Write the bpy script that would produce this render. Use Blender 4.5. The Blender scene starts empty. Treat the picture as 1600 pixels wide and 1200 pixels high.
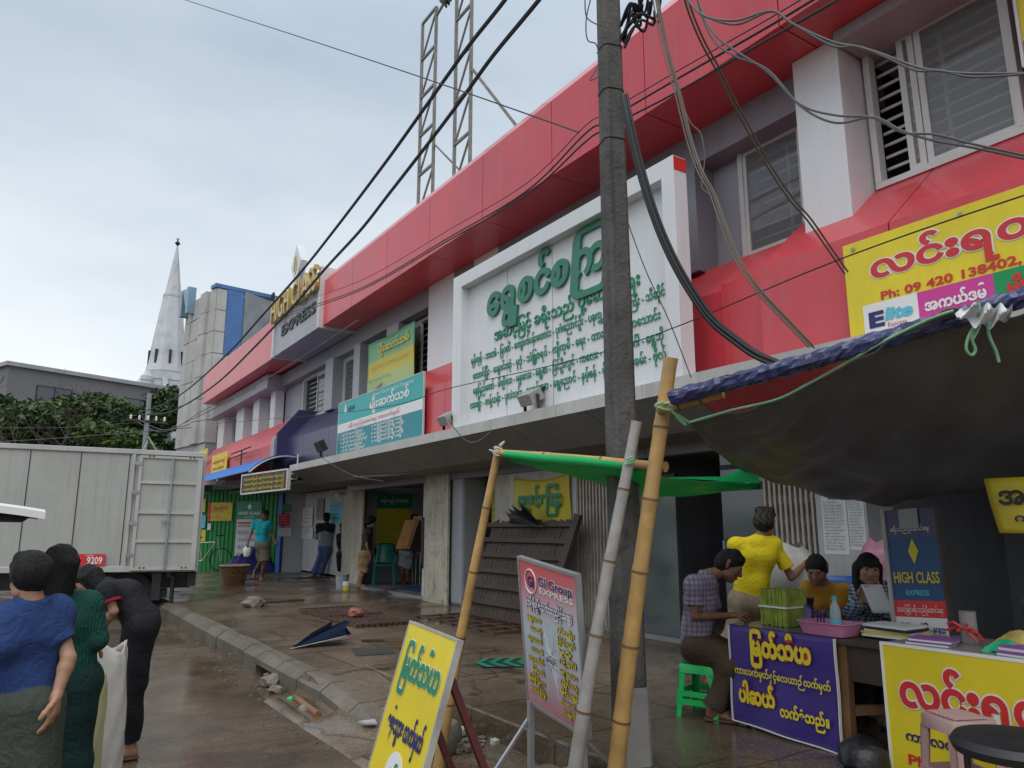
import bpy, bmesh, math, random
import numpy as np
from math import sin, cos, pi, radians, atan, tan, sqrt
from mathutils import Vector, Matrix

random.seed(7)
SC = bpy.context.scene
COL = SC.collection
V = Vector

# ------------------------------------------------------------------ camera
FPX, CAMZ = 1164.0, 1.4                       # focal length in photo pixels (1600 wide), eye height
PITCH = atan(226 / FPX)
YAW = atan(780 / (FPX / cos(PITCH)))
cam = bpy.data.cameras.new('camera')
cam.sensor_width = 36.0
cam.lens = 36.0 * FPX / 1600
cam.clip_start, cam.clip_end = 0.05, 2000
cam_ob = bpy.data.objects.new('camera', cam)
COL.objects.link(cam_ob)
cam_ob.location = (0, 0, CAMZ)
cam_ob.rotation_euler = (pi / 2 + PITCH, 0, -YAW)
SC.camera = cam_ob

# ------------------------------------------------------------------ sky, sun, exposure
SUN_EL, SUN_AZ = radians(58), radians(222)    # azimuth clockwise from +Y: light comes from behind the camera, left
w = bpy.data.worlds.new('World'); SC.world = w; w.use_nodes = True
nt = w.node_tree; N = nt.nodes; Lk = nt.links
bg = N['Background']
sky = N.new('ShaderNodeTexSky'); sky.sky_type = 'NISHITA'; sky.sun_disc = False
sky.sun_elevation = SUN_EL; sky.sun_rotation = SUN_AZ; sky.air_density = 1.0; sky.dust_density = 3.0
tc = N.new('ShaderNodeTexCoord')
mp = N.new('ShaderNodeMapping'); mp.inputs['Scale'].default_value = (1.0, 1.0, 2.6)
nz = N.new('ShaderNodeTexNoise'); nz.inputs['Scale'].default_value = 1.7; nz.inputs['Detail'].default_value = 5; nz.inputs['Roughness'].default_value = 0.5
rp = N.new('ShaderNodeValToRGB')
rp.color_ramp.elements[0].position = 0.32; rp.color_ramp.elements[0].color = (4.6, 5.4, 6.2, 1)
rp.color_ramp.elements[1].position = 0.68; rp.color_ramp.elements[1].color = (6.9, 7.4, 7.7, 1)
sep = N.new('ShaderNodeSeparateXYZ')
rz = N.new('ShaderNodeValToRGB')
rz.color_ramp.elements[0].position = 0.02; rz.color_ramp.elements[0].color = (1.3, 1.25, 1.2, 1)
rz.color_ramp.elements[1].position = 0.55; rz.color_ramp.elements[1].color = (0.80, 0.83, 0.87, 1)
e = rz.color_ramp.elements.new(0.9); e.color = (1.25, 1.25, 1.25, 1)
mul = N.new('ShaderNodeMix'); mul.data_type = 'RGBA'; mul.blend_type = 'MULTIPLY'; mul.inputs['Factor'].default_value = 1
mix = N.new('ShaderNodeMix'); mix.data_type = 'RGBA'; mix.inputs['Factor'].default_value = 0.88
Lk.new(tc.outputs['Generated'], mp.inputs['Vector']); Lk.new(mp.outputs[0], nz.inputs['Vector'])
Lk.new(nz.outputs[0], rp.inputs[0]); Lk.new(tc.outputs['Generated'], sep.inputs[0]); Lk.new(sep.outputs['Z'], rz.inputs[0])
Lk.new(rp.outputs[0], mul.inputs['A']); Lk.new(rz.outputs[0], mul.inputs['B'])
Lk.new(sky.outputs[0], mix.inputs['A']); Lk.new(mul.outputs['Result'], mix.inputs['B'])
Lk.new(mix.outputs['Result'], bg.inputs['Color'])
bg.inputs['Strength'].default_value = 0.085
sun = bpy.data.lights.new('sun', 'SUN'); sun.energy = 1.1; sun.angle = radians(60); sun.color = (1.0, 0.97, 0.93)
sun_ob = bpy.data.objects.new('sun', sun); COL.objects.link(sun_ob)
sd = V((sin(SUN_AZ) * cos(SUN_EL), cos(SUN_AZ) * cos(SUN_EL), sin(SUN_EL)))   # towards the sun
sun_ob.rotation_euler = sd.to_track_quat('Z', 'Y').to_euler()
SC.view_settings.view_transform = 'Standard'; SC.view_settings.look = 'None'
SC.view_settings.exposure = 0.62; SC.view_settings.gamma = 1
SC.cycles.max_bounces = 6; SC.cycles.caustics_reflective = False; SC.cycles.caustics_refractive = False
SC.cycles.use_denoising = True

# ------------------------------------------------------------------ placing things: a sight line cut with a real plane
_f = V((sin(YAW) * cos(PITCH), cos(YAW) * cos(PITCH), sin(PITCH)))
_r = V((cos(YAW), -sin(YAW), 0)); _u = _r.cross(_f)
CR = V((cos(YAW), -sin(YAW), 0)); CD = V((sin(YAW), cos(YAW), 0))

def at(x, y, X=None, Y=None, Z=None, D=None):
    d = _f * FPX + _r * (x - 800) + _u * (600 - y)
    if X is not None: t = X / d.x
    elif Y is not None: t = Y / d.y
    elif Z is not None: t = (Z - CAMZ) / d.z
    else: t = D / FPX
    return V((0, 0, CAMZ)) + d * t

# ------------------------------------------------------------------ materials
MATS = {}
def mat(name, col, rough=0.6, var=0.12, scale=4.0, bump=0.0, bscale=60.0, metal=0.0, spec=0.5, streak=0.0,
        spots=0.0, spotcol=(0.02, 0.02, 0.018), trans=0.0, alpha=1.0, coat=0.0, coords='Object', sss=0.0, emit=0.0):
    if name in MATS: return MATS[name]
    m = bpy.data.materials.new(name); m.use_nodes = True
    n = m.node_tree.nodes; l = m.node_tree.links
    b = n['Principled BSDF']
    b.inputs['Roughness'].default_value = rough; b.inputs['Metallic'].default_value = metal
    b.inputs['Specular IOR Level'].default_value = spec
    b.inputs['Coat Weight'].default_value = coat
    if trans: b.inputs['Transmission Weight'].default_value = trans
    if alpha < 1: b.inputs['Alpha'].default_value = alpha
    if sss: b.inputs['Subsurface Weight'].default_value = sss; b.inputs['Subsurface Radius'].default_value = (.012, .005, .003)
    c = (*col, 1)
    t = n.new('ShaderNodeTexCoord')
    cur = None
    if var > 0:
        a = n.new('ShaderNodeTexNoise'); a.inputs['Scale'].default_value = scale; a.inputs['Detail'].default_value = 6; a.inputs['Roughness'].default_value = 0.62
        l.new(t.outputs[coords], a.inputs['Vector'])
        r = n.new('ShaderNodeValToRGB')
        r.color_ramp.elements[0].position = 0.28; r.color_ramp.elements[1].position = 0.72
        lo = tuple(x * (1 - var * 1.5) for x in col); hi = tuple(min(1, x * (1 + var)) for x in col)
        r.color_ramp.elements[0].color = (*lo, 1); r.color_ramp.elements[1].color = (*hi, 1)
        l.new(a.outputs[0], r.inputs[0]); cur = r.outputs[0]
        mr = n.new('ShaderNodeMapRange'); mr.inputs['To Min'].default_value = max(0, rough - .1); mr.inputs['To Max'].default_value = min(1, rough + .12)
        l.new(a.outputs[0], mr.inputs[0]); l.new(mr.outputs[0], b.inputs['Roughness'])
    def over(fac_socket, colr, cur):
        mx = n.new('ShaderNodeMix'); mx.data_type = 'RGBA'
        if cur is not None: l.new(cur, mx.inputs['A'])
        else: mx.inputs['A'].default_value = c
        mx.inputs['B'].default_value = (*colr, 1)
        l.new(fac_socket, mx.inputs['Factor']); return mx.outputs['Result']
    if streak > 0:
        mpn = n.new('ShaderNodeMapping'); mpn.inputs['Scale'].default_value = (7, 7, 0.35)
        l.new(t.outputs[coords], mpn.inputs['Vector'])
        a2 = n.new('ShaderNodeTexNoise'); a2.inputs['Scale'].default_value = 1.6; a2.inputs['Detail'].default_value = 5; a2.inputs['Roughness'].default_value = .7
        l.new(mpn.outputs[0], a2.inputs['Vector'])
        m2 = n.new('ShaderNodeMapRange'); m2.inputs['From Min'].default_value = .5; m2.inputs['From Max'].default_value = .8; m2.inputs['To Max'].default_value = streak
        l.new(a2.outputs[0], m2.inputs[0]); cur = over(m2.outputs[0], spotcol, cur)
    if spots > 0:
        a3 = n.new('ShaderNodeTexNoise'); a3.inputs['Scale'].default_value = scale * 4.2; a3.inputs['Detail'].default_value = 8; a3.inputs['Roughness'].default_value = .75
        l.new(t.outputs[coords], a3.inputs['Vector'])
        m3 = n.new('ShaderNodeMapRange'); m3.inputs['From Min'].default_value = .52; m3.inputs['From Max'].default_value = .68; m3.inputs['To Max'].default_value = spots
        l.new(a3.outputs[0], m3.inputs[0]); cur = over(m3.outputs[0], spotcol, cur)
    if cur is not None: l.new(cur, b.inputs['Base Color'])
    else: b.inputs['Base Color'].default_value = c
    if emit:
        b.inputs['Emission Color'].default_value = c; b.inputs['Emission Strength'].default_value = emit
    if bump > 0:
        a4 = n.new('ShaderNodeTexNoise'); a4.inputs['Scale'].default_value = bscale; a4.inputs['Detail'].default_value = 5
        l.new(t.outputs[coords], a4.inputs['Vector'])
        bp = n.new('ShaderNodeBump'); bp.inputs['Strength'].default_value = bump; bp.inputs['Distance'].default_value = 0.01
        l.new(a4.outputs[0], bp.inputs['Height']); l.new(bp.outputs[0], b.inputs['Normal'])
    MATS[name] = m
    return m

def translucent(m, col, fac):
    """thin sheet that lets part of the daylight through"""
    n, l, b = m.node_tree.nodes, m.node_tree.links, m.node_tree.nodes['Principled BSDF']
    t = n.new('ShaderNodeBsdfTranslucent'); t.inputs['Color'].default_value = (*col, 1); x = n.new('ShaderNodeMixShader'); x.inputs[0].default_value = fac
    l.new(b.outputs[0], x.inputs[1]); l.new(t.outputs[0], x.inputs[2]); l.new(x.outputs[0], n['Material Output'].inputs['Surface']); return m

def nodes_of(m):
    return m.node_tree.nodes, m.node_tree.links, m.node_tree.nodes['Principled BSDF']

# ------------------------------------------------------------------ objects
WM = {}
def tag(o, label=None, cat=None, group=None, kind=None):
    if label: o['label'] = label
    if cat: o['category'] = cat
    if group: o['group'] = group
    if kind: o['kind'] = kind
    return o

def thing(name, label, cat, loc=(0, 0, 0), rotz=0.0, group=None):
    o = bpy.data.objects.new(name, None); COL.objects.link(o)
    o.empty_display_size = 0.1
    o.location = loc; o.rotation_euler = (0, 0, rotz)
    WM[o] = Matrix.Translation(V(loc)) @ Matrix.Rotation(rotz, 4, 'Z')
    return tag(o, label, cat, group)

class MB:
    """collects shapes for ONE mesh object"""
    def __init__(s): s.v = []; s.f = []; s.mi = []
    def add(s, vs, fs, mi=0):
        o = len(s.v); s.v.extend([tuple(x) for x in vs]); s.f.extend([tuple(i + o for i in f) for f in fs]); s.mi.extend([mi] * len(fs)); return s
    def box(s, x0, x1, y0, y1, z0, z1, mi=0):
        vs = [(x, y, z) for x in (x0, x1) for y in (y0, y1) for z in (z0, z1)]
        return s.add(vs, [(0, 1, 3, 2), (4, 6, 7, 5), (0, 4, 5, 1), (2, 3, 7, 6), (0, 2, 6, 4), (1, 5, 7, 3)], mi)
    def obox(s, c, ax, ay, az, mi=0):
        c, ax, ay, az = V(c), V(ax), V(ay), V(az)
        vs = [c + ax * i + ay * j + az * k for i in (-1, 1) for j in (-1, 1) for k in (-1, 1)]
        return s.add(vs, [(0, 1, 3, 2), (4, 6, 7, 5), (0, 4, 5, 1), (2, 3, 7, 6), (0, 2, 6, 4), (1, 5, 7, 3)], mi)
    def bar(s, a, b, w, h, up=(0, 0, 1), mi=0):
        a, b = V(a), V(b); d = (b - a); L = d.length; d.normalize(); up = V(up)
        if abs(d.dot(up)) > .98: up = V((0, 1, 0))
        x = d.cross(up).normalized(); y = x.cross(d)
        return s.obox((a + b) / 2, d * L / 2, x * w / 2, y * h / 2, mi)
    def tube(s, pts, r, n=8, mi=0, cap=True):
        pts = [V(p) for p in pts]; m = len(pts)
        rs = r if isinstance(r, (list, tuple)) else [r] * m
        ref = V((0, 0, 1)); rings = []; prev = None
        for i in range(m):
            d = (pts[min(i + 1, m - 1)] - pts[max(i - 1, 0)])
            if d.length < 1e-9: d = V((0, 0, 1))
            d.normalize()
            if prev is None:
                x = d.cross(ref if abs(d.z) < .95 else V((1, 0, 0))).normalized()
            else:
                x = prev - d * prev.dot(d)
                x = x.normalized() if x.length > 1e-6 else d.orthogonal().normalized()
            prev = x; y = d.cross(x)
            rings.append([pts[i] + (x * cos(2 * pi * k / n) + y * sin(2 * pi * k / n)) * rs[i] for k in range(n)])
        vs = [p for R in rings for p in R]; fs = []
        for i in range(m - 1):
            for k in range(n):
                fs.append((i * n + k, i * n + (k + 1) % n, (i + 1) * n + (k + 1) % n, (i + 1) * n + k))
        if cap: fs.append(tuple(range(n - 1, -1, -1))); fs.append(tuple((m - 1) * n + k for k in range(n)))
        return s.add(vs, fs, mi)
    def lathe(s, c, prof, n=16, mi=0, axis=(0, 0, 1), cap=True):
        c = V(c); a = V(axis).normalized(); x = a.orthogonal().normalized(); y = a.cross(x)
        vs = []; fs = []
        for (r, h) in prof:
            for k in range(n): vs.append(c + a * h + (x * cos(2 * pi * k / n) + y * sin(2 * pi * k / n)) * r)
        for i in range(len(prof) - 1):
            for k in range(n): fs.append((i * n + k, i * n + (k + 1) % n, (i + 1) * n + (k + 1) % n, (i + 1) * n + k))
        if cap: fs.append(tuple(range(n - 1, -1, -1))); fs.append(tuple((len(prof) - 1) * n + k for k in range(n)))
        return s.add(vs, fs, mi)
    def quad(s, a, b, c, d, mi=0): return s.add([a, b, c, d], [(0, 1, 2, 3)], mi)
    def prism(s, poly, off, mi=0):
        """a planar outline pushed along a vector"""
        n = len(poly); off = V(off); vs = [V(p) for p in poly] + [V(p) + off for p in poly]
        fs = [tuple(range(n)), tuple(range(2 * n - 1, n - 1, -1))] + [(i, i + n, (i + 1) % n + n, (i + 1) % n) for i in range(n)]
        return s.add(vs, fs, mi)
    def grid(s, fn, nu, nv, mi=0):
        vs = [fn(i / nu, j / nv) for j in range(nv + 1) for i in range(nu + 1)]
        fs = [(j * (nu + 1) + i, j * (nu + 1) + i + 1, (j + 1) * (nu + 1) + i + 1, (j + 1) * (nu + 1) + i) for j in range(nv) for i in range(nu)]
        return s.add(vs, fs, mi)
    def build(s, name, mats, parent=None, smooth=False, bevel=0.0, fixn=True, solid=0.0):
        me = bpy.data.meshes.new(name)
        vs = s.v
        M = WM.get(parent)
        if M is not None:
            Mi = M.inverted(); vs = [tuple(Mi @ V(p)) for p in vs]
        me.from_pydata(vs, [], s.f)
        for m in (mats if isinstance(mats, (list, tuple)) else [mats]): me.materials.append(m)
        if len(set(s.mi)) > 1: me.polygons.foreach_set('material_index', s.mi)
        if fixn:
            bm = bmesh.new(); bm.from_mesh(me); bmesh.ops.recalc_face_normals(bm, faces=bm.faces); bm.to_mesh(me); bm.free()
        if smooth: me.shade_smooth()
        me.update()
        o = bpy.data.objects.new(name, me); COL.objects.link(o)
        if parent is not None:
            o.parent = parent; WM[o] = M
        if solid:
            sm = o.modifiers.new('solid', 'SOLIDIFY'); sm.thickness = solid; sm.offset = 0
        if bevel:
            bv = o.modifiers.new('bevel', 'BEVEL'); bv.width = bevel; bv.segments = 2; bv.limit_method = 'ANGLE'
        if smooth:
            try:
                me.set_sharp_from_angle(angle=radians(50))
            except Exception: pass
        return o

def struct(o, label=None): return tag(o, label, kind='structure')

def copy_tree(o, dloc, label=None, parent=None):
    c = o.copy(); COL.objects.link(c)
    if parent is not None: c.parent = parent
    else: c.location = V(o.location) + V(dloc)
    if label: c['label'] = label
    for ch in list(o.children): copy_tree(ch, dloc, None, c)
    return c

# ------------------------------------------------------------------ lettering (Burmese is stacked by hand: the built-in font has the letters, not the shaping)
_GL = {}
def glyph(ch, bold, ext):
    k = (ch, round(bold, 3), round(ext, 3))
    if k in _GL: return _GL[k]
    if ch == ' ':
        _GL[k] = (np.zeros((0, 3)), [], .3); return _GL[k]
    def mk(s):
        c = bpy.data.curves.new('g', 'FONT'); c.body = s; c.offset = bold; c.extrude = ext; c.resolution_u = 3
        o = bpy.data.objects.new('g', c); COL.objects.link(o); return o
    a, b, c = mk(ch), mk('|' + ch + '|'), mk('||')
    dg = bpy.context.evaluated_depsgraph_get(); dg.update()
    me = bpy.data.meshes.new_from_object(a.evaluated_get(dg))
    vs = np.array([v.co[:] for v in me.vertices]) if len(me.vertices) else np.zeros((0, 3))
    fs = [tuple(p.vertices) for p in me.polygons]
    w1 = max(q[0] for q in b.evaluated_get(dg).bound_box); w0 = max(q[0] for q in c.evaluated_get(dg).bound_box)
    for o in (a, b, c):
        cu = o.data; bpy.data.objects.remove(o); bpy.data.curves.remove(cu)
    bpy.data.meshes.remove(me)
    _GL[k] = (vs, fs, w1 - w0); return _GL[k]

def layout(s):
    """[(char, x, y, sx, sy)] and the total width, in em"""
    out = []; x = 0.0; i = 0; n = len(s)
    def adv(ch): return glyph(ch, 0, 0)[2]
    while i < n:
        ch = s[i]; o = ord(ch)
        if not (0x1000 <= o <= 0x104F):
            out.append((ch, x, 0, 1, 1)); x += adv(ch); i += 1; continue
        marks = []; sub = None; j = i + 1
        while j < n:
            q = ord(s[j])
            if q == 0x1039 and j + 1 < n: sub = s[j + 1]; j += 2; continue
            if 0x102B <= q <= 0x103E and q not in (): marks.append(s[j]); j += 1; continue
            break
        if '\u1031' in marks: out.append(('\u1031', x, 0, 1, 1)); x += adv('\u1031')
        if '\u103c' in marks:
            wdt = adv(ch); sx = 1.0 if wdt < .8 else 1.62
            out.append(('\u103c', x, 0, sx, 1)); x += .14
        out.append((ch, x, 0, 1, 1)); x += adv(ch); xe = x
        if '\u103c' in marks: x += .06
        low = 0.0
        if ch in '\u101b\u1014\u100a': low = .30
        if sub: out.append((sub, xe - .56 * adv(sub) - .1, -.42, .56, .5)); low = .3
        dx = 0
        for m_ in marks:
            if m_ in '\u1031\u103c': continue
            if m_ == '\u103d': out.append((m_, xe, 0, 1, 1)); dx = .34
            elif m_ == '\u103e': out.append((m_, xe + dx, 0, 1, 1)); low = max(low, .2)
            elif m_ in '\u102f\u1030': out.append((m_, xe + low + (.14 if dx else 0), 0, 1, 1))
            elif m_ == '\u1037': out.append((m_, xe + (.26 if (low or '\u102f' in marks) else 0), 0, 1, 1))
            elif m_ in '\u102b\u102c\u1038\u103b':
                out.append((m_, x, 0, 1, 1)); x += adv(m_)
                if m_ == '\u103b': xe = x - .05
            elif m_ == '\u1036' and '\u102d' in marks: out.append((m_, xe + .2, .05, .8, .8))
            elif m_ == '\u103a' and '\u102c' in marks: out.append((m_, x, 0, 1, 1))
            else: out.append((m_, xe, 0, 1, 1))
        x += max(0, low - .2) * .6
        i = j
    return out, x

def lettering(s, org, right, up, size, m, parent=None, bold=0.0, ext=0.0, width=None, align='L', name='lettering', lift=0.003, mb=None, mi=0, slant=0.0):
    lay, wd = layout(s)
    org, right, up = V(org), V(right).normalized(), V(up).normalized(); nrm = right.cross(up)
    sx = size if width is None else width / wd
    x0 = {'L': 0, 'C': -wd / 2, 'R': -wd}[align]
    b = mb if mb is not None else MB()
    R_, U_, N_ = np.array(right), np.array(up), np.array(nrm); O_ = np.array(org + nrm * lift)
    for gi, (ch, gx, gy, ax, ay) in enumerate(lay):
        vs, fs, _ = glyph(ch, bold, ext)
        if len(vs) == 0: continue
        px = ((vs[:, 0] * ax + gx + x0) + slant * vs[:, 1]) * sx; py = (vs[:, 1] * ay + gy) * size
        P = O_ + px[:, None] * R_ + py[:, None] * U_ + ((vs[:, 2] + ext) * size + .0004 * (gi % 5))[:, None] * N_
        b.add(P, fs, mi)
    if mb is not None: return wd * sx
    return b.build(name, m, parent, fixn=False)

class Board:
    """a flat board in space: origin bottom-left, right and up directions as its reader sees it"""
    def __init__(s, org, right, up, w, h):
        s.o, s.r, s.u = V(org), V(right).normalized(), V(up).normalized(); s.w, s.h = w, h; s.n = s.r.cross(s.u)
    def p(s, a, b, off=0): return s.o + s.r * (a * s.w) + s.u * (b * s.h) + s.n * off
    def rect(s, mb, a0, b0, a1, b1, off, th=.002, mi=0):
        return mb.prism([s.p(a0, b0, off), s.p(a1, b0, off), s.p(a1, b1, off), s.p(a0, b1, off)], s.n * -th, mi)
    def text(s, t, a, b, size, m, parent, width=None, align='L', bold=0.0, ext=0.0, off=.004, mb=None, mi=0, slant=0.0, name='lettering'):
        return lettering(t, s.p(a, b, off), s.r, s.u, size * s.h, m, parent, bold, ext, None if width is None else width * s.w, align, name, 0, mb, mi, slant)
    def frame(s, mb, t, d, off=0, mi=0):
        """a border of square section standing round the board"""
        tw, th = t / s.w, t / s.h
        for (a0, b0, a1, b1) in ((-tw, -th, 1 + tw, 0), (-tw, 1, 1 + tw, 1 + th), (-tw, 0, 0, 1), (1, 0, 1 + tw, 1)):
            s.rect(mb, a0, b0, a1, b1, off, d, mi)
        return mb
# ================================================================== materials of the place
M = {}
M['concrete'] = mat('concrete', (.36, .355, .34), .8, .18, 1.6, .25, 40, streak=.35, spotcol=(.10, .10, .09))
M['grey_panel'] = mat('grey_panel', (.36, .365, .40), .42, .10, .8, 0, streak=.18, spotcol=(.16, .16, .17))
M['dark_panel'] = mat('dark_panel', (.25, .25, .28), .4, .12, .7, 0, streak=.2, spotcol=(.08, .08, .09))
M['white_panel'] = mat('white_panel', (.72, .73, .75), .38, .06, .7, .1, 1.3, streak=.2, spotcol=(.36, .36, .35))
M['red_panel'] = mat('red_panel', (.64, .060, .078), .36, .16, .45, .35, 1.1, streak=.55, spotcol=(.40, .14, .15), coat=.2)
M['red_sky_sheen'] = mat('red_sky_sheen', (.66, .16, .18), .3, .12, .6, 0, streak=.2, spotcol=(.5, .3, .3), coat=.3)  # panel red made paler: sky reflection on the sloped coping put into the colour
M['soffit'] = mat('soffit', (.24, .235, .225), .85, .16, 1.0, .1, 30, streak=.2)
M['navy_panel'] = mat('navy_panel', (.055, .05, .12), .35, .12, .7)
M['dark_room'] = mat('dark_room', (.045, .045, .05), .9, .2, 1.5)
M['room_wall'] = mat('room_wall', (.34, .34, .36), .85, .12, 1.2, streak=.2)
M['white_wall'] = mat('white_wall', (.55, .55, .54), .8, .12, 1.3, streak=.35, spotcol=(.22, .2, .17))
M['old_paint'] = mat('old_paint', (.56, .51, .42), .75, .16, 2.2, .3, 30, streak=.5, spots=.75, spotcol=(.12, .09, .065))
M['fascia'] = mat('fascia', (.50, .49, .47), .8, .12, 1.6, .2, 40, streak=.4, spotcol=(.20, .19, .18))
M['frame_white'] = mat('frame_white', (.62, .62, .60), .45, .08, 2)
M['metal_grey'] = mat('metal_grey', (.33, .34, .35), .38, .12, 5, metal=.7)
M['rust'] = mat('rust', (.085, .045, .032), .85, .35, 6, .3, 60, spots=.4, spotcol=(.05, .03, .025))
M['glass'] = mat('glass', (.05, .06, .065), .04, 0, spec=1.0, coat=.6)
M['glass_door'] = mat('glass_door', (.085, .105, .105), .08, .05, 1, spec=.8)
M['black'] = mat('black', (.018, .018, .02), .5, .2, 5)
M['yellow'] = mat('yellow', (.78, .62, .025), .42, .08, 2, .12, 5, streak=.16, spotcol=(.38, .30, .05))
M['yellow_dull'] = mat('yellow_dull', (.62, .50, .03), .5, .10, 1.5, .4, 6)
M['white'] = mat('white', (.78, .78, .77), .5, .04, 2)
M['red_ink'] = mat('red_ink', (.62, .03, .03), .45, .04, 3)
M['green_ink'] = mat('green_ink', (.01, .24, .12), .45, .05, 3)
M['green_letter'] = mat('green_letter', (.03, .20, .125), .4, .08, 3)
M['navy_ink'] = mat('navy_ink', (.02, .02, .14), .45, .04, 3)
M['black_ink'] = mat('black_ink', (.02, .02, .022), .5, 0)
M['magenta'] = mat('magenta', (.62, .045, .30), .45, .05, 2)
M['green_board'] = mat('green_board', (.01, .28, .09), .45, .05, 2)
M['teal_board'] = mat('teal_board', (.02, .40, .40), .42, .05, 2)
M['teal_dark'] = mat('teal_dark', (.01, .24, .29), .42, .05, 2)
M['sky_ink'] = mat('sky_ink', (.10, .50, .62), .45, 0)
M['purple_cloth'] = mat('purple_cloth', (.055, .03, .22), .36, .14, 5, .5, 7)
M['gold'] = mat('gold', (.55, .40, .14), .35, .15, 5, metal=.5)
M['blue_sheet'] = mat('blue_sheet', (.03, .16, .52), .42, .10, 2)
M['green_sheet'] = mat('green_sheet', (.012, .21, .045), .5, .15, 2)

# ------------------------------------------------------------------ ground, road, pavement
def wet(name, c1, c2, sc, rl, rh, brick=None, stretch=(1, 1, 1), rot=0.0, streakfac=0.0):
    m = bpy.data.materials.new(name); m.use_nodes = True; n, l, b = nodes_of(m)
    t = n.new('ShaderNodeTexCoord'); mpn = n.new('ShaderNodeMapping'); mpn.inputs['Scale'].default_value = stretch; mpn.inputs['Rotation'].default_value = (0, 0, rot)
    l.new(t.outputs['Object'], mpn.inputs['Vector'])
    a = n.new('ShaderNodeTexNoise'); a.inputs['Scale'].default_value = sc; a.inputs['Detail'].default_value = 9; a.inputs['Roughness'].default_value = .68
    l.new(mpn.outputs[0], a.inputs['Vector'])
    r = n.new('ShaderNodeValToRGB'); r.color_ramp.elements[0].position = .3; r.color_ramp.elements[1].position = .7
    r.color_ramp.elements[0].color = (*c1, 1); r.color_ramp.elements[1].color = (*c2, 1)
    l.new(a.outputs[0], r.inputs[0]); cur = r.outputs[0]
    f = n.new('ShaderNodeTexNoise'); f.inputs['Scale'].default_value = 55; f.inputs['Detail'].default_value = 6; l.new(t.outputs['Object'], f.inputs['Vector'])
    mx = n.new('ShaderNodeMix'); mx.data_type = 'RGBA'; mx.blend_type = 'MULTIPLY'; mx.inputs['Factor'].default_value = .75
    r2 = n.new('ShaderNodeValToRGB'); r2.color_ramp.elements[0].position = .35; r2.color_ramp.elements[1].position = .62
    r2.color_ramp.elements[0].color = (.45, .43, .4, 1); r2.color_ramp.elements[1].color = (1.15, 1.12, 1.1, 1)
    l.new(f.outputs[0], r2.inputs[0]); l.new(cur, mx.inputs['A']); l.new(r2.outputs[0], mx.inputs['B']); cur = mx.outputs['Result']
    h = f.outputs[0]
    if brick:
        bk = n.new('ShaderNodeTexBrick'); bk.offset = .5
        bk.inputs['Scale'].default_value = 1; bk.inputs['Brick Width'].default_value = brick[0]; bk.inputs['Row Height'].default_value = brick[1]
        bk.inputs['Mortar Size'].default_value = .012; bk.inputs['Mortar Smooth'].default_value = .2
        bk.inputs['Color1'].default_value = (1, 1, 1, 1); bk.inputs['Color2'].default_value = (.8, .8, .78, 1); bk.inputs['Mortar'].default_value = (.28, .26, .24, 1)
        wv = n.new('ShaderNodeTexNoise'); wv.inputs['Scale'].default_value = 1.3; l.new(t.outputs['Object'], wv.inputs['Vector'])
        ad = n.new('ShaderNodeVectorMath'); ad.operation = 'MULTIPLY_ADD'; ad.inputs[1].default_value = (.10, .10, 0); l.new(wv.outputs['Color'], ad.inputs[0]); l.new(t.outputs['Object'], ad.inputs[2])
        l.new(ad.outputs[0], bk.inputs['Vector'])
        m2 = n.new('ShaderNodeMix'); m2.data_type = 'RGBA'; m2.blend_type = 'MULTIPLY'; m2.inputs['Factor'].default_value = .8
        l.new(cur, m2.inputs['A']); l.new(bk.outputs[0], m2.inputs['B']); cur = m2.outputs['Result']
    if brick:                                       # cracks
        vo = n.new('ShaderNodeTexVoronoi'); vo.feature = 'DISTANCE_TO_EDGE'; vo.inputs['Scale'].default_value = .55
        wz = n.new('ShaderNodeTexNoise'); wz.inputs['Scale'].default_value = 2.4; wz.inputs['Detail'].default_value = 6; l.new(t.outputs['Object'], wz.inputs['Vector'])
        a5 = n.new('ShaderNodeVectorMath'); a5.operation = 'MULTIPLY_ADD'; a5.inputs[1].default_value = (.7, .7, 0); l.new(wz.outputs['Color'], a5.inputs[0]); l.new(t.outputs['Object'], a5.inputs[2]); l.new(a5.outputs[0], vo.inputs['Vector'])
        m5 = n.new('ShaderNodeMapRange'); m5.inputs['From Max'].default_value = .012; m5.inputs['To Min'].default_value = .75; m5.inputs['To Max'].default_value = 0; l.new(vo.outputs['Distance'], m5.inputs[0])
        x5 = n.new('ShaderNodeMix'); x5.data_type = 'RGBA'; l.new(m5.outputs[0], x5.inputs['Factor']); l.new(cur, x5.inputs['A']); x5.inputs['B'].default_value = (.02, .017, .014, 1); cur = x5.outputs['Result']
    if streakfac:                                   # mud drawn out along the wheel tracks
        mp3 = n.new('ShaderNodeMapping'); mp3.inputs['Rotation'].default_value = (0, 0, rot); mp3.inputs['Scale'].default_value = (.8, 3.2, 1); l.new(t.outputs['Object'], mp3.inputs['Vector'])
        s3 = n.new('ShaderNodeTexNoise'); s3.inputs['Scale'].default_value = 2.2; s3.inputs['Detail'].default_value = 7; s3.inputs['Roughness'].default_value = .72; l.new(mp3.outputs[0], s3.inputs['Vector'])
        r3 = n.new('ShaderNodeValToRGB'); r3.color_ramp.elements[0].position = .36; r3.color_ramp.elements[1].position = .66
        r3.color_ramp.elements[0].color = (.35, .33, .3, 1); r3.color_ramp.elements[1].color = (1.25, 1.2, 1.15, 1)
        m3 = n.new('ShaderNodeMix'); m3.data_type = 'RGBA'; m3.blend_type = 'MULTIPLY'; m3.inputs['Factor'].default_value = streakfac
        l.new(s3.outputs[0], r3.inputs[0]); l.new(cur, m3.inputs['A']); l.new(r3.outputs[0], m3.inputs['B']); cur = m3.outputs['Result']; h = s3.outputs[0]
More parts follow.
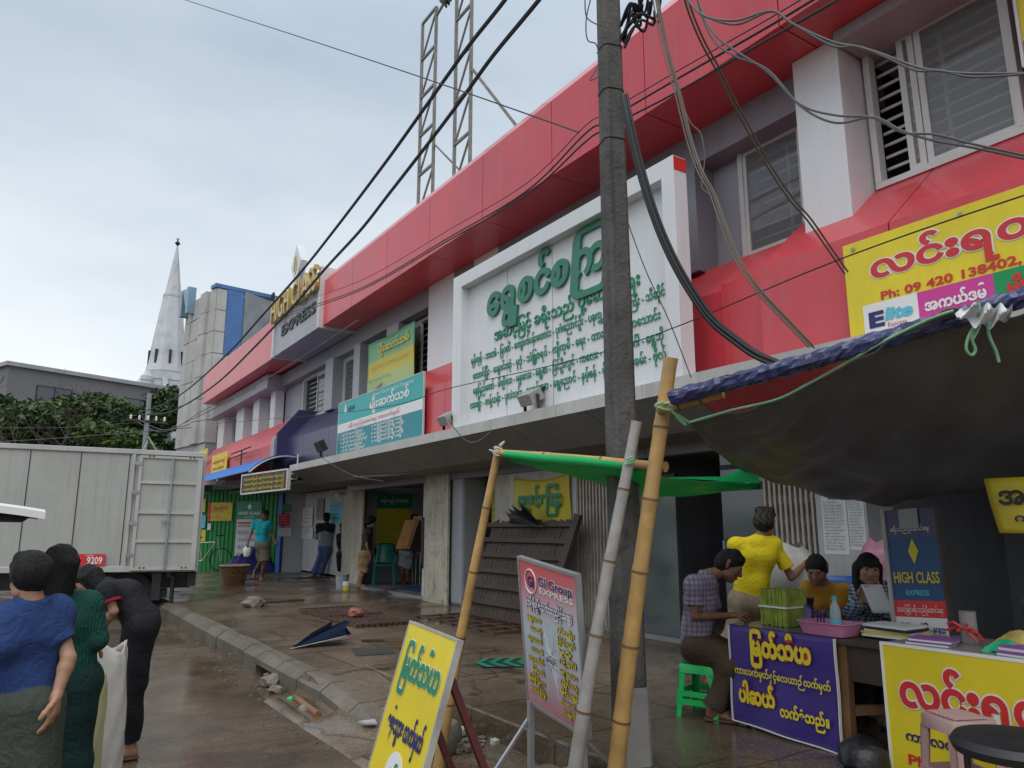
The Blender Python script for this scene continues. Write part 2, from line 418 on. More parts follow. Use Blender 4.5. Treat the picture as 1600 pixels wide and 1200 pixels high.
    l.new(cur, b.inputs['Base Color'])
    p = n.new('ShaderNodeTexNoise'); p.inputs['Scale'].default_value = .9; p.inputs['Detail'].default_value = 5; l.new(t.outputs['Object'], p.inputs['Vector'])
    mr = n.new('ShaderNodeMapRange'); mr.inputs['From Min'].default_value = .38; mr.inputs['From Max'].default_value = .62; mr.inputs['To Min'].default_value = rl; mr.inputs['To Max'].default_value = rh
    l.new(p.outputs[0], mr.inputs[0]); l.new(mr.outputs[0], b.inputs['Roughness'])
    bp = n.new('ShaderNodeBump'); bp.inputs['Strength'].default_value = .16; bp.inputs['Distance'].default_value = .012
    l.new(h, bp.inputs['Height']); l.new(bp.outputs[0], b.inputs['Normal'])
    b.inputs['Specular IOR Level'].default_value = .5
    MATS[name] = m; return m
M['road'] = wet('wet_road', (.060, .044, .031), (.20, .155, .112), 1.3, .05, .38, None, (1, 1, 1), radians(-28), .42)
M['pave'] = wet('wet_paving', (.075, .055, .038), (.26, .20, .145), .8, .05, .42, (1.35, .95))
M['kerb'] = mat('kerb_stone', (.135, .115, .09), .6, .3, 2.5, .5, 30, spots=.5, spotcol=(.045, .04, .035))
M['ground'] = mat('ground', (.09, .085, .075), .8, .2, .2)

struct(MB().quad((-400, -200, -.03), (400, -200, -.03), (400, 600, -.03), (-400, 600, -.03)).build('ground', M['ground']))
g = MB(); g.grid(lambda u, v: (-14 + u * 17.2, -6 + v * 66, 0.0), 40, 140)
struct(g.build('road', M['road']))
b = MB()
b.box(2.33, 12, 6.6, 60, -.05, .2); b.box(2.76, 12, -6, 6.597, -.05, .198)
struct(b.build('pavement', M['pave'], bevel=.012))
# the sunken strip beside the step, running down to the road
def ramp(u, v):
    y = -5 + v * 11.58; x = 1.85 + u * .905
    k = min(1, max(0, (y - 4.6) / 2.0)); k = k * k * (3 - 2 * k)
    z = (.03 + .02 * sin(x * 9 + y * 5)) * (1 - k) + .185 * k
    z = z * min(1, u * 3.2) - (.02 if u == 0 else 0)
    if y > 5.6 and u < .34: z = min(z, .02)
    return (x, y, z + .012 * sin(3.1 * y) * u)
g = MB(); g.grid(ramp, 16, 90); struct(g.build('lowered_pavement', M['pave'], smooth=True))
# kerb of separate stones, sinking towards the camera
b = MB(); y = 34.0; rnd = random.Random(3)
while y > 3.9:
    L = .62 * rnd.uniform(.85, 1.1); y0 = y - L + .014
    k = min(1, max(0, (y - 4.1) / 1.9)); h = -.06 + .26 * (k * k * (3 - 2 * k)) + rnd.uniform(-.008, .008); dx = rnd.uniform(-.012, .012)
    hole = 7.35 < y < 7.95
    zb = .085 if hole else -.05
    if h > .0:
        sl = -.06 if k < 1 else 0
        prof0 = [(2.15 + dx, zb), (2.15 + dx, h - .06), (2.15 + dx + .085, h), (2.36, h), (2.36, zb)]
        h2 = -.06 + .26 * (lambda q: q * q * (3 - 2 * q))(min(1, max(0, (y0 - 4.1) / 1.9)))
        prof1 = [(2.15 + dx, zb), (2.15 + dx, max(zb, h2 - .06)), (2.15 + dx + .085, max(zb, h2)), (2.36, max(zb, h2)), (2.36, zb)]
        vs = [(px, y, pz) for px, pz in prof0] + [(px, y0, pz) for px, pz in prof1]
        b.add(vs, [(0, 1, 2, 3, 4), (9, 8, 7, 6, 5)] + [(i, (i + 1) % 5, (i + 1) % 5 + 5, i + 5) for i in range(5)])
    y -= L
struct(b.build('kerb', M['kerb'], bevel=.012))

# ================================================================== the shop building
bld = thing('shop_building', 'long two storey shop building with red panelled bands, grey pilasters and a concrete canopy', 'building', (6, 8, 0))
YN, YE = -3.0, 26.5
def clad(mb, y0, y1, step, prof, gap=.012, mi=0):
    """panels of one cross-section (x,z outline) set side by side along the street"""
    n = max(1, round((y1 - y0) / step)); d = (y1 - y0) / n
    for i in range(n):
        a, c = y0 + i * d + gap / 2, y0 + (i + 1) * d - gap / 2
        mb.prism([(px, a, pz) for px, pz in prof], (0, c - a, 0), mi)
# top red band and its coping, tinted with sky sheen
HC0, HC1 = 14.62, 18.0
b = MB()
for (a, c) in ((YN, HC0), (HC1, YE)):
    b = MB(); clad(b, a, c, 1.62, [(4.92, 5.53), (4.92, 6.50), (4.97, 6.50), (4.97, 5.58), (5.64, 5.58), (5.64, 5.53)]); b.build('red_band', M['red_panel'], bld)
b = MB()
for (a, c) in ((YN, HC0), (HC1, YE)):
    b = MB(); clad(b, a, c, 3.24, [(4.925, 6.504), (5.02, 6.66), (5.40, 6.66), (5.40, 6.504)], .006); b.build('coping', M['red_sky_sheen'], bld)
MB().box(4.99, 9, YN, YE, 5.59, 6.49).build('parapet_core', M['dark_room'], bld)
MB().box(5.2, 12, YN, YE, 6.45, 6.52).build('roof', M['concrete'], bld)
# sign box of the far section
b = MB(); n = 4
for i in range(n):
    a = HC0 + .03 + i * (HC1 - HC0 - .06) / n
    b.box(4.86, 5.64, a + .004, a + (HC1 - HC0 - .06) / n - .004, 5.50, 6.74)
b.build('grey_band', M['grey_panel'], bld)
b = MB()
for y in (HC0 - .02, HC1 - .08): MB().box(4.82, 5.66, y, y + .10, 5.48, 6.80).build('band_trim', M['frame_white'], bld)
# beam under the band
b = MB(); clad(b, YN, 3.21, 2.1, [(5.36, 5.42), (5.36, 5.525), (6.3, 5.525), (6.3, 5.42)]); b.build('near_beam', M['grey_panel'], bld)
b = MB(); clad(b, 3.32, HC0, 4.05, [(5.62, 5.18), (5.62, 5.53), (6.3, 5.53), (6.3, 5.18)]); clad(b, HC0, HC1 + 2, 5, [(5.66, 5.16), (5.66, 5.5), (6.3, 5.5), (6.3, 5.16)])
b.build('beam', M['dark_panel'], bld)
b = MB(); b.box(5.30, 5.99, HC1 + 2.002, YE + .6, 5.12, 5.50); b.build('eaves_beam', M['grey_panel'], bld)
# pilasters of the upper storey
def yat(x, X=5.6, y=560): return at(x, y, X=X).y
PIL = [(3.33, 3.76, 'white_panel'), (5.02, 5.6, 'dark_panel'), (8.9, 9.6, 'white_panel'), (10.25, 11.14, 'white_panel'), (12.36, 12.9, 'grey_panel'), (14.22, 14.56, 'grey_panel'), (15.79, 16.3, 'grey_panel'),
       (yat(410), yat(401), 'white_panel'), (yat(387), yat(376), 'white_panel'), (yat(358), yat(349), 'white_panel'), (yat(434), yat(427), 'white_panel'), (1.2, 1.7, 'white_panel'), (6.9, 7.4, 'dark_panel')]
for (a, c, mm) in PIL:
    zb = 4.0
    q = MB()
    if a < 4: q.box(5.44, 5.98, a - .10, c - .09, 3.7, 5.528)
    else: q.box(5.6, 5.98, a, c, zb, 5.53 if mm == 'white_panel' and a < 12 else 5.179)
    q.build('pilaster', M[mm], bld, bevel=.006)
# wall fields without windows
b = MB()
for (a, c) in ((yat(476, 5.85), yat(436, 5.85)), (yat(340, 5.85), 30.0)): MB().box(5.88, 6.2, a, c, 2.7, 5.18).build('wall', M['grey_panel'], bld)
b = MB(); b.box(5.9, 6.2, 4.68, 11.0, 2.7, 5.18); b.build('wall_field', M['grey_panel'], bld)
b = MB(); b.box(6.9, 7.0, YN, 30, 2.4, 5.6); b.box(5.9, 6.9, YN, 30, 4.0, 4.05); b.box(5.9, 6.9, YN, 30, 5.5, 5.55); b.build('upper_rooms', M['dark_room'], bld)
# windows: white frames, sliding panes, burglar bars behind
def window(y0, y1, z0, z1, panes, X=5.84, nb=9, lean=0.0):
    def put(mb, *k, **kw):
        mb.v = [(x - lean * (z - z0), y, z) for x, y, z in mb.v]; return mb.build(*k, **kw)
    f = MB(); t = .055
    f.box(X, X + .10, y0, y1, z0, z0 + t); f.box(X, X + .10, y0, y1, z1 - t, z1)
    f.box(X, X + .10, y0, y0 + t, z0 + t, z1 - t); f.box(X, X + .10, y1 - t, y1, z0 + t, z1 - t)
    w_ = put(f, 'window', M['frame_white'], bld, bevel=.004)
    for k, (a, c, glazed) in enumerate(panes):
        s = MB(); s.box(X + .02, X + .055, a, a + .05, z0 + t, z1 - t); s.box(X + .02, X + .055, c - .05, c, z0 + t, z1 - t)
        s.box(X + .02, X + .055, a + .05, c - .05, z0 + t, z0 + t + .04); s.box(X + .02, X + .055, a + .05, c - .05, z1 - t - .04, z1 - t)
        put(s, 'sash', M['frame_white'], w_)
        if glazed:
            put(MB().box(X + .034, X + .040, a + .05, c - .05, z0 + t + .04, z1 - t - .04), 'pane', M['glass_win'], w_)
    br = MB()
    for i in range(nb):
        z = z0 + (i + 1) * (z1 - z0) / (nb + 1)
        br.box(X + .16, X + .175, y0 + .03, y1 - .03, z - .012, z + .012)
    br.box(X + .165, X + .18, (y0 + y1) / 2 - .015, (y0 + y1) / 2 + .015, z0, z1)
    put(br, 'burglar_bars', M['frame_white'], w_)
    return w_
gw = bpy.data.materials.new('window_glass'); gw.use_nodes = True
n_, l_, b_ = nodes_of(gw); b_.inputs['Base Color'].default_value = (.27, .29, .30, 1); b_.inputs['Roughness'].default_value = .03; b_.inputs['Alpha'].default_value = .42; b_.inputs['Specular IOR Level'].default_value = .9  # pale grey base stands in for daylight reflected in the panes
M['glass_win'] = gw
W1 = lambda x: at(x, 150, X=5.80).y
window(W1(1598), W1(1356), 4.20, 5.50, [(W1(1592), W1(1439), True), (W1(1437), W1(1410), True)], X=5.78, nb=11, lean=.02)
window(3.70, 4.66, 4.02, 5.24, [(3.92, 4.62, True)], nb=9)
window(11.14, 12.36, 4.05, 5.16, [(11.9, 12.3, True)], nb=8)
window(12.9, 14.22, 4.05, 5.16, [(13.5, 14.2, True)], nb=8)
window(14.56, 15.79, 4.05, 5.16, [(14.9, 15.75, True)], nb=8)
window(16.3, yat(476, 5.85) - .02, 4.05, 5.16, [(16.6, 17.6, True)], nb=8)
ya = [yat(x) for x in (434, 410, 401, 387, 376, 358, 349, 340)]
window(ya[0], ya[1], 4.1, 5.1, [(ya[0] + .3, ya[1] - .1, True)], nb=8)
window(ya[2], ya[3], 4.1, 5.1, [(ya[2] + .1, ya[2] + .7, False)], nb=12)
window(ya[4], ya[5], 4.1, 5.1, [(ya[4] + .1, ya[4] + .7, False)], nb=12)
window(ya[6], ya[7], 4.1, 5.1, [(ya[6] + .1, ya[7] - .2, True)], nb=8)
# lower red band: upright face, then a slope up to the sills
b = MB()
clad(b, YN, 3.88, 1.15, [(5.05, 2.70), (5.05, 3.57), (5.80, 4.20), (5.95, 4.20), (5.95, 2.70)])
clad(b, 3.88, 4.42, .6, [(5.20, 2.70), (5.20, 3.60), (5.72, 4.02), (5.95, 4.02), (5.95, 2.70)])
clad(b, 4.42, 5.3, .9, [(5.22, 2.70), (5.22, 3.55), (5.72, 4.02), (5.95, 4.02), (5.95, 2.70)])
b.build('lower_red_band', M['red_panel'], bld)
b = MB(); clad(b, 8.3, 12.9, 1.15, [(5.05, 2.70), (5.05, 3.5), (5.6, 4.02), (5.95, 4.02), (5.95, 2.70)]); b.build('red_apron', M['red_panel'], bld)
b = MB(); clad(b, 13.1, 18.0, 1.6, [(5.2, 2.70), (5.2, 3.45), (5.72, 4.02), (5.95, 4.02), (5.95, 2.70)]); b.build('navy_apron', M['navy_panel'], bld)
b = MB()
for y, t in ((12.92, .16), (18.0, .28)): b.prism([(px, y, pz) for px, pz in ((5.02, 2.70), (5.02, 3.52), (5.55, 4.12), (5.95, 4.12), (5.95, 2.70))], (0, t, 0))
b.build('apron_fin', M['grey_panel'], bld)
b = MB(); b.prism([(px, 17.55, pz) for px, pz in ((4.95, 2.70), (4.95, 3.6), (5.45, 4.2), (5.95, 4.2), (5.95, 2.70))], (0, .10, 0)); b.build('navy_fin', M['navy_panel'], bld)
M['pink_panel'] = mat('pink_panel', (.62, .08, .095), .35, .10, .5, 0, streak=.2, spotcol=(.5, .25, .25))
b = MB(); clad(b, 18.3, 27.2, 2.2, [(5.05, 2.70), (5.05, 3.42), (5.55, 4.08), (5.95, 4.08), (5.95, 2.70)], .02); b.build('pink_apron', M['pink_panel'], bld)
# canopy
b = MB(); clad(b, YN, 15.6, 1.3, [(4.70, 2.57), (4.70, 2.70), (6.0, 2.70), (6.0, 2.57)], .005); b.build('canopy', M['fascia'], bld)
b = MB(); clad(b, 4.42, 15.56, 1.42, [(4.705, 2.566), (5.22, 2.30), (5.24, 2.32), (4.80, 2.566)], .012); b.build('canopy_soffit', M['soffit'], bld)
b = MB(); clad(b, YN, 4.41, 1.42, [(4.705, 2.566), (5.22, 2.28), (5.24, 2.30), (4.80, 2.566)], .012); b.build('red_soffit', M['red_panel'], bld)
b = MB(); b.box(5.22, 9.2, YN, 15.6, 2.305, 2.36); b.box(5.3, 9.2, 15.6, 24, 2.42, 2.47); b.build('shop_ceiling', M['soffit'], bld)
b = MB(); clad(b, YN, 15.6, 2.4, [(5.98, 2.20), (5.98, 2.304), (6.12, 2.304), (6.12, 2.20)]); b.build('door_lintel', M['dark_panel'], bld)
b = MB(); b.box(4.9, 9.2, 15.602, 24, 2.55, 2.68); b.build('rear_slab', M['concrete'], bld)
# back of the shops, floors and dividing walls
b = MB(); b.box(9.2, 9.3, YN, 24, .19, 2.55); b.build('shop_back_wall', M['room_wall'], bld)
M['shop_floor'] = mat('shop_floor', (.22, .22, .23), .25, .12, 1.2)
b = MB(); b.box(6.05, 9.2, YN, 15.6, .18, .245); b.box(7.0, 9.2, 15.6, 22, .18, .24); b.build('shop_floor', M['shop_floor'], bld)
b = MB()
for y, x0 in ((15.75, 6.5), (11.0, 6.1), (7.0, 6.35), (4.05, 6.3), (1.0, 6.2)): MB().box(x0, 9.2, y, y + .14, .2, 2.31).build('dividing_wall', M['room_wall'], bld)
# old timber shutter leaves folded against the piers
def leaves(pts, n, z0=.2, z1=2.32, m='old_paint', name='shutter_leaf'):
    """planked leaves standing along a line of floor points"""
    out = []
    for i in range(len(pts) - 1):
        a, c = V((*pts[i], 0)), V((*pts[i + 1], 0)); d = (c - a); L = d.length; d.normalize(); nn = V((d.y, -d.x, 0))
        q = MB(); k = n[i]
        for j in range(k):
            p0 = a + d * (L * j / k + .004); p1 = a + d * (L * (j + 1) / k - .004)
            q.prism([p0 + V((0, 0, z0)), p1 + V((0, 0, z0)), p1 + V((0, 0, z1)), p0 + V((0, 0, z1))], nn * .04)
        for zz in (.25, .72, 1.25, 1.75):
            q.prism([a + d * .02 + nn * .046 + V((0, 0, zz)), c - d * .02 + nn * .046 + V((0, 0, zz)), c - d * .02 + nn * .046 + V((0, 0, zz + .012)), a + d * .02 + nn * .046 + V((0, 0, zz + .012))], nn * -.012)
        out.append(q.build(name, M[m], bld))
    return out
def g2(x, y): p = at(x, y, Z=.2); return (p.x, p.y)
leaves([g2(533, 905), g2(548, 914), g2(565, 917)], [5, 4])
leaves([g2(664, 938), g2(684, 942), g2(701, 945)], [5, 4])
MB().box(6.12, 6.5, 11.15, 12.2, .2, 2.31).build('pier', M['white_wall'], bld)
MB().box(7.0, 7.1, 17.75, 21.8, .2, 2.42).build('far_shop_wall', M['white_wall'], bld)
b = MB(); b.box(6.02, 6.5, 10.62, 11.0, .2, 2.31); b.build('grey_pier', M['grey_panel'], bld, bevel=.05)
b = MB(); b.box(6.08, 6.3, 7.72, 9.3, .2, 2.31); b.build('panel_wall', M['white_wall'], bld)
# notice pier
b = MB(); b.box(6.0, 6.4, 3.68, 4.16, .2, 2.28); b.build('notice_pier', M['white_wall'], bld)
# folding lattice gates
M['gate_metal'] = mat('gate_metal', (.52, .47, .40), .55, .18, 6, metal=.2, spots=.3, spotcol=(.12, .08, .05))
def lattice(y0, y1, z0, z1, X, n):
    q = MB(); d = (y1 - y0) / n
    for i in range(n + 1):
        y = y0 + i * d
        q.box(X - .012, X + .006, y - .015, y + .009, z0, z1); q.box(X + .006, X + .03, y - .015, y - .010, z0, z1)
    hgt = d * 6.5; z = z0 + .08
    while z < z1 - hgt:
        for i in range(n):
            ya_, yb_ = y0 + i * d, y0 + (i + 1) * d
            q.bar((X + .012, ya_, z), (X + .012, yb_, z + hgt * .5), .005, .011, (1, 0, 0)); q.bar((X + .018, yb_, z), (X + .018, ya_, z + hgt * .5), .005, .011, (1, 0, 0))
        z += hgt * .5 + .0
    q.box(X - .01, X + .03, y0 - .02, y1 + .02, z1, z1 + .04)
    return q.build('lattice_gate', M['gate_metal'], bld)
lattice(6.75, 7.72, .2, 2.2, 6.1, 15)
lattice(4.17, 4.74, .2, 2.2, 6.05, 10)
lattice(9.3, 9.72, .2, 2.2, 6.1, 16)
# glazed doors
q = MB(); q.box(6.12, 6.16, 4.76, 5.34, .25, 2.2); dr = q.build('glass_door', M['glass_door'], bld)
q = MB(); q.box(6.112, 6.119, 4.76, 5.34, 1.78, 1.86); q.box(6.112, 6.119, 4.76, 5.34, 2.0, 2.05); q.build('door_stripe', M['black'], dr)
q = MB()
for s_ in (-1, 1):
    q.prism([(6.108, 5.02, 1.80 + .02), (6.108, 5.02, 1.86), (6.108, 5.02 + s_ * .055, 1.93), (6.108, 5.02 + s_ * .075, 1.89), (6.108, 5.02 + s_ * .05, 1.84)], (-.004, 0, 0))
q.prism([(6.108, 5.02, 1.87), (6.108, 5.055, 1.91), (6.108, 5.04, 1.97), (6.108, 5.0, 1.97), (6.108, 4.985, 1.91)], (-.004, 0, 0))
q.build('leaf_emblem', M['white'], dr)
q = MB(); q.tube([(6.10, 5.27, 1.0), (6.04, 5.27, 1.02), (6.04, 5.27, 1.28), (6.10, 5.27, 1.3)], .014); q.build('door_handle', M['metal_grey'], dr)
q = MB(); q.box(6.12, 6.16, 6.0, 6.62, .25, 1.95); q.build('glass_door', M['glass_door'], bld)
q = MB(); q.box(6.10, 6.14, 5.98, 6.64, 1.95, 2.0); q.box(6.10, 6.14, 5.98, 6.64, 1.80, 1.83); q.build('door_rail', M['black'], bld)
# dark counter and clutter inside the open doorway
q = MB(); q.box(6.9, 7.5, 5.36, 6.0, .25, 1.02); q.box(6.9, 7.45, 5.4, 5.95, 1.021, 1.05); q.build('shop_counter', M['dark_room'], bld)
# slatted roller shutter, dark red, behind the box carrier
M['maroon'] = mat('maroon', (.085, .012, .03), .5, .15, 3)
q = MB()
for i in range(26): q.box(7.9, 7.93, 12.35, 13.6, .3 + i * .076, .3 + i * .076 + .068)
q.build('roller_shutter', M['maroon'], bld)
# ================================================================== signs on the shop front
RY = (0, -1, 0); UZ = (0, 0, 1)               # reading direction of a board that faces the street
# --- big white sign box with green raised letters
t = thing('shop_sign', 'large white sign box with raised green Burmese letters standing on the canopy', 'sign', (4.9, 6.6, 2.7))
B = Board((4.85, 8.65, 2.702), RY, UZ, 4.13, 2.08)
b = MB(); b.box(4.87, 4.90, 4.53, 8.64, 2.702, 4.77); b.build('sign_box', M['white_panel'], t)
b = MB(); b.box(4.74, 4.91, 8.46, 8.68, 2.702, 4.80); b.box(4.74, 4.91, 4.50, 4.66, 2.702, 4.80); b.box(4.74, 4.91, 4.66, 8.46, 4.62, 4.80)
b.build('sign_frame', M['white_panel'], t, bevel=.004)
b = MB(); b.box(4.745, 4.905, 4.494, 4.5, 4.66, 4.79); b.build('red_tape', M['red_ink'], t)
b = MB()
for i in range(1, 4):
    y = 8.46 - i * .95; b.box(4.867, 4.87, y - .003, y + .003, 2.72, 4.62)
b.build('panel_seam', M['dark_panel'], t)
B.o.x = 4.868
B.text('ရွှေစင်စကြာ', .165, .665, .245, M['green_letter'], t, width=.645, bold=.036, ext=.03, slant=.12)
B.text('အဆင့်မြင့် ခရီးသည် ပို့ဆောင်ရေး', .205, .50, .092, M['green_ink'], t, width=.655, bold=.014, ext=.03)
for tx, a, q, wd in (('ရန်ကုန် - ဘားအံ - မြဝတီ - ကျောက်ပန်းတောင်း - ပုဂံ၊ညောင်ဦး - ပခုက္ကူ - မကွေး - ကြီး - သီဆိုင်', .065, .405, .87),
                 ('တောင်ပြုံး - ချောင်းဆုံ - မုဒုံ - သံဖြူဇရပ် - ကျိုက္ခမီ - ရေး - ထားဝယ် - ကော့သောင်း', .078, .303, .84),
                 ('နေပြည်တော် - မိတ္ထီလာ - မန္တလေး - ရွှေစာ - ပြင်ဦးလွင် - ကလေး - မုံရွာ - ဂန့်ဂေါ် - ရွှေဘို', .08, .207, .845),
                 ('လားရှိုး - တန့်ယန်း - ပုလဲသင်း - ချောင်းသာ - ရွှေညောင် - နမ့်စန် - မိုင်းရှူး - နမ့်ခမ်း - ဗိုလ်', .061, .118, .87)):
    B.text(tx, a, q, .060, M['green_ink'], t, width=wd, bold=.011, ext=.025)
# --- teal route board
t = thing('route_board', 'teal and white printed board fixed left of the big white sign box', 'sign', (4.97, 11.8, 2.8))
B = Board((4.97, 13.58, 2.76), RY, UZ, 3.58, .98)
b = MB(); B.rect(b, 0, 0, 1, .42, 0, .012); b.build('lower_panel', M['teal_dark'], t)
b = MB(); B.rect(b, 0, .585, 1, 1, 0, .012); b.build('upper_panel', M['teal_board'], t)
b = MB(); B.rect(b, 0, .42, 1, .585, 0, .012); b.build('white_stripe', M['white'], t)
b = MB(); B.frame(b, .012, .03, .004); b.build('frame', M['frame_white'], t)
B.text('New Generation Express', .46, .90, .085, M['white'], t, width=.45, bold=.0)
B.text('မျိုးဆက်သစ်', .42, .70, .20, M['white'], t, width=.45, bold=.035)
B.text('NEW', .13, .78, .14, M['navy_ink'], t, width=.10, bold=.02)
b = MB(); b.prism([B.p(.085, .80, .004), B.p(.10, .76, .004), B.p(.115, .80, .004), B.p(.10, .98, .004)], B.n * -.003); b.build('logo', M['white'], t)
B.text('ခရီးသည်ပို့ဆောင်ရေး ကားလက်မှတ်', .15, .47, .09, M['red_ink'], t, width=.62)
for i in range(5):
    B.text('%d  ရန်ကုန် မန္တလေး ပြင်ဦးလွင်' % (i + 1), .05, .34 - i * .075, .055, M['white'], t, width=.30 + .03 * (i % 3), bold=.03)
    B.text('%d  နေပြည်တော် မိုင်းရှူး လားရှိုး' % (i + 6), .46, .34 - i * .068 + .02, .055, M['white'], t, width=.34 + .02 * (i % 2), bold=.03)
# --- green and yellow vinyl banner in the window above it
t = thing('vinyl_banner', 'pale green and yellow vinyl banner hung across an upper window', 'banner', (5.5, 12.6, 4))
m_ = bpy.data.materials.new('banner_print'); m_.use_nodes = True; n_, l_, b_ = nodes_of(m_)
tcx = n_.new('ShaderNodeTexCoord'); sx = n_.new('ShaderNodeSeparateXYZ'); cr = n_.new('ShaderNodeValToRGB')
l_.new(tcx.outputs['Generated'], sx.inputs[0]); l_.new(sx.outputs['Z'], cr.inputs[0]); l_.new(cr.outputs[0], b_.inputs['Base Color'])
cr.color_ramp.elements[0].color = (.36, .55, .25, 1); cr.color_ramp.elements[1].color = (.16, .50, .28, 1)
for ps, cc in ((.28, (.50, .60, .22, 1)), (.36, (.62, .55, .06, 1)), (.58, (.62, .55, .06, 1)), (.64, (.22, .50, .24, 1))):
    ee = cr.color_ramp.elements.new(ps); ee.color = cc
b_.inputs['Roughness'].default_value = .45
g = MB(); g.grid(lambda u, v: (5.56 + .012 * sin(u * 9 + v * 3), 13.68 - u * 2.12, 3.95 + v * (1.06 - .02 * sin(u * pi))), 24, 12)
g.build('banner', m_, t, smooth=True, solid=.004)
B = Board((5.535, 13.68, 3.95), RY, UZ, 2.12, 1.06)
B.text('မျိုးဆက်သစ်', .26, .72, .17, M['yellow'], t, width=.66, bold=.03, off=.004)
B.text('ခရီးသည် ပို့ဆောင်ရေး', .08, .47, .08, M['yellow_dull'], t, width=.8, off=.004)
B.text('ဖုန်း ၀၉ ၄၂၀ ၁၁၂', .06, .24, .07, M['green_ink'], t, width=.5, off=.004)
# --- yellow phone board at the near end
t = thing('phone_board', 'yellow board with red Burmese title, phone numbers and small coloured panels on the red band', 'sign', (4.98, 1.9, 2.8))
B = Board((4.985, 3.06, 2.60), RY, UZ, 2.3, .88)
b = MB(); B.rect(b, 0, 0, 1, 1, 0, .02); b.build('board', M['yellow'], t)
B.text('လင်းရတနာ', .085, .645, .24, M['white'], t, width=.65, bold=.075, off=.003)
B.text('လင်းရတနာ', .085, .645, .24, M['red_ink'], t, width=.65, bold=.038, off=.006)
B.text('Ph: 09 420 138402, 09 964282046', .11, .45, .092, M['red_ink'], t, width=.70, bold=.03)
b = MB(); B.rect(b, .05, .06, .222, .435, .003); b.build('white_panel', M['white'], t)
b = MB(); B.rect(b, .222, .06, .43, .43, .004); b.build('pink_panel', M['magenta'], t)
b = MB(); B.rect(b, .43, .06, .66, .43, .003); b.build('green_panel', M['green_board'], t)
B.text('E', .065, .24, .17, M['navy_ink'], t, width=.05, bold=.05, off=.007)
B.text('lite', .117, .275, .135, M['sky_ink'], t, width=.085, bold=.045, off=.007, slant=.15)
B.text('Express', .125, .215, .05, M['red_ink'], t, width=.06, off=.007)
B.text('နေပြည်တော် တောင်ကြီး', .07, .13, .05, M['navy_ink'], t, width=.14, off=.007)
B.text('အကယ်ဒမီ', .24, .27, .11, M['white'], t, width=.17, bold=.045, off=.007)
B.text('မန္တလေး မုံရွာ ကလေး', .25, .15, .055, M['white'], t, width=.16, off=.007)
B.text('မျိုးဆက်', .46, .26, .12, M['red_ink'], t, width=.17, bold=.05, off=.007)
b = MB()
for a in (.03, .36, .7): B.rect(b, a, .93, a + .012, .955, .012)
b.build('fixing', M['metal_grey'], t)
# yellow edge of the next board, beyond the right window
t = thing('upper_board', 'narrow end of a yellow board beside the right hand upper window', 'sign', (5.5, 1.6, 4.9))
b = MB(); b.box(5.55, 5.58, 1.0, 1.93, 4.75, 5.6); b.build('board', M['yellow'], t); b = MB(); b.box(5.53, 5.6, 1.93, 1.95, 4.55, 5.6); b.build('edge', M['frame_white'], t)
# --- gold letters and black letters on the grey band
t = thing('letter_sign', 'gold capital letters along the top edge of the grey band', 'letters', (4.8, 16.2, 6.3))
lettering('HIGH CLASS', (4.80, 17.95, 6.30), RY, UZ, .80, M['gold'], t, bold=.008, ext=.05, width=3.36, name='letters')
b = MB(); b.box(4.84, 4.86, 14.7, 17.9, 6.36, 6.39); b.box(4.84, 4.86, 14.7, 17.9, 6.70, 6.73); b.build('letter_rail', M['metal_grey'], t)
t = thing('small_letters', 'small black letters EXPRESS across the grey band', 'letters', (4.84, 16.2, 5.9))
lettering('EXPRESS', (4.858, 17.36, 5.89), RY, UZ, .34, M['black_ink'], t, bold=.03, ext=.03, width=2.45, name='letters')
t = thing('emblem_sign', 'white diamond emblem on a post above the grey band', 'sign', (5.0, 16.8, 6.7))
b = MB(); b.prism([(4.95, 16.85, 8.05), (4.95, 17.22, 7.56), (4.95, 16.85, 7.05), (4.95, 16.48, 7.56)], (.16, 0, 0)); b.build('diamond', M['white_panel'], t)
b = MB()
for k in (-.10, .10): b.bar((4.945, 16.85 + k, 7.3 + abs(k)), (4.945, 16.85 + k * .4, 7.75), .01, .03, (1, 0, 0))
b.prism([(4.946, 16.85 - .12, 7.52), (4.946, 16.85, 7.28), (4.946, 16.85 + .12, 7.52), (4.946, 16.85, 7.8)], (-.006, 0, 0)); b.build('mark', M['gold'], t)
b = MB(); b.bar((5.05, 16.62, 6.6), (5.05, 16.62, 7.7), .05, .05); b.bar((5.05, 16.98, 6.6), (5.05, 16.98, 7.3), .05, .05); b.build('post', M['metal_grey'], t)
# --- small yellow boards at the far end
for i, (y0, y1, z0, z1, lb) in enumerate(((25.4, 27.4, 3.55, 3.95, 'plain yellow board high on the far end of the pink apron'), (22.6, 24.6, 3.02, 3.62, 'lower yellow board with red lettering at the far end of the pink apron'))):
    t = thing('small_board', lb, 'sign', (4.98, y0, z0), group='yellow boards at the far end of the building')
    B = Board((4.97, y1, z0), RY, UZ, y1 - y0, z1 - z0)
    b = MB(); B.rect(b, 0, 0, 1, 1, 0, .02); b.build('board', M['yellow'], t)
    if i:
        B.text('လက်မှတ်ရောင်းသည်', .1, .55, .2, M['red_ink'], t, width=.8, bold=.03); B.text('ကားလက်မှတ်', .1, .22, .2, M['red_ink'], t, width=.75, bold=.03)
t = thing('antenna_bracket', 'dark rusty metal bracket of rods on the pink apron', 'bracket', (4.9, 20.5, 3.2))
b = MB()
for z, y0, y1 in ((3.42, 19.2, 22.0), (3.30, 19.6, 22.3), (3.0, 20.6, 22.4), (2.92, 20.0, 22.4)): b.tube([(4.95, y1, z + .05), (4.78, y0, z)], .018, 6)
b.tube([(4.9, 20.6, 2.9), (4.9, 20.6, 3.45)], .018, 6); b.build('rods', M['rust'], t)
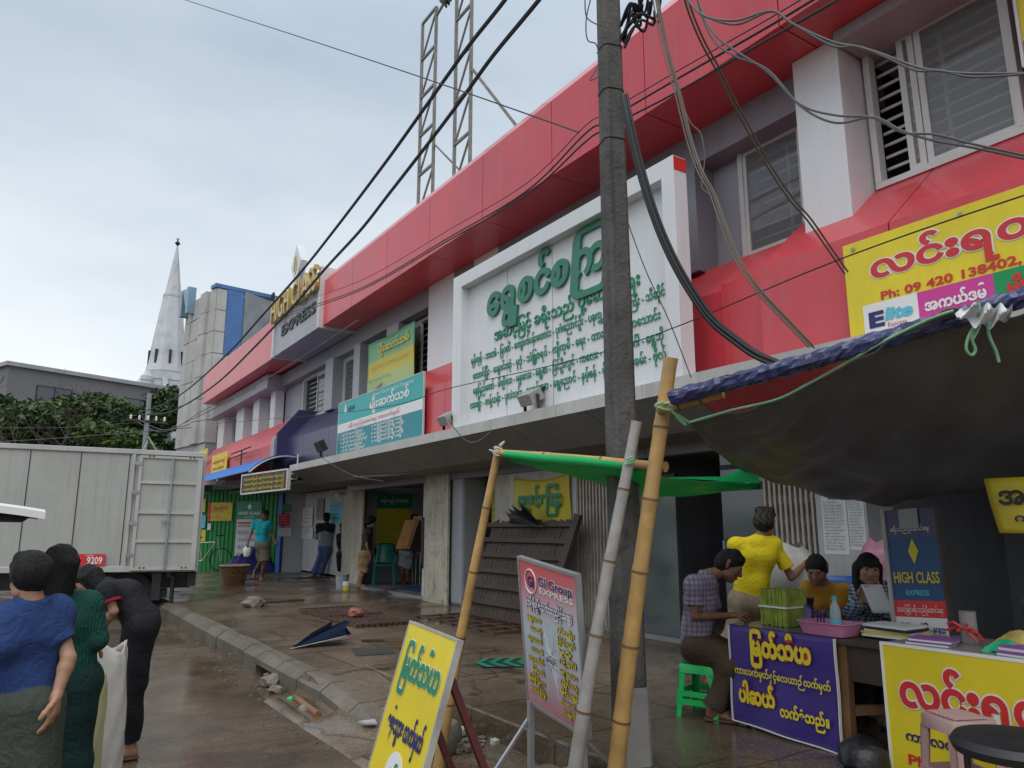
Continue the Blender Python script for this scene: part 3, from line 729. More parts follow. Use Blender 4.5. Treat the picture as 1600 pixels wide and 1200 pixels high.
# --- yellow cloth banner by the shutters
t = thing('cloth_banner', 'yellow cloth banner with green Burmese letters tied to the white panel between the gates', 'banner', (6.0, 8.4, 1.2))
g = MB(); g.grid(lambda u, v: (6.04 + .02 * sin(u * 7) * (1 - v) + .012 * sin(u * 13 + v * 6), 9.12 - u * 1.32, 1.33 + v * (.80 - .05 * sin(u * pi)) - .02 * sin(u * pi) * v), 30, 16)
g.build('cloth', M['yellow_dull'], t, smooth=True, solid=.003)
B = Board((6.0, 9.12, 1.33), RY, UZ, 1.32, .8)
B.text('ရွှေစင်စကြာ', .10, .46, .36, M['green_ink'], t, width=.78, bold=.045, off=-.005)
b = MB()
for y in (9.1, 8.45, 7.83): b.tube([(6.03, y, 2.06), (6.06, y + .02, 2.2)], .006, 5)
b.build('tie', M['frame_white'], t)
# --- notices and papers, poster, on the walls
def poster(name, lb, cat, org, right, w, h, paper, lines, ink, title=None, tink=None, group=None, rect=None, seedv=1):
    t = thing(name, lb, cat, org, group=group)
    B = Board(org, right, UZ, w, h)
    b = MB(); B.rect(b, 0, 0, 1, 1, 0, .004); b.build('sheet', M[paper], t)
    for (a0, b0, a1, b1, mm) in rect or []:
        b = MB(); B.rect(b, a0, b0, a1, b1, .003, .002); b.build('colour_block', M[mm], t)
    rr = random.Random(seedv)
    words = ['ရန်ကုန်', 'ခရီးသည်', 'ပို့ဆောင်', 'လက်မှတ်', 'မန္တလေး', 'ကားဂိတ်', 'နေပြည်', 'ပြင်ဦး', 'ထားဝယ်']
    if title: B.text(title[0], .5, title[1], title[2], M[tink or ink], t, width=title[3], align='C', bold=.03, off=.006)
    if lines:
        mb = MB(); top, bot, n, sz = lines
        for i in range(n):
            B.text(' '.join(rr.choice(words) for _ in range(3)), .08, top - (top - bot) * i / max(1, n - 1), sz, None, None, width=rr.uniform(.55, .84), mb=mb, off=.006)
        mb.build('lettering', M[ink], t, fixn=False)
    return t
PX = 5.994
for i, (y, z, w_, h_, lb) in enumerate(((4.02, 1.72, .30, .38, 'printed timetable sheet taped at the top of the notice pier'), (4.10, 1.18, .24, .52, 'long price list taped low on the left half of the notice pier'), (3.85, 1.22, .15, .48, 'narrow list taped on the right half of the notice pier'))):
    poster('notice_sheet', lb, 'notice', (PX, y, z), RY, w_, h_, 'white', (.85, .08, 16, .028), 'black_ink', ('စာရင်း', .91, .045, .4), group='sheets on the notice pier', seedv=i)
for z, y, lb in ((2.11, 4.05, 'strip of brown tape above the top notice sheet'), (1.70, 4.06, 'strip of brown tape across the middle of the notice pier')):
    t = MB().box(5.984, 5.992, y - .34, y, z, z + .035).build('tape_strip', mat('tape', (.45, .26, .06), .3, .1, 4)); tag(t, lb, 'tape', 'brown tape on the notice pier')
poster('green_poster', 'dull green poster with a dark title band on the wall of the open shop', 'poster', (6.74, 15.735, 1.02), (1, 0, 0), .86, 1.15, 'green_poster_paper' if 'green_poster_paper' in M else 'yellow_dull', (.5, .1, 7, .03), 'green_ink', ('ခရီးသည် EXPRESS', .84, .09, .8), 'white', rect=[(0, .72, 1, 1, 'green_ink')])
poster('wall_strip', 'black and yellow strip notice below the green poster', 'notice', (6.72, 15.73, .84), (1, 0, 0), .92, .14, 'black', None, 'white', ('VIP BUS TICKET', .4, .4, .8), 'white')
poster('window_poster', 'tall yellow poster behind the dark doorway left of the banner', 'poster', (6.45, 10.4, .75), RY, .62, 1.35, 'yellow_dull', (.92, .30, 9, .06), 'green_ink')
# dark boards with papers in the shop at the far end
for i, (px0, px1, py0, py1, pap, lb) in enumerate(((466, 489, 841, 826, 'white', 'white notice with black lines, upper of two under the ceiling of the far shop'), (466, 489, 826, 793, 'white', 'white lined notice, lower of two in the far shop'), (435, 453, 822, 802, 'red_ink', 'small red notice beside the blue post'), (440, 455, 800, 788, 'green_board', 'small green notice above the red one'), (435, 455, 838, 825, 'white', 'pale notice below the red one'), (494, 506, 812, 778, 'dark_panel', 'dark framed picture strip beside the notices'), (514, 538, 817, 784, 'sky_ink', 'pale blue sheet on the wall right of the standing customer'))):
    X = 6.96 if i not in (2, 3, 4) else None
    if i in (0, 1): py0, py1 = ((822, 793), (828, 841))[i] if i == 0 else (841, 824)
    p0, p1 = (at(px0, py0, X=6.96), at(px1, py1, X=6.96)) if X else (at(px0, py0, Y=21.55), at(px1, py1, Y=21.55))
    rt = RY if X else (1, 0, 0)
    w_ = (p0 - V((p1.x, p1.y, p0.z))).length
    poster('wall_notice', lb, 'notice', tuple(p0), rt, w_, p1.z - p0.z, pap, (.8, .2, 4, .1), 'white' if pap in ('red_ink', 'green_board') else 'black_ink', group='notices in the far shop', seedv=i + 9)

# ================================================================== fittings along the canopy
M['lamp_grey'] = mat('lamp_grey', (.42, .42, .41), .45, .12, 5, metal=.3)
for (y, lb) in ((8.78, 'grey box floodlight on the canopy at the left edge of the white sign'), (6.82, 'grey box floodlight on the canopy in front of the white sign')):
    t = thing('flood_light', lb, 'floodlight', (4.75, y, 2.70), group='floodlights on the canopy')
    b = MB(); b.obox((4.74, y, 2.86), (.085, 0, .05), (0, .12, 0), (-.035, 0, .06)); b.build('housing', M['lamp_grey'], t, bevel=.01)
    b = MB(); b.obox((4.792, y, 2.94), (.078, 0, .046), (0, .11, 0), (-.004, 0, .006)); b.build('lens', M['glass'], t)
    b = MB()
    for s_ in (-.135, .135): b.bar((4.76, y + s_, 2.70), (4.74, y + s_, 2.88), .012, .04, (1, 0, 0))
    b.bar((4.76, y - .135, 2.706), (4.76, y + .135, 2.706), .012, .04, (1, 0, 0)); b.build('bracket', M['rust'], t)
t = thing('flood_light', 'small black floodlight on the canopy in front of the navy apron', 'floodlight', (4.75, 13.9, 2.70), group='floodlights on the canopy')
b = MB(); b.obox((4.76, 13.9, 2.95), (.05, 0, .03), (0, .15, 0), (-.05, 0, .09)); b.build('housing', M['black'], t); b = MB(); b.bar((4.78, 13.9, 2.70), (4.76, 13.9, 2.9), .05, .03); b.build('bracket', M['black'], t)
t = thing('security_camera', 'white bullet camera on the old timber pier under the canopy', 'camera', (6.0, 15.8, 2.2))
b = MB(); b.lathe((6.05, 15.95, 2.16), [(.02, 0), (.05, .01), (.05, .26), (.04, .28)], 12, axis=(-.75, -.45, -.15)); b.build('body', M['frame_white'], t)
b = MB(); b.tube([(6.12, 16.0, 2.17), (6.15, 15.9, 2.3)], .02); b.build('bracket', M['frame_white'], t)
# lattice masts of an old billboard on the roof, two crows
t = thing('billboard_frame', 'rusty steel lattice frame of an old billboard standing on the roof', 'steel frame', (6.5, 12.5, 6.5))
def mast(yb, wd, zt):
    q = MB()
    for y in (yb, yb - wd): q.bar((6.5, y, 6.5), (6.5, y, zt), .055, .055)
    z = 7.0; k = 0
    while z < zt + .01:
        q.bar((6.5, yb, z), (6.5, yb - wd, z), .05, .05)
        if z + .85 < zt + .01: q.bar((6.5, yb, z), (6.5, yb - wd, z + .85), .035, .035)
        z += .92; k += 1
    q.build('mast', M['steel_old'], t)
M['steel_old'] = mat('steel_old', (.25, .235, .21), .6, .25, 5, metal=.4, spots=.45, spotcol=(.14, .08, .045))
mast(13.52, .66, 12.52); mast(11.95, .62, 14.36)
q = MB(); q.bar((6.5, 12.86, 12.3), (6.5, 10.4, 12.9), .045, .045); q.build('top_rail', M['steel_old'], t)
q = MB(); q.bar((6.5, 11.33, 10.2), (6.9, 10.1, 8.3), .05, .05); q.bar((6.5, 12.86, 9.3), (6.9, 12.0, 8.2), .035, .035); q.bar((6.5, 10.1, 6.5), (6.9, 10.1, 8.35), .05, .05); q.bar((6.9, 12.0, 6.5), (6.9, 12.0, 8.25), .05, .05); q.build('brace', M['steel_old'], t)
M['crow'] = mat('crow', (.015, .015, .02), .5, .2, 20)
for i, (y, sc, lb) in enumerate(((12.56, 1.0, 'black crow facing away on the billboard rail, the lower of the pair'), (12.38, 1.1, 'black crow with its head raised on the billboard rail, the upper of the pair'))):
    z = 12.3 + (12.86 - y) * .244 + .02
    t = thing('crow', lb, 'crow', (6.5, y, z), group='crows on the billboard frame')
    q = MB()
    q.tube([(6.5, y - .16 * sc, z - .18 * sc), (6.5, y - .08 * sc, z - .02), (6.5, y, z + .10 * sc), (6.5, y + .06 * sc, z + .20 * sc), (6.5, y + .075 * sc, z + .28 * sc), (6.5, y + .10 * sc, z + .33 * sc), (6.5, y + .15 * sc, z + .345 * sc), (6.5, y + .23 * sc, z + .325 * sc)],
           [.02, .05, .085 * sc, .075 * sc, .05 * sc, .052 * sc, .03, .005], 10)
    q.build('body', M['crow'], t, smooth=True)
    q = MB(); q.tube([(6.43, y + .02, z + .2), (6.41, y - .07, z + .05), (6.44, y - .17, z - .12)], [.02, .05, .01], 8); q.tube([(6.57, y + .02, z + .2), (6.59, y - .07, z + .05), (6.56, y - .17, z - .12)], [.02, .05, .01], 8); q.build('wing', M['crow'], t, smooth=True)
    q = MB(); q.tube([(6.48, y, z + .06), (6.48, y, z)], .008, 5); q.tube([(6.52, y, z + .06), (6.52, y, z)], .008, 5); q.build('leg', M['crow'], t)
# ================================================================== beyond: tower block, church, dark building, trees
t = thing('panelled_building', 'tall pale grey panelled building with a blue corner strip beyond the shops', 'building', (5.4, 28, 0))
ang = radians(8.6); dv = V((-sin(ang), cos(ang), 0)); cvec = V((5.4, 28, 0)); side = V((cos(ang), sin(ang), 0))
def TP(a, s_, z): q = cvec + dv * a + side * s_; return V((q.x, q.y, z))
M['tower_panel'] = mat('tower_panel', (.47, .46, .44), .7, .14, 1.1, .1, 20, streak=.4, spotcol=(.2, .19, .18))
b = MB(); b.prism([TP(0, 0, 0), TP(3.1, 0, 0), TP(3.1, 6, 0), TP(0, 6, 0)], (0, 0, 10.0)); b.build('wall', M['room_wall'], t)
b = MB(); rr = random.Random(5)
for i in range(5):
    for k in range(7):
        a0, a1 = i * .62 + .012, (i + 1) * .62 - .012; z0, z1 = 4.4 + k * .82 + .012, 4.4 + (k + 1) * .82 - .012
        out = .05 + (.12 if i == 1 else 0) + rr.uniform(0, .02)
        b.prism([TP(a0, -out, z0), TP(a1, -out, z0), TP(a1, -out, z1), TP(a0, -out, z1)], side * (out - .004))
for k in range(4):
    z0, z1 = .4 + k * 1.0, .4 + k * 1.0 + .97
    for i in range(2): b.prism([TP(i * .6 + .01, -.02, z0), TP(i * .6 + .59, -.02, z0), TP(i * .6 + .59, -.02, z1), TP(i * .6 + .01, -.02, z1)], side * .016)
b.build('cladding', M['tower_panel'], t)
b = MB()
for k in range(7): b.prism([TP(-.03, .0, 4.4 + k * .82 + .012), TP(-.03, .35, 4.4 + k * .82 + .012), TP(-.03, .35, 5.2 + k * .82), TP(-.03, .0, 5.2 + k * .82)], dv * .026)
b.build('corner_panel', M['tower_panel'], t)
b = MB(); b.prism([TP(-.05, .36, 7.7), TP(-.05, 1.0, 7.7), TP(-.05, 1.0, 10.15), TP(-.05, .36, 10.15)], dv * .046); b.prism([TP(-.06, -.1, 10.16), TP(-.06, 2.6, 10.16), TP(-.06, 2.6, 10.3), TP(-.06, -.1, 10.3)], dv * .5); b.build('blue_strip', mat('blue_trim', (.07, .17, .40), .5, .12, 2, streak=.25), t)
M['sheet_grey'] = mat('sheet_grey', (.22, .24, .26), .55, .25, .8, .3, 6, streak=.35, spotcol=(.12, .12, .12))
b = MB(); b.grid(lambda u, v: TP(-.05 - .03 * sin(u * 11 + 2 * v), 1.01 + u * 5.5, 7.0 + v * (3.2 - .8 * u)), 24, 10); b.build('grey_sheeting', M['sheet_grey'], t, smooth=True)
b = MB(); b.prism([TP(-.04, .36, 5.0), TP(-.04, 1.3, 5.0), TP(-.04, 1.3, 7.6), TP(-.04, .36, 7.6)], dv * .036); b.build('side_panel', mat('pale_pink', (.48, .40, .40), .7, .12, 2, streak=.3), t)
t = thing('rooftop_letter', 'pale blue metal letter standing on the roof edge of the panelled building', 'letter', (5.2, 30, 10))
a0 = 2.2
b = MB()
for a_, s_ in ((3.05, 0), (2.35, 0)): b.prism([TP(a_, -.35, 9.6), TP(a_ - .22, -.35, 9.6), TP(a_ - .22, -.35, 10.65), TP(a_, -.35, 10.65)], side * .3)
b.prism([TP(2.83, -.34, 10.65), TP(2.63, -.34, 10.65), TP(2.13, -.34, 9.9), TP(2.35, -.34, 9.8)], side * .28)
b.build('letter', mat('pale_blue', (.22, .33, .42), .35, .12, 2, metal=.3), t)
t = tag(MB().tube([(7.4, 28.0, 10.05), (7.42, 27.98, 10.2), (7.44, 27.95, 10.32)], [.05, .08, .03], 8).build('roof_bird', M['crow'], smooth=True), 'dark bird on the roof edge of the panelled building', 'bird')
# church
ch = thing('church', 'white stone church with a tall tapering spire and red roof beyond the trees', 'church', (16.5, 116, 0))
M['church_stone'] = mat('church_stone', (.52, .53, .54), .85, .14, .16, .2, 3, spots=.5, spotcol=(.20, .20, .20), streak=.3)
cx, cy = 16.2, 116.0
def ngon(n, r, z, ph=pi / 8): return [(cx + r * cos(2 * pi * k / n + ph), cy + r * sin(2 * pi * k / n + ph), z) for k in range(n)]
def loft(mb, rings):
    n = len(rings[0]); vs = [p for R in rings for p in R]; fs = []
    for i in range(len(rings) - 1):
        for k in range(n): fs.append((i * n + k, i * n + (k + 1) % n, (i + 1) * n + (k + 1) % n, (i + 1) * n + k))
    fs.append(tuple(range((len(rings) - 1) * n, len(rings) * n))); mb.add(vs, fs)
b = MB(); loft(b, [ngon(8, 2.85, 23.5), ngon(8, 2.5, 26.0), ngon(8, 1.3, 35.2), ngon(8, 1.18, 35.2), ngon(8, .12, 43.0)]); b.build('spire', M['church_stone'], ch)
b = MB(); loft(b, [ngon(8, 1.38, 34.9), ngon(8, 1.38, 35.3)]); loft(b, [ngon(8, 2.75, 23.2), ngon(8, 2.8, 23.6)]); b.build('band', M['church_stone'], ch)
b = MB()
for k in range(9): b.box(cx - 2.75, cx + 2.75, cy - 2.83, cy - 2.8, 12.5 + k * 1.2, 12.56 + k * 1.2)
b.build('string_course', M['black'], ch)
b = MB()
for k in range(8):
    a_ = 2 * pi * k / 8; r0 = 2.42
    b.obox((cx + r0 * cos(a_), cy + r0 * sin(a_), 25.6), (.14 * cos(a_), .14 * sin(a_), 0), (-.16 * sin(a_), .16 * cos(a_), 0), (0, 0, 1.0))
b.build('lancet_window', M['black'], ch)
b = MB(); b.box(cx - 2.7, cx + 2.7, cy - 2.7, cy + 2.7, 0, 23.2); b.build('tower', M['church_stone'], ch)
for sx_, sy_ in ((-1, -1), (1, -1), (-1, 1), (1, 1)):
    b = MB(); b.lathe((cx + sx_ * 2.75, cy + sy_ * 2.75, 12), [(.7, 0), (.7, 9.6), (.85, 9.8), (.85, 10.3), (.6, 10.5), (.2, 11.1)], 10); b.build('pinnacle', M['church_stone'], ch)
M['church_roof'] = mat('church_roof', (.30, .055, .045), .6, .15, .5)
b = MB(); b.prism([(cx + 1.2, cy - 4, 15.5), (cx + 9, cy - 4, 15.5), (cx + 9, cy - 2.0, 21.5), (cx + 1.2, cy - 2.0, 21.5)], (0, .3, 0)); b.build('roof', M['church_roof'], ch)
b = MB(); b.box(cx - 4, cx + 9, cy - 3.95, cy + 10, 0, 15.4); b.prism([(cx + .2, cy - 4.1, 15.4), (cx + 1.2, cy - 4.1, 15.4), (cx - .3, cy - 3.4, 22.5), (cx - .9, cy - 3.4, 22.3)], (0, .4, 0)); b.build('nave', M['church_stone'], ch)
b = MB(); b.lathe((cx, cy, 42.9), [(.05, 0), (.1, .2), (.42, .55), (.12, .9), (.04, 1.5)], 8); b.bar((cx - .3, cy, 44.1), (cx + .3, cy, 44.1), .06, .06); b.build('finial', M['black'], ch)
# flat roofed dark grey building
t = thing('office_building', 'flat roofed dark grey building with wide dark windows behind the trees', 'building', (-30, 90, 0))
M['office_wall'] = mat('office_wall', (.17, .165, .17), .8, .1, .2)
p0, p1 = at(14, 571, D=88), at(262, 597, D=104); pl = at(-12, 612, D=92)
zt = 20.3
def OP(q, z): return V((q.x, q.y, z))
dvv = (V((p1.x, p1.y, 0)) - V((p0.x, p0.y, 0))); L0 = dvv.length; dvv.normalize(); nb = V((-dvv.y, dvv.x, 0))
if nb.dot(CD) < 0: nb = -nb
b = MB(); b.prism([OP(p0, 0), OP(p0 + dvv * (L0 + 8), 0), OP(p0 + dvv * (L0 + 8) + nb * 14, 0), OP(p0 + nb * 14, 0)], (0, 0, zt)); b.build('wall', M['office_wall'], t)
b = MB(); b.prism([OP(p0 - nb * .4 - dvv * .4, zt), OP(p0 + dvv * (L0 + 8.4) - nb * .4, zt), OP(p0 + dvv * (L0 + 8.4) + nb * 14, zt), OP(p0 + nb * 14 - dvv * .4, zt)], (0, 0, .5)); b.build('roof', M['room_wall'], t)
M['office_glass'] = mat('office_glass', (.035, .045, .06), .12, .2, .3, spec=.8)
for fl in range(3):
    for k in range(4):
        a0 = 3.2 + k * 5.4; zz = 15.9 - fl * 4.2
        b = MB(); b.prism([OP(p0 + dvv * a0 - nb * .02, zz), OP(p0 + dvv * (a0 + 4.2) - nb * .02, zz), OP(p0 + dvv * (a0 + 4.2) - nb * .02, zz + 2.6), OP(p0 + dvv * a0 - nb * .02, zz + 2.6)], nb * .03)
        fw = b.build('window', M['black'], t)
        for q in range(2):
            b = MB(); a1 = a0 + .15 + q * 2.0; b.prism([OP(p0 + dvv * a1 - nb * .06, zz + .9), OP(p0 + dvv * (a1 + 1.85) - nb * .06, zz + .9), OP(p0 + dvv * (a1 + 1.85) - nb * .06, zz + 2.45), OP(p0 + dvv * a1 - nb * .06, zz + 2.45)], nb * .03); b.build('pane', M['office_glass'], fw)
# trees
def leaf_mat(name, col, var=.35):
    return mat(name, col, .55, var, .9, 0, spec=.35)
M['leaf_a'] = leaf_mat('leaf_dark', (.030, .062, .020)); M['leaf_b'] = leaf_mat('leaf_mid', (.060, .105, .026)); M['leaf_c'] = leaf_mat('leaf_light', (.085, .13, .03))
M['bark'] = mat('bark', (.065, .05, .04), .9, .3, 3, .5, 20)
def leaves_mesh(name, pts, size, m, parent, rng, flat=.5):
    n = len(pts); P = np.array(pts)
    a = rng.normal(size=(n, 3)); a[:, 2] *= flat; a /= np.linalg.norm(a, axis=1)[:, None] + 1e-9
    c = rng.normal(size=(n, 3)); c -= (c * a).sum(1)[:, None] * a; c /= np.linalg.norm(c, axis=1)[:, None] + 1e-9
    s = size * rng.uniform(.45, 1.6, n)[:, None]
    q = np.stack([P - a * s, P + c * s * .42, P + a * s, P - c * s * .42], 1).reshape(-1, 3)
    M_ = WM.get(parent)
    if M_ is not None: q = q - np.array(M_.translation)
    me = bpy.data.meshes.new(name); me.from_pydata(q.tolist(), [], np.arange(4 * n).reshape(-1, 4).tolist()); me.materials.append(m)
    o = bpy.data.objects.new(name, me); COL.objects.link(o); o.parent = parent; WM[o] = M_; return o
def branchy(mb, p, d, L, r, depth, rng, tips, spread=.6, up=.12):
    pts = [p]; dd = d.copy(); n = 4
    for i in range(n):
        dd = (dd + V(rng.normal(size=3)) * .16 + V((0, 0, up * .3))).normalized(); pts.append(pts[-1] + dd * L / n)
    mb.tube(pts, [r * (1 - .45 * i / n) for i in range(n + 1)], 6 if depth > 1 else 5, cap=False)
    tips.append((pts[-1], depth))
    if depth == 0: return
    for k in range(3 if depth > 1 else 2):
        j = 2 + (k % 3); nd = (dd + V(rng.normal(size=3)) * spread + V((0, 0, up))).normalized()
        branchy(mb, pts[min(j, n)], nd, L * rng.uniform(.6, .85), r * .55, depth - 1, rng, tips, spread, up)
def tree(lb, x, y, h, crown, lm, n, seed, name='street_tree', leaf=.30):
    rng = np.random.default_rng(seed); t = thing(name, lb, 'tree', (x, y, 0), group='trees behind the truck')
    mb = MB(); tips = []
    branchy(mb, V((x, y, -.1)), V((0, 0, 1)), h * .42, h * .028, 3, rng, tips, .75)
    mb.build('trunk', M['bark'], t, smooth=True)
    pts = []; cl = []
    for k in range(crown[3]):
        u = rng.normal(size=3); u /= np.linalg.norm(u); u *= rng.uniform(.45, 1.0)
        cl.append((np.array([x, y, crown[2]]) + u * np.array([crown[0], crown[0], crown[1]]), rng.uniform(.16, .34) * crown[0]))
    for c_, r_ in cl:
        k = int(n / len(cl)); u = rng.normal(size=(k, 3)); u /= np.linalg.norm(u, axis=1)[:, None]
        u *= (rng.uniform(.35, 1.12, k) ** .6)[:, None]
        pts.append(c_ + u * np.array([r_, r_, r_ * .62]))
    P = np.concatenate(pts); half = rng.random(len(P)) < .72
    leaves_mesh('crown', P[half], leaf, M[lm[0]], t, rng); leaves_mesh('crown', P[~half], leaf, M[lm[1]], t, rng)
    return t
def txy(px, D): p = at(px, 820, D=D); return p.x, p.y
for i, (px, D, h, cr, lm, n, lb, lf) in enumerate((
    (236, 50, 11.5, (4.6, 3.4, 7.9, 30), ('leaf_a', 'leaf_b'), 15000, 'dark green leafy tree below the church spire', .22),
    (150, 56, 12, (5.4, 4.0, 8.0, 34), ('leaf_b', 'leaf_c'), 14000, 'mid green spreading tree in front of the office building windows', .24),
    (60, 52, 11.8, (5.6, 4.0, 7.6, 34), ('leaf_b', 'leaf_a'), 14000, 'broad tree with layered dark branches near the left edge', .24),
    (-40, 50, 11, (4.8, 3.6, 7.4, 26), ('leaf_a', 'leaf_b'), 9000, 'dark tree cut by the left edge of the view', .24),
    (165, 43, 7.6, (3.4, 2.1, 5.3, 22), ('leaf_c', 'leaf_b'), 9000, 'light green low tree just above the truck roof', .20),
    (275, 60, 9, (3.6, 3.2, 6.2, 22), ('leaf_a', 'leaf_b'), 8000, 'dark tree half hidden by the panelled building', .24))):
    x, y = txy(px, D); tree(lb, x, y, h, cr, lm, n, 20 + i, leaf=lf)
for px, D, h, sd, lb in ((22, 46, 9.6, 3, 'bare dead tree with dark twisted branches at the left'), (118, 49, 9.6, 8, 'bare dark branches rising over the green tree tops')):
    x, y = txy(px, D); rng = np.random.default_rng(sd); t = thing('bare_tree', lb, 'tree', (x, y, 0), group='bare trees'); mb = MB(); tips = []
    branchy(mb, V((x, y, 0)), V((0, 0, 1)), h * .5, .16, 4, rng, tips, .7, .1); mb.build('trunk', M['bark'], t, smooth=True)
# low wall of shops across the far end of the street so the horizon is closed
t = thing('far_wall', 'long low grey wall closing the far end of the street behind the truck', 'wall', (-20, 70, 0))
b = MB(); b.box(-120, 40, 74, 74.6, 0, 3.2); b.box(-120, 40, 73.9, 74.7, 3.2, 3.35); b.build('wall', M['concrete'], t)
# far utility pole
p = at(214, 826, D=38); PXF, PYF = p.x, p.y
t = thing('utility_pole', 'slim far utility pole with crossing struts in front of the trees', 'pole', (PXF, PYF, 0))
b = MB(); b.tube([(PXF, PYF, 0), (PXF, PYF, 8.4)], [.16, .11], 10); b.build('pole', M['dark_panel'], t, smooth=True)
b = MB(); b.bar((PXF - 1, PYF - .3, 6.9), (PXF + 1, PYF + .1, 6.9), .1, .1); b.build('crossarm', M['rust'], t)
b = MB()
for k in range(5): b.lathe((PXF - .8 + .4 * k, PYF - .2, 6.95), [(.03, 0), (.06, .06), (.04, .12), (.06, .18), (.02, .24)], 8)
b.build('insulators', M['white'], t)
b = MB(); b.tube([(PXF + .1, PYF - .2, 5.9), (PXF - 1.0, PYF - 2.0, 3.0)], .035, 6); b.tube([(PXF + .1, PYF - .2, 6.1), (PXF + 1.8, PYF - 1.6, 3.0)], .035, 6); b.build('strut', M['concrete'], t)
# ================================================================== near pole and cables
M['pole'] = mat('pole_concrete', (.105, .10, .095), .9, .3, 3, .7, 45, streak=.9, spotcol=(.022, .022, .022), spots=.8)
M['pole_patch'] = mat('pole_patch', (.27, .265, .255), .85, .15, 3, .3, 40, streak=.3)
t = thing('utility_pole', 'stained square concrete utility pole close in front of the white sign', 'pole', (2.83, 3.17, .1))
b = MB()
def polring(z):
    k = (z - .2) / 4.7; h = .080 * (1 - k) + .062 * k; c = .022; lean = -.012 * k
    a = radians(-17); pts = []
    for (x, y) in ((h, -h + c), (h, h - c), (h - c, h), (-h + c, h), (-h, h - c), (-h, -h + c), (-h + c, -h), (h - c, -h)):
        pts.append((2.83 + x * cos(a) - y * sin(a) + lean, 3.17 + x * sin(a) + y * cos(a), z))
    return pts
loft(b, [polring(z) for z in (.0, .5, 1.2, 2.2, 3.4, 5.2, 7.5)]); b.build('pole', M['pole'], t)
b = MB()
def padring(z, e): return [((x - 2.83) * e + 2.835, (y - 3.17) * e + 3.165, z) for x, y, _ in polring(z)]
loft(b, [padring(.0, 1.10), padring(.55, 1.05), padring(.58, 1.01)]); b.build('cement_collar', M['pole_patch'], t)
b = MB()
for z in (3.72, 4.05, 4.35): b.tube(polring(z)[:] + [polring(z)[0]], .006, 5)
b.build('wire_wrap', M['black'], t)
M['cable'] = mat('cable', (.018, .018, .022), .55, .1, 5); M['cable_tan'] = mat('cable_tan', (.12, .098, .072), .6, .2, 4); M['cable_grey'] = mat('cable_grey', (.12, .12, .12), .6, .1, 4)
def spl(pts, n=8):
    P = [V(p) for p in pts]; out = []
    for i in range(len(P) - 1):
        p0, p1, p2, p3 = P[max(i - 1, 0)], P[i], P[i + 1], P[min(i + 2, len(P) - 1)]
        for k in range(n):
            s = k / n; out.append(.5 * ((2 * p1) + (p2 - p0) * s + (2 * p0 - 5 * p1 + 4 * p2 - p3) * s * s + (3 * p1 - p0 - 3 * p2 + p3) * s ** 3))
    return out + [P[-1]]
def pd(lst, d0, d1):
    """points on sight lines, the distance running evenly in 1/D as along a straight line"""
    n = len(lst); return [at(x, y, D=1 / ((1 / d0) + (1 / d1 - 1 / d0) * i / (n - 1))) for i, (x, y) in enumerate(lst)]
def cable(lb, strands, r, m, group='overhead cables'):
    t = MB()
    for s in strands: t.tube(spl(s, 6), r, 6)
    return tag(t.build('cable', M[m], None, smooth=True), lb, 'cable', group)
def straight(lst, d0, d1):
    """like pd, but 1/D follows the horizontal position, for a cable in one vertical plane"""
    xs = [p[0] for p in lst]; return [at(x, y, D=1 / (1 / d0 + (1 / d1 - 1 / d0) * (x - xs[0]) / (xs[-1] - xs[0]))) for x, y in lst]
c1 = [(845, -78), (789, 0), (736, 67), (700, 117), (654, 182), (600, 257), (522, 360), (466, 430), (400, 504), (368, 540), (320, 586), (280, 618), (245, 636), (216, 645)]
c2 = [(900, -76), (842, 0), (772, 85), (727, 147), (680, 210), (610, 300), (563, 360), (508, 420), (460, 476), (400, 540), (340, 598), (290, 632), (256, 646), (216, 647)]
cable('thick black power cable high over the street, the left of the two', [straight(c1, 6.3, 38)], .022, 'cable')
cable('thick black power cable high over the street, the right of the two', [straight(c2, 6.0, 38)], .022, 'cable')
cable('thin wire crossing the open sky from upper left to the cable joint by the pole', [straight([(230, -20), (290, 0), (500, 68), (700, 135), (905, 207)], 12, 4.6)], .005, 'cable')
j = [(455, 488), (560, 452), (700, 372), (822, 299), (912, 211), (945, 190), (1050, 128), (1200, 42), (1300, -18), (1420, -88)]
j2 = [(455, 492), (560, 455), (700, 376), (822, 305), (912, 224), (945, 202), (1050, 148), (1200, 62), (1300, 5), (1420, -65)]
cable('bundle of black wires running along the shop front and past the pole', [straight(j, 16, 3.4), straight(j2, 16, 3.4)], .0075, 'cable')
cable('thin black wire beside the bundle along the shop front', [straight([(x, y - 12) for x, y in j], 16, 3.4)], .004, 'cable')
b1 = [(975, 150), (983, 190), (1000, 262), (1022, 335), (1048, 398), (1078, 452), (1112, 500), (1150, 532), (1185, 556), (1230, 574)]
cable('thick black bundle of cables sagging from the pole to the navy roll', [pd([(x + dx, y + dy) for x, y in b1], 4.15, 3.75) for dx, dy in ((0, 0), (4, -3), (-4, 3), (3, 4), (-3, -4))], .0105, 'cable')
b2 = [(1020, -30), (1028, 20), (1042, 85), (1060, 150), (1076, 215), (1093, 265), (1112, 300), (1128, 345), (1145, 390), (1164, 425), (1192, 462), (1228, 500), (1268, 542)]
b2c = [(1044, 85), (1062, 150), (1078, 190), (1095, 210), (1101, 250), (1096, 290), (1110, 305)]
cable('tan bundle of thin wires hanging from high up to the navy roll', [pd([(x + dx, y + dy) for x, y in b2], 4.3, 3.3) for dx, dy in ((0, 0), (5, 2), (-4, 1), (2, -3))] + [pd(b2c, 4.2, 4.0)], .0042, 'cable_tan')
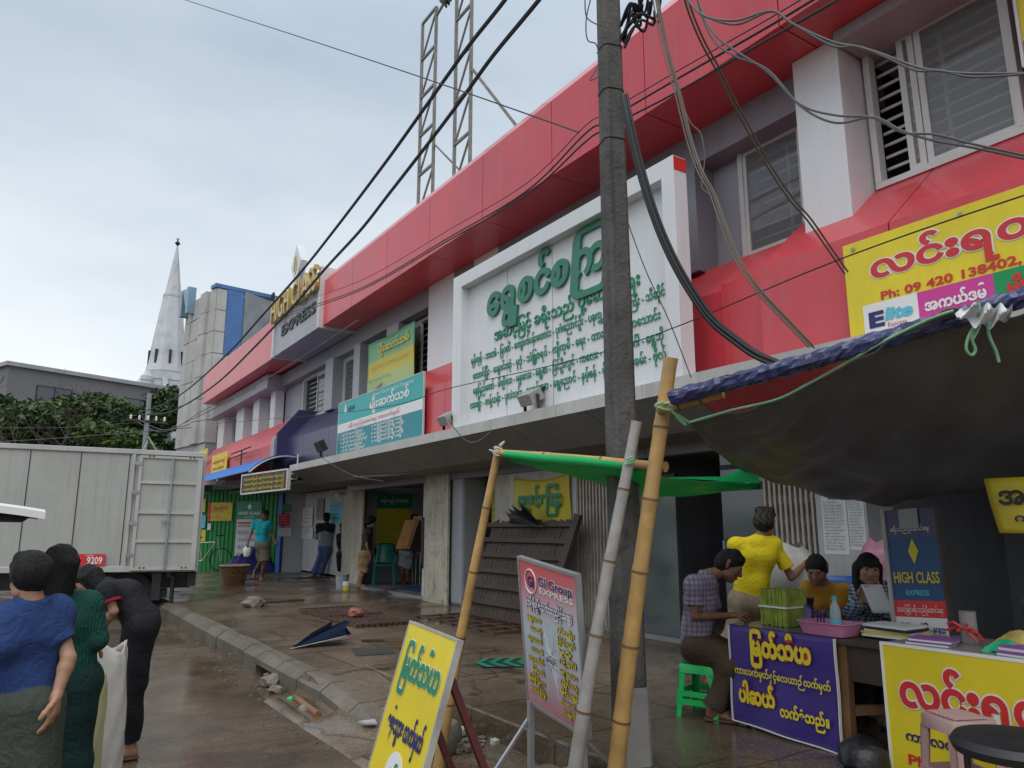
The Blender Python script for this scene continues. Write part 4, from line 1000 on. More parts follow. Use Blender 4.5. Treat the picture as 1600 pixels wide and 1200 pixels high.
b3 = [(1062, -30), (1076, 20), (1096, 68), (1118, 108), (1142, 156), (1168, 205), (1196, 256), (1232, 310), (1262, 345), (1290, 385), (1320, 428)]
cable('brown pair of wires falling across the middle window to the yellow phone board', [pd(b3, 4.3, 5.2), pd([(x + 5, y - 3) for x, y in b3], 4.3, 5.2)], .0065, 'cable_tan')
b4 = [(1084, -30), (1098, 20), (1118, 55), (1150, 80), (1200, 113), (1250, 163), (1305, 180), (1365, 184), (1410, 207), (1460, 210), (1520, 225), (1620, 247)]
cable('loose grey wire pair swinging across the near pilaster and the big window sill', [pd(b4, 4.2, 3.2), pd([(x, y + 4 + 8 * sin(x * .035)) for x, y in b4], 4.2, 3.2)], .0055, 'cable_grey')
b5 = [(1050, -40), (1075, 0), (1100, 25), (1150, 32), (1205, 17), (1240, 38), (1300, 65), (1340, 73), (1380, 85), (1430, 104), (1470, 111), (1520, 115), (1620, 114)]
cable('loose wire pair crossing the upper part of the big near window', [pd(b5, 4.2, 3.2), pd([(x, y + 3 + 4 * sin(x * .05)) for x, y in b5], 4.2, 3.2)], .006, 'cable_grey')
cable('long thin wire slanting across the white sign and the red apron', [straight([(330, 662), (560, 642), (705, 606), (960, 545), (1315, 404), (1640, 292)], 20, 3.6)], .0045, 'cable')
cable('thin wire hanging from the pole across the corner of the white sign', [pd([(980, 345), (1010, 425), (1045, 500), (1080, 590)], 4.2, 4.0)], .003, 'cable')
cable('sagging grey wires strung under the canopy by the timber piers', [[at(x, y, D=12) for x, y in ((480, 700), (545, 740), (600, 752))], [at(x, y, D=11.5) for x, y in ((552, 745), (620, 742), (660, 735), (695, 728))], [at(x, y, D=9) for x, y in ((700, 656), (725, 686), (745, 690), (770, 672), (800, 650))]], .006, 'cable_grey')
cable('slack wires slung between the far pole and the shop front', [straight([(216, 655), (260, 672), (320, 640), (420, 590), (560, 500)], 38, 13), straight([(216, 660), (250, 675), (300, 655), (400, 605)], 38, 17), straight([(0, 668), (100, 668), (216, 660)], 30, 38), straight([(0, 690), (100, 684), (300, 668)], 30, 22)], .012, 'cable_grey')
rr = random.Random(11); st = []
for k in range(11):
    x0, y0 = 972 + rr.uniform(-4, 4), rr.uniform(20, 66); x1, y1 = 1010 + rr.uniform(-14, 24), rr.uniform(18, 52)
    st.append([at(x0, y0 + 10, D=4.4), at((x0 + x1) / 2, min(y0, y1) - rr.uniform(4, 18), D=4.3 + rr.uniform(-.1, .1)), at(x1, y1, D=4.35), at(x1 + rr.uniform(-8, 10), y1 - rr.uniform(20, 60), D=4.3)])
cable('tangled loops of black cable at the head of the pole', st, .008, 'cable')
cable('thin pale wire loop hanging left of the pole', [[at(x, y, D=4.5) for x, y in ((925, -10), (916, 30), (918, 62), (932, 70), (935, 100), (922, 125), (938, 118))], [at(x, y, D=4.5) for x, y in ((914, 0), (916, 25), (928, 36), (941, 40))]], .004, 'cable_grey')

# ================================================================== lorry
M['lorry_white'] = mat('lorry_white', (.40, .41, .38), .5, .08, 1.2, .08, 2, streak=.42, spots=.10, spotcol=(.20, .18, .15))
M['lorry_frame'] = mat('lorry_frame', (.46, .46, .44), .5, .1, 2, 0, streak=.2, spotcol=(.2, .19, .17))
M['tyre'] = mat('tyre', (.02, .02, .02), .85, .2, 8, .2, 40)
t = thing('box_truck', 'dirty white box truck backed up to the kerb, rear door folded against its side', 'truck', (2.55, 13.5, 0))
O = at(309, 893, D=12.4)
ez = V((0, 0, 1)); ey = (CD - CR * .43).normalized(); ex = (-(CR + CD * .43).normalized() + ez * .012).normalized()
def TK(a, d, z): return O + ex * a + ey * d + ez * z      # along from the tail, depth, height above the floor
def tbox(mb, a0, a1, d0, d1, z0, z1, mi=0):
    vs = [TK(a, d, z) for a in (a0, a1) for d in (d0, d1) for z in (z0, z1)]
    return mb.add(vs, [(0, 1, 3, 2), (4, 6, 7, 5), (0, 4, 5, 1), (2, 3, 7, 6), (0, 2, 6, 4), (1, 5, 7, 3)], mi)
LH = 1.98
b = MB(); tbox(b, .02, 4.6, .02, 1.9, .03, LH - .03); b.build('cargo_box', M['lorry_white'], t)
b = MB()
for i in range(5): a0 = 1.17 + i * .83 / 1.18; tbox(b, a0 - .006, a0 + .006, .012, .02, .1, LH - .09)
b.build('panel_joint', M['black'], t)
b = MB(); tbox(b, 0, 4.62, -.01, 1.92, LH - .08, LH); tbox(b, 0, 4.62, -.012, .03, 0, .09); tbox(b, 0, .06, -.012, 1.91, .09, LH - .08); tbox(b, 1.08, 1.13, -.008, .03, .09, LH - .08); b.build('body_frame', M['lorry_frame'], t, bevel=.008)
b = MB(); tbox(b, .05, 1.02, -.06, -.025, .03, LH - .10); dr = b.build('rear_door', M['lorry_white'], t)
b = MB()
for z in (.03, .47, .93, 1.42, 1.84): tbox(b, .05, 1.02, -.085, -.061, z, z + .04)
tbox(b, .05, .13, -.088, -.061, .03, LH - .1); tbox(b, .97, 1.02, -.088, -.061, .03, LH - .1); b.build('door_rail', M['lorry_frame'], dr)
b = MB()
for z in (.06, 1.86):
    for a in (.18, .24, .80, .86): tbox(b, a, a + .025, -.092, -.07, z, z + .02)
b.build('door_bolt', M['black'], dr)
b = MB()
for z in (.25, .75, 1.25, 1.72): tbox(b, .985, 1.10, -.10, -.055, z, z + .05)
b.build('hinge', M['metal_grey'], dr)
b = MB(); tbox(b, .50, .53, -.11, -.086, .06, 1.86); tbox(b, .49, .62, -.12, -.10, .80, .83); b.build('lock_bar', M['metal_grey'], dr)
b = MB()
for a0 in (.2, 1.6, 3.0): tbox(b, a0, a0 + .09, -.02, -.0125, .03, .06)
b.build('side_reflector', M['red_ink'], t)
b = MB(); b.prism([TK(1.38, -.014, .10), TK(1.84, -.014, .10), TK(1.84, -.014, .285), TK(1.38, -.014, .285)], ey * -.006); pl_ = b.build('number_plate', M['red_ink'], t)
lettering('9209', TK(1.64, -.024, .135), -ex, ez, .15, M['white'], pl_, bold=.02, width=.22); lettering('9E', TK(1.82, -.024, .135), -ex, ez, .13, M['white'], pl_, bold=.02, width=.1); lettering('YGN', TK(1.67, -.024, .25), -ex, ez, .035, M['white'], pl_, width=.12)
b = MB(); tbox(b, .1, 6.3, .35, .5, -.28, -.02); tbox(b, .1, 6.3, 1.4, 1.55, -.28, -.02); tbox(b, .02, .15, .1, 1.8, -.24, -.03)
for a in (.4, 1.4, 2.4, 3.4): tbox(b, a, a + .08, .1, 1.8, -.10, -.01)
tbox(b, .55, .68, .05, .1, -.45, -.02); b.build('chassis', M['black'], t)
b = MB(); tbox(b, 2.9, 4.4, .04, .07, -.36, -.28); b.build('side_guard', mat('orange_board', (.50, .23, .06), .6, .15, 3), t)
b = MB(); tbox(b, .35, .40, .05, .5, -.62, -.06); tbox(b, .35, .40, 1.4, 1.85, -.62, -.06); b.build('mud_flap', M['tyre'], t)
for a, d in ((1.0, .30), (1.0, 1.58), (4.9, .30), (4.9, 1.58)):
    p = TK(a, d, 0); zc = .36
    q = MB(); q.lathe((p.x, p.y, zc), [(.20, -.13), (.34, -.13), (.37, -.08), (.37, .08), (.34, .13), (.20, .13)], 24, axis=tuple(ey)); wh = q.build('wheel', M['tyre'], t, smooth=True)
    q = MB(); q.lathe((p.x, p.y, zc), [(.05, -.12), (.19, -.10), (.20, -.125), (.205, -.10)], 20, axis=tuple(ey)); q.build('rim', M['lorry_frame'], wh)
b = MB(); tbox(b, .45, 2.0, .2, .6, -.42, -.30); b.build('fuel_tank', M['black'], t)
b = MB()
pr = [(4.75, -.25), (4.75, 1.1), (5.0, 1.42), (6.0, 1.42), (6.35, .62), (6.42, -.25)]
b.prism([TK(a, .1, z) for a, z in pr], ey * 1.7); b.build('cab', M['white'], t, bevel=.05)
b = MB(); b.prism([TK(5.1, .085, .55), TK(5.95, .085, .55), TK(5.8, .085, 1.25), TK(5.1, .085, 1.25)], ey * .02); b.build('side_window', M['glass'], t)
# white hatchback at the left, its tailgate raised (the edge of it shows)
cd_ = (CD - CR * .66).normalized(); ca_ = -(CR + CD * .66).normalized()
def CB(a, d, z): p = at(70, 826, D=3.0); q = V((p.x, p.y, 0)); return q + ca_ * (a + .19) + cd_ * d + V((0, 0, z))
t = thing('parked_car', 'white hatchback with its tailgate raised, only the tailgate edge in view at the left', 'car', tuple(CB(.8, 0, 0)))
prof = [(.95, .35), (.90, .80), (1.1, 1.25), (1.6, 1.46), (3.0, 1.40), (3.7, 1.0), (4.6, .85), (4.7, .45), (4.6, .3), (1.1, .3)]
b = MB(); b.prism([CB(a, -.1, z) for a, z in prof], cd_ * 1.6); b.build('body', M['white'], t, bevel=.04)
b = MB(); b.prism([CB(a, -.115, z) for a, z in ((1.15, 1.0), (1.7, 1.36), (2.9, 1.32), (3.5, 1.0))], cd_ * .02); b.build('side_window', M['glass'], t)
# raised tailgate: a curved lid with a dark inner lining
def gate(u, v, off):
    a = -.185 + u * 1.25; z = 1.475 + .05 * u + off; d = -.05 + v * 1.3
    e = .02 * (1 - min(1, u * 8)) + .012 * (1 - min(1, v * 10))
    return CB(a, d, z - e)
q = MB(); nu, nv = 14, 10
top = [gate(i / nu, j / nv, .022) for j in range(nv + 1) for i in range(nu + 1)]; bot = [gate(i / nu, j / nv, -.006) for j in range(nv + 1) for i in range(nu + 1)]
fs = [(j * (nu + 1) + i, j * (nu + 1) + i + 1, (j + 1) * (nu + 1) + i + 1, (j + 1) * (nu + 1) + i) for j in range(nv) for i in range(nu)]
q.add(top, fs); q.add(bot, fs)
per = [(i, 0) for i in range(nu)] + [(nu, j) for j in range(nv)] + [(i, nv) for i in range(nu, 0, -1)] + [(0, j) for j in range(nv, 0, -1)]
ix = [j * (nu + 1) + i for i, j in per]; o_ = len(top)
q.add(top + bot, [(ix[k], ix[(k + 1) % len(ix)], ix[(k + 1) % len(ix)] + o_, ix[k] + o_) for k in range(len(ix))])
tg = q.build('tailgate', M['white'], t, smooth=True)
q = MB(); q.prism([CB(-.17, .0, 1.462), CB(-.14, .0, 1.45), CB(-.12, .0, 1.432), CB(1.05, .0, 1.455), CB(1.05, .0, 1.515), CB(-.1, .0, 1.47)], cd_ * 1.2); q.build('tailgate_lining', M['tyre'], t)
for a, d in ((1.4, -.02), (1.4, 1.4), (3.9, -.02), (3.9, 1.4)):
    p = CB(a, d, .3); q = MB(); q.lathe(tuple(p), [(.15, -.09), (.28, -.09), (.30, -.05), (.30, .05), (.28, .09), (.15, .09)], 20, axis=tuple(cd_)); q.build('wheel', M['tyre'], t, smooth=True)

# ================================================================== bamboo poles and awnings
def bamboo_mat(name, c):
    return mat(name, c, .42, .22, 6, .15, 30, spots=.25, spotcol=tuple(x * .45 for x in c))
M['bamboo'] = bamboo_mat('bamboo', (.46, .28, .10)); M['bamboo_grey'] = bamboo_mat('bamboo_grey', (.33, .31, .29)); M['bamboo_node'] = mat('bamboo_node', (.17, .095, .04), .6, .3, 8)
def bamboo(name, lb, a, c, r0, r1, m, step=.33, group='bamboo poles', cat='bamboo pole', bend=.01):
    a, c = V(a), V(c); L = (c - a).length; t = thing(name, lb, cat, tuple(a), group=group)
    n = max(3, int(L / step)); pts = []; rs = []; nodes = MB()
    side_ = (c - a).cross(CD).normalized()
    for i in range(n):
        for f in (.03, .12, .5, .88, .97):
            s = (i + f) / n; pts.append(a.lerp(c, s) + side_ * bend * sin(s * pi * 1.3)); r = r0 + (r1 - r0) * s; rs.append(r * (1.07 if f in (.03, .97) else 1.0))
    q = MB(); q.tube(pts, rs, 14); q.build('culm', M[m], t, smooth=True)
    for i in range(1, n):
        s = i / n; p = a.lerp(c, s) + side_ * bend * sin(s * pi * 1.3); d = (c - a).normalized(); r = r0 + (r1 - r0) * s
        nodes.tube([p - d * .006, p + d * .006], r * 1.10, 14)
    nodes.build('node', M['bamboo_node'], t, smooth=True); return t
bamboo('bamboo_pole', 'thick yellow bamboo pole leaning in front of the concrete pole', at(958, 1245, D=3.52), at(1046, 556, D=3.66), .042, .034, 'bamboo')
bamboo('bamboo_pole', 'weathered grey bamboo pole leaning between the pink board and the thick yellow pole', at(893, 1235, D=3.45), at(993, 655, D=3.7), .034, .026, 'bamboo_grey')
bamboo('bamboo_pole', 'thin yellow bamboo pole planted in a round weight behind the yellow board', at(684, 1205, D=4.35), at(778, 694, D=4.5), .034, .022, 'bamboo')
bamboo('crossbar', 'short horizontal bamboo bar carrying the green tarpaulin', at(774, 707, D=4.48), at(1044, 729, D=3.62), .02, .024, 'bamboo', group=None, cat='bamboo bar', bend=.004)
bamboo('ridge_pole', 'bamboo stub tied to the top of the thick pole under the navy roll', at(1027, 640, D=3.6), at(1130, 612, D=3.45), .026, .03, 'bamboo', group=None, cat='bamboo bar', bend=0)
t = MB(); p = at(685, 1176, Z=.05); t.lathe((p.x + .05, p.y + .1, .03), [(.13, 0), (.15, .04), (.15, .13), (.12, .17)], 20); tag(t.build('pole_weight', M['kerb'], smooth=True), 'round dark concrete weight at the foot of the thin bamboo pole', 'weight')
M['rope_green'] = mat('rope_green', (.22, .45, .24), .6, .2, 8); M['rope_white'] = mat('rope_white', (.55, .55, .5), .6, .1, 8)
def rope(lb, strands, r, m): t = MB(); [t.tube(spl(s, 6), r, 6) for s in strands]; return tag(t.build('rope', M[m], smooth=True), lb, 'rope', 'ropes on the awnings')
rope('pale string knotted round the top of the thin bamboo pole', [[at(x, y, D=4.44) for x, y in ((764, 703), (778, 706), (772, 699), (785, 703), (779, 712), (770, 706), (784, 708))], [at(x, y, D=4.44) for x, y in ((780, 696), (788, 690), (782, 697))]], .006, 'rope_white')
rope('string lashing the grey bamboo to the crossbar', [[at(x, y, D=3.63) for x, y in ((978, 718), (990, 713), (980, 722), (992, 716), (976, 726), (990, 722))]], .005, 'rope_green')
rope('green cord knotted at the corner of the black tarpaulin', [[at(x, y, D=3.55) for x, y in ((1028, 632), (1045, 632), (1052, 645), (1062, 650), (1080, 662))], [at(x, y, D=3.55) for x, y in ((1050, 642), (1064, 655), (1072, 664), (1066, 660), (1056, 650))], [at(x, y, D=3.55) for x, y in ((1036, 628), (1024, 634), (1040, 640), (1052, 640))]], .007, 'rope_green')
# navy roll along the front
M['navy_plastic'] = mat('navy_plastic', (.03, .035, .12), .22, .3, 5, .9, 16, spec=.6)
a, c = at(1048, 622, D=3.52), at(1640, 452, D=2.78); q = MB(); d = c - a; rr = random.Random(2)
n = 60; rings = []; x_ = d.cross(V((0, 0, 1))).normalized(); y_ = x_.cross(d.normalized())
for i in range(n + 1):
    s = i / n; p = a.lerp(c, s) - V((0, 0, .012 * sin(s * pi)))
    rings.append([p + (x_ * cos(2 * pi * k / 14) + y_ * sin(2 * pi * k / 14)) * (.036 + rr.uniform(-.006, .007) + .003 * sin(i * .37 + k * 2.3)) for k in range(14)])
vs = [p for R in rings for p in R]; q.add(vs, [(i * 14 + k, i * 14 + (k + 1) % 14, (i + 1) * 14 + (k + 1) % 14, (i + 1) * 14 + k) for i in range(n) for k in range(14)])
tag(q.build('tarpaulin_roll', M['navy_plastic'], smooth=False), 'crumpled navy plastic tarpaulin rolled along a bar over the stalls', 'tarpaulin')
# black tarpaulin, seen from below
M['black_tarp'] = translucent(mat('black_tarp', (.14, .14, .145), .42, .22, 2.2, .8, 7, spec=.5), (.30, .30, .31), .24)
near = spl([at(1078, 661, D=3.5), at(1140, 643, D=3.45), at(1212, 626, D=3.35), at(1262, 602, D=3.25), at(1337, 560, D=3.1), at(1400, 525, D=3.0), at(1480, 490, D=2.88), at(1530, 484, D=2.84), at(1600, 486, D=2.8), at(1720, 462, D=2.7)], 6)
far = spl([at(1080, 662, D=3.55), at(1120, 705, D=4.4), at(1180, 745, D=5.2), at(1270, 768, D=5.1), at(1380, 787, D=4.9), at(1450, 778, D=4.8), at(1540, 758, D=4.7), at(1700, 715, D=4.6)], 6)
nn_ = len(near) - 1
def tarp(u, v):
    def pick(L):
        m = len(L) - 1; i = min(m - 1, int(u * m)); return L[i].lerp(L[i + 1], u * m - i)
    A, Bq = pick(near), pick(far); p = A.lerp(Bq, v)
    w_ = min(1, (Bq - A).length / 1.0)
    p.z -= .05 * w_ * sin(v * pi) + w_ * (.018 * sin(u * 31 + v * 5) * sin(v * pi) + .012 * sin(u * 17 - v * 13) + .008 * sin(u * 53 + v * 21) + .010 * abs(sin(u * 24 + v * 16)) ** .5 - .008 * abs(sin(u * 9 - v * 22 + 1)) ** .5)
    return p
g = MB(); g.grid(tarp, 90, 34)
tag(g.build('black_tarpaulin', M['black_tarp'], smooth=True, solid=.003), 'large sagging black tarpaulin stretched over the ticket tables', 'tarpaulin')
rope('green hem cord along the front edge of the black tarpaulin', [[p + V((0, 0, .004)) for p in near[:38]]], .006, 'rope_green')
rope('green cord loops hanging where the black tarpaulin is tied to the roll', [[at(x, y, D=2.78) for x, y in ((1528, 470), (1532, 500), (1520, 514), (1512, 530), (1510, 546), (1518, 555), (1524, 546), (1518, 524), (1532, 500))], [at(x, y, D=2.78) for x, y in ((1532, 500), (1528, 515), (1520, 530)) ], [at(x, y, D=2.78) for x, y in ((1543, 500), (1546, 525), (1556, 548), (1561, 566))]], .006, 'rope_green')
g = MB(); g.grid(lambda u, v: at(1508 + u * 74 - 16 * v * (1 - u), 476 + 2 * u + v * (14 + 20 * sin(u * pi)) + 5 * sin(u * 23), D=2.76 + .03 * sin(u * 19 + v * 4)), 24, 8); tag(g.build('plastic_scrap', mat('pale_plastic', (.60, .61, .62), .55, .15, 8), smooth=True), 'pale plastic scrap caught in the tie of the black tarpaulin', 'plastic sheet')
# green tarpaulin between the thin bamboo and the stalls
M['green_tarp'] = translucent(mat('green_tarp', (.02, .26, .11), .4, .15, 3, .5, 9), (.03, .55, .20), .4); M['green_edge'] = translucent(mat('green_edge', (.02, .52, .14), .4, .1, 3, .5, 14), (.04, .8, .25), .3)
top = spl([at(790, 709, D=4.42), at(850, 717, D=4.2), at(905, 721, D=4.0), at(960, 726, D=3.85), at(1005, 733, D=3.75), at(1050, 748, D=4.3), at(1120, 752, D=4.9), at(1186, 755, D=5.2)], 6)
low = spl([at(792, 711, D=4.42), at(835, 727, D=4.6), at(890, 741, D=4.9), at(950, 760, D=5.0), at(1000, 774, D=4.9), at(1050, 776, D=4.9), at(1120, 768, D=5.1), at(1188, 757, D=5.22)], 6)
nt_ = len(top) - 1
def gt(u, v):
    i = min(nt_ - 1, int(u * nt_)); f = u * nt_ - i; p = top[i].lerp(top[i + 1], f).lerp(low[i].lerp(low[i + 1], f), v)
    p.z -= .03 * sin(v * pi) + .006 * sin(u * 40 + v * 9); return p
g = MB(); g.grid(gt, 60, 14)
t = thing('green_tarpaulin', 'small sagging green tarpaulin hung from the bamboo crossbar', 'tarpaulin', tuple(top[0])); g.build('sheet', M['green_tarp'], t, smooth=True, solid=.003)
q = MB(); q.tube([at(790, 709, D=4.40), at(850, 716, D=4.19), at(905, 720, D=4.0), at(977, 727, D=3.8)], [.02, .027, .026, .026], 12); q.build('wrapped_edge', M['green_edge'], t, smooth=True)
g = MB(); g.grid(lambda u, v: at(1040 + u * 146 , 746 + 9 * u - v * (8 * sin(u * pi * .5) + 14 * max(0, 1 - abs(u - .82) / .2)), D=4.2 + u), 20, 5); g.build('bright_flap', M['green_edge'], t, smooth=True)
# ================================================================== stalls, boards and things on the pavement
M['wood_dark'] = mat('wood_dark', (.060, .040, .030), .6, .3, 3, .3, 20); M['wood_brown'] = mat('wood_brown', (.20, .10, .045), .5, .25, 4, .2, 20)
M['wood_grey'] = mat('wood_grey', (.16, .13, .10), .8, .35, 4, .4, 20, spots=.4); M['wood_pale'] = mat('wood_pale', (.42, .40, .36), .7, .2, 4, .2, 20, streak=.3)
M['alu'] = mat('alu', (.40, .41, .42), .38, .12, 6, metal=.6)
M['green_plastic'] = mat('green_plastic', (.02, .55, .13), .3, .05, 3, spec=.5); M['teal_plastic'] = mat('teal_plastic', (.01, .17, .13), .3, .06, 3)
M['paper'] = mat('paper', (.70, .70, .68), .7, .05, 6); M['purple_cover'] = mat('purple_cover', (.25, .08, .33), .4, .08, 6)
# --- grey metal stand with the pink route board
t = thing('pink_route_board', 'pink and pale blue route board on a grey metal stand with yellow place names', 'sign', (2.33, 3.25, .05))
TL, TR, BL = at(811, 874, D=4.02), at(896, 880, D=3.58), at(826, 1094, D=4.02)
rt = (TR - TL); W_ = rt.length; rt.normalize(); up = (TL - BL); H_ = up.length; up.normalize(); rt = (rt - up * rt.dot(up)).normalized()
B = Board(BL, rt, up, W_, H_)
m_ = bpy.data.materials.new('route_print'); m_.use_nodes = True; n_, l_, b_ = nodes_of(m_)
tcx = n_.new('ShaderNodeTexCoord'); sx = n_.new('ShaderNodeSeparateXYZ'); cr = n_.new('ShaderNodeValToRGB')
l_.new(tcx.outputs['Generated'], sx.inputs[0]); l_.new(sx.outputs['Z'], cr.inputs[0]); l_.new(cr.outputs[0], b_.inputs['Base Color'])
cr.color_ramp.elements[0].color = (.42, .16, .18, 1); cr.color_ramp.elements[1].color = (.62, .10, .10, 1)
for ps, cc in ((.10, (.46, .24, .28, 1)), (.30, (.50, .47, .56, 1)), (.55, (.48, .58, .64, 1)), (.72, (.58, .42, .48, 1)), (.86, (.62, .16, .19, 1))):
    ee = cr.color_ramp.elements.new(ps); ee.color = cc
b_.inputs['Roughness'].default_value = .3
b = MB(); B.rect(b, 0, 0, 1, 1, 0, .006); b.build('board', m_, t)
b = MB(); B.frame(b, .016, .03, .004); b.build('frame', M['alu'], t)
b = MB(); B.rect(b, -.0, -.0, 1, 1, -.012, .012); b.build('back', M['alu'], t)
q = MB(); q.tube([B.p(.21 + .105 * cos(k * pi / 12), .872 + .083 * sin(k * pi / 12), .004) for k in range(25)], .0035, 5, cap=False); q.build('logo_ring', M['white'], t)
B.text('Gi', .21, .835, .10, M['navy_ink'], t, width=.13, align='C', bold=.03); b = MB(); B.rect(b, .255, .905, .275, .915, .006); b.build('logo_dot', M['red_ink'], t)
for bo, of, mm in ((.05, .003, 'white'), (.012, .006, 'navy_ink')): B.text('GI Group', .36, .868, .085, M[mm], t, width=.59, bold=bo, off=of)
B.text('EXPRESS', .36, .815, .055, M['white'], t, width=.59, bold=.02)
for bo, of, mm in ((.065, .003, 'navy_ink'), (.03, .006, 'white')): B.text('(တန်ဖိုးနှုန်းသက်သာညှိနှိုင်းဈေး)', .10, .70, .07, M[mm], t, width=.82, bold=bo, off=of)
Ln = ['ရွှေတလ', 'သထုံ', 'ဘုတလင်', 'ဘားအံ', 'ကော့ကရိတ်', 'မြဝတီ', 'မြစ်ကြီးနား', 'တောင်ကြီး']; Rn = ['တီကျိုး', 'ပြင်ဦးလွင်', 'မုဒုံ', 'ဂန့်ဂေါ်', 'မန္တလေး', 'ကျိုင်းတုံ', 'မိုင်းရှူး', 'ကလေး', 'တာချီလိတ်']
for nm, x0, al, L_, y0, dy in (('l', .37, 'R', Ln, .605, .072), ('r', .64, 'L', Rn, .60, .067)):
    for i, s_ in enumerate(L_):
        for bo, of, mm in ((.065, .003, 'black_ink'), (.03, .006, 'yellow')):
            B.text(s_, x0, y0 - i * dy, .042, M[mm], t, width=min(.30, .075 * max(3, len(s_) * .62)), align=al, bold=bo, off=of)
for bo, of, mm in ((.08, .003, 'white'), (.02, .006, 'navy_ink')): B.text('ရန်ကုန်', .5, .36, .05, M[mm], t, width=.17, align='C', bold=bo, off=of)
q = MB()
for i in range(8): q.tube([B.p(.5, .41 if i < 4 else .35, .003), B.p(.45, .38, .003).lerp(B.p(.405, .615 - i * .072, .003), .7), B.p(.405, .615 - i * .072, .003)], .0011, 4); q.tube([B.p(.5, .41 if i < 4 else .35, .003), B.p(.6, .61 - i * .067, .003)], .0011, 4)
q.build('route_lines', M['white'], t)
q = MB(); zg = .07
pL, pR = BL.copy(), B.p(1, 0); feet = []
for p_ in (pL + rt * .02, pR - rt * .02): q.bar(p_, V((p_.x, p_.y, zg)), .028, .028, (1, 0, 0))
fw = V((-.36, -.05, 0)); bk = V((.42, .06, 0))
for p_ in (pL, pR):
    f0 = V((p_.x, p_.y, zg + .014)); q.bar(f0 + fw, f0 + bk, .03, .03); feet.append(f0)
    q.bar(f0 + fw * .95, V((p_.x, p_.y, .40)), .016, .016); q.bar(f0 + bk * .95, V((p_.x, p_.y, .40)), .016, .016)
q.bar(feet[0] + bk * .5, feet[1] + bk * .5, .03, .03); q.bar(feet[0] + fw * .98, feet[1] + fw * .98, .03, .03)
q.build('stand', M['alu'], t)
t = thing('plank_mat', 'weathered wooden planks lying under the metal stand of the pink board', 'planks', (2.3, 3.3, 0))
rr = random.Random(4)
for i in range(7):
    q = MB(); y = 2.7 + i * .17; q.obox((2.32 + rr.uniform(-.05, .05), y, .045 + rr.uniform(0, .006)), (.55, rr.uniform(-.02, .02), 0), (0, .078, 0), (0, 0, .012)); q.build('plank', M['wood_grey'], t, bevel=.003)
# --- yellow A-board
t = thing('a_board', 'bright yellow leaning board with green, purple and red Burmese lettering', 'sign', (1.5, 3.2, 0))
TL, TR = at(641, 973, D=3.55), at(716, 993, D=3.12); BL = at(572, 1216, D=3.36)
rt = (TR - TL).normalized(); up = (TL - BL).normalized(); rt = (rt - up * rt.dot(up)).normalized(); Hh = .98
B = Board(TL - up * Hh, rt, up, (TR - TL).length, Hh)
b = MB(); B.rect(b, 0, 0, 1, 1, 0, .012); b.build('board', M['yellow'], t)
b = MB(); B.frame(b, .010, .03, .003); b.build('frame', M['wood_pale'], t)
for bo, of, mm in ((.07, .003, 'white'), (.045, .006, 'green_ink')): B.text('မြတ်သီဟ', .11, .77, .155, M[mm], t, width=.80, bold=bo, off=of)
for bo, of, mm in ((.05, .004, 'navy_ink'),): B.text('ခရီးသွား လက်မှတ်', .12, .535, .105, M[mm], t, width=.78, bold=bo, off=of)
b = MB(); b.prism([B.p(.5 + .17 * cos(k * pi / 16), .395 + .085 * sin(k * pi / 16), .003) for k in range(32)], B.n * -.002); b.build('white_disc', M['white'], t)
B.text('နှင့်', .5, .37, .07, M['green_ink'], t, width=.20, align='C', bold=.03, off=.006)
B.text('ပါဆယ်လက်ခံ', .08, .20, .135, M['red_ink'], t, width=.84, bold=.05, off=.005)
B.text('သည်', .3, .06, .10, M['red_ink'], t, width=.4, bold=.05, off=.005)
q = MB()
for a in (.1, .95):
    p_ = B.p(a, .86, -.02); q.bar(p_, V((p_.x + .34, p_.y - .02, .02)), .03, .025, (0, 1, 0))
q.build('prop_leg', mat('oxide_red', (.10, .02, .02), .6, .15, 5), t)
q = MB(); q.bar(B.p(.03, 0, -.02), B.p(.03, 1, -.02), .03, .02, B.n); q.bar(B.p(.97, 0, -.02), B.p(.97, 1, -.02), .03, .02, B.n); q.build('batten', M['wood_grey'], t)
# --- table with the purple banner
TX = 3.88; TT = .80
t = thing('ticket_table', 'dark wooden table with drawers behind the purple banner', 'table', (4.2, 2.9, .2))
b = MB(); b.box(TX + .012, 4.62, 2.30, 3.40, TT - .03, TT); b.build('tabletop', M['wood_dark'], t, bevel=.004)
b = MB(); b.box(TX + .05, TX + .07, 2.34, 3.36, TT - .22, TT - .032); b.box(4.56, 4.58, 2.34, 3.36, TT - .22, TT - .032); b.box(TX + .07, 4.56, 2.34, 2.36, TT - .22, TT - .032); b.build('apron', M['wood_dark'], t)
for x, y in ((TX + .06, 3.33), (TX + .06, 2.62), (4.54, 3.33), (4.54, 2.36)):
    b = MB(); b.bar((x, y, TT - .03), (x - .02, y, .2), .055, .055, (1, 0, 0)); b.build('leg', M['wood_brown'], t, bevel=.003)
b = MB(); b.bar((TX + .06, 2.62, .42), (4.54, 2.36, .42), .03, .05); b.build('stretcher', M['wood_brown'], t)
t = thing('table_banner', 'purple vinyl banner with yellow lettering hung over the front of the ticket table', 'banner', (TX, 3.0, .5))
B = Board((TX - .012, 3.37, .235), RY, UZ, .74, .57)
def ban(u, v):
    wv = .012 * sin(u * 11 + 2) * (1 - v) + .006 * sin(v * 9)
    return V((TX - .006 - wv * .6, 3.37 - u * .74 + .01 * (1 - v) * sin(u * 3), .20 + v * .60 + .035 * (1 - u) * (1 - v)))
g = MB(); g.grid(ban, 30, 20); g.build('cloth', M['purple_cloth'], t, smooth=True, solid=.002)
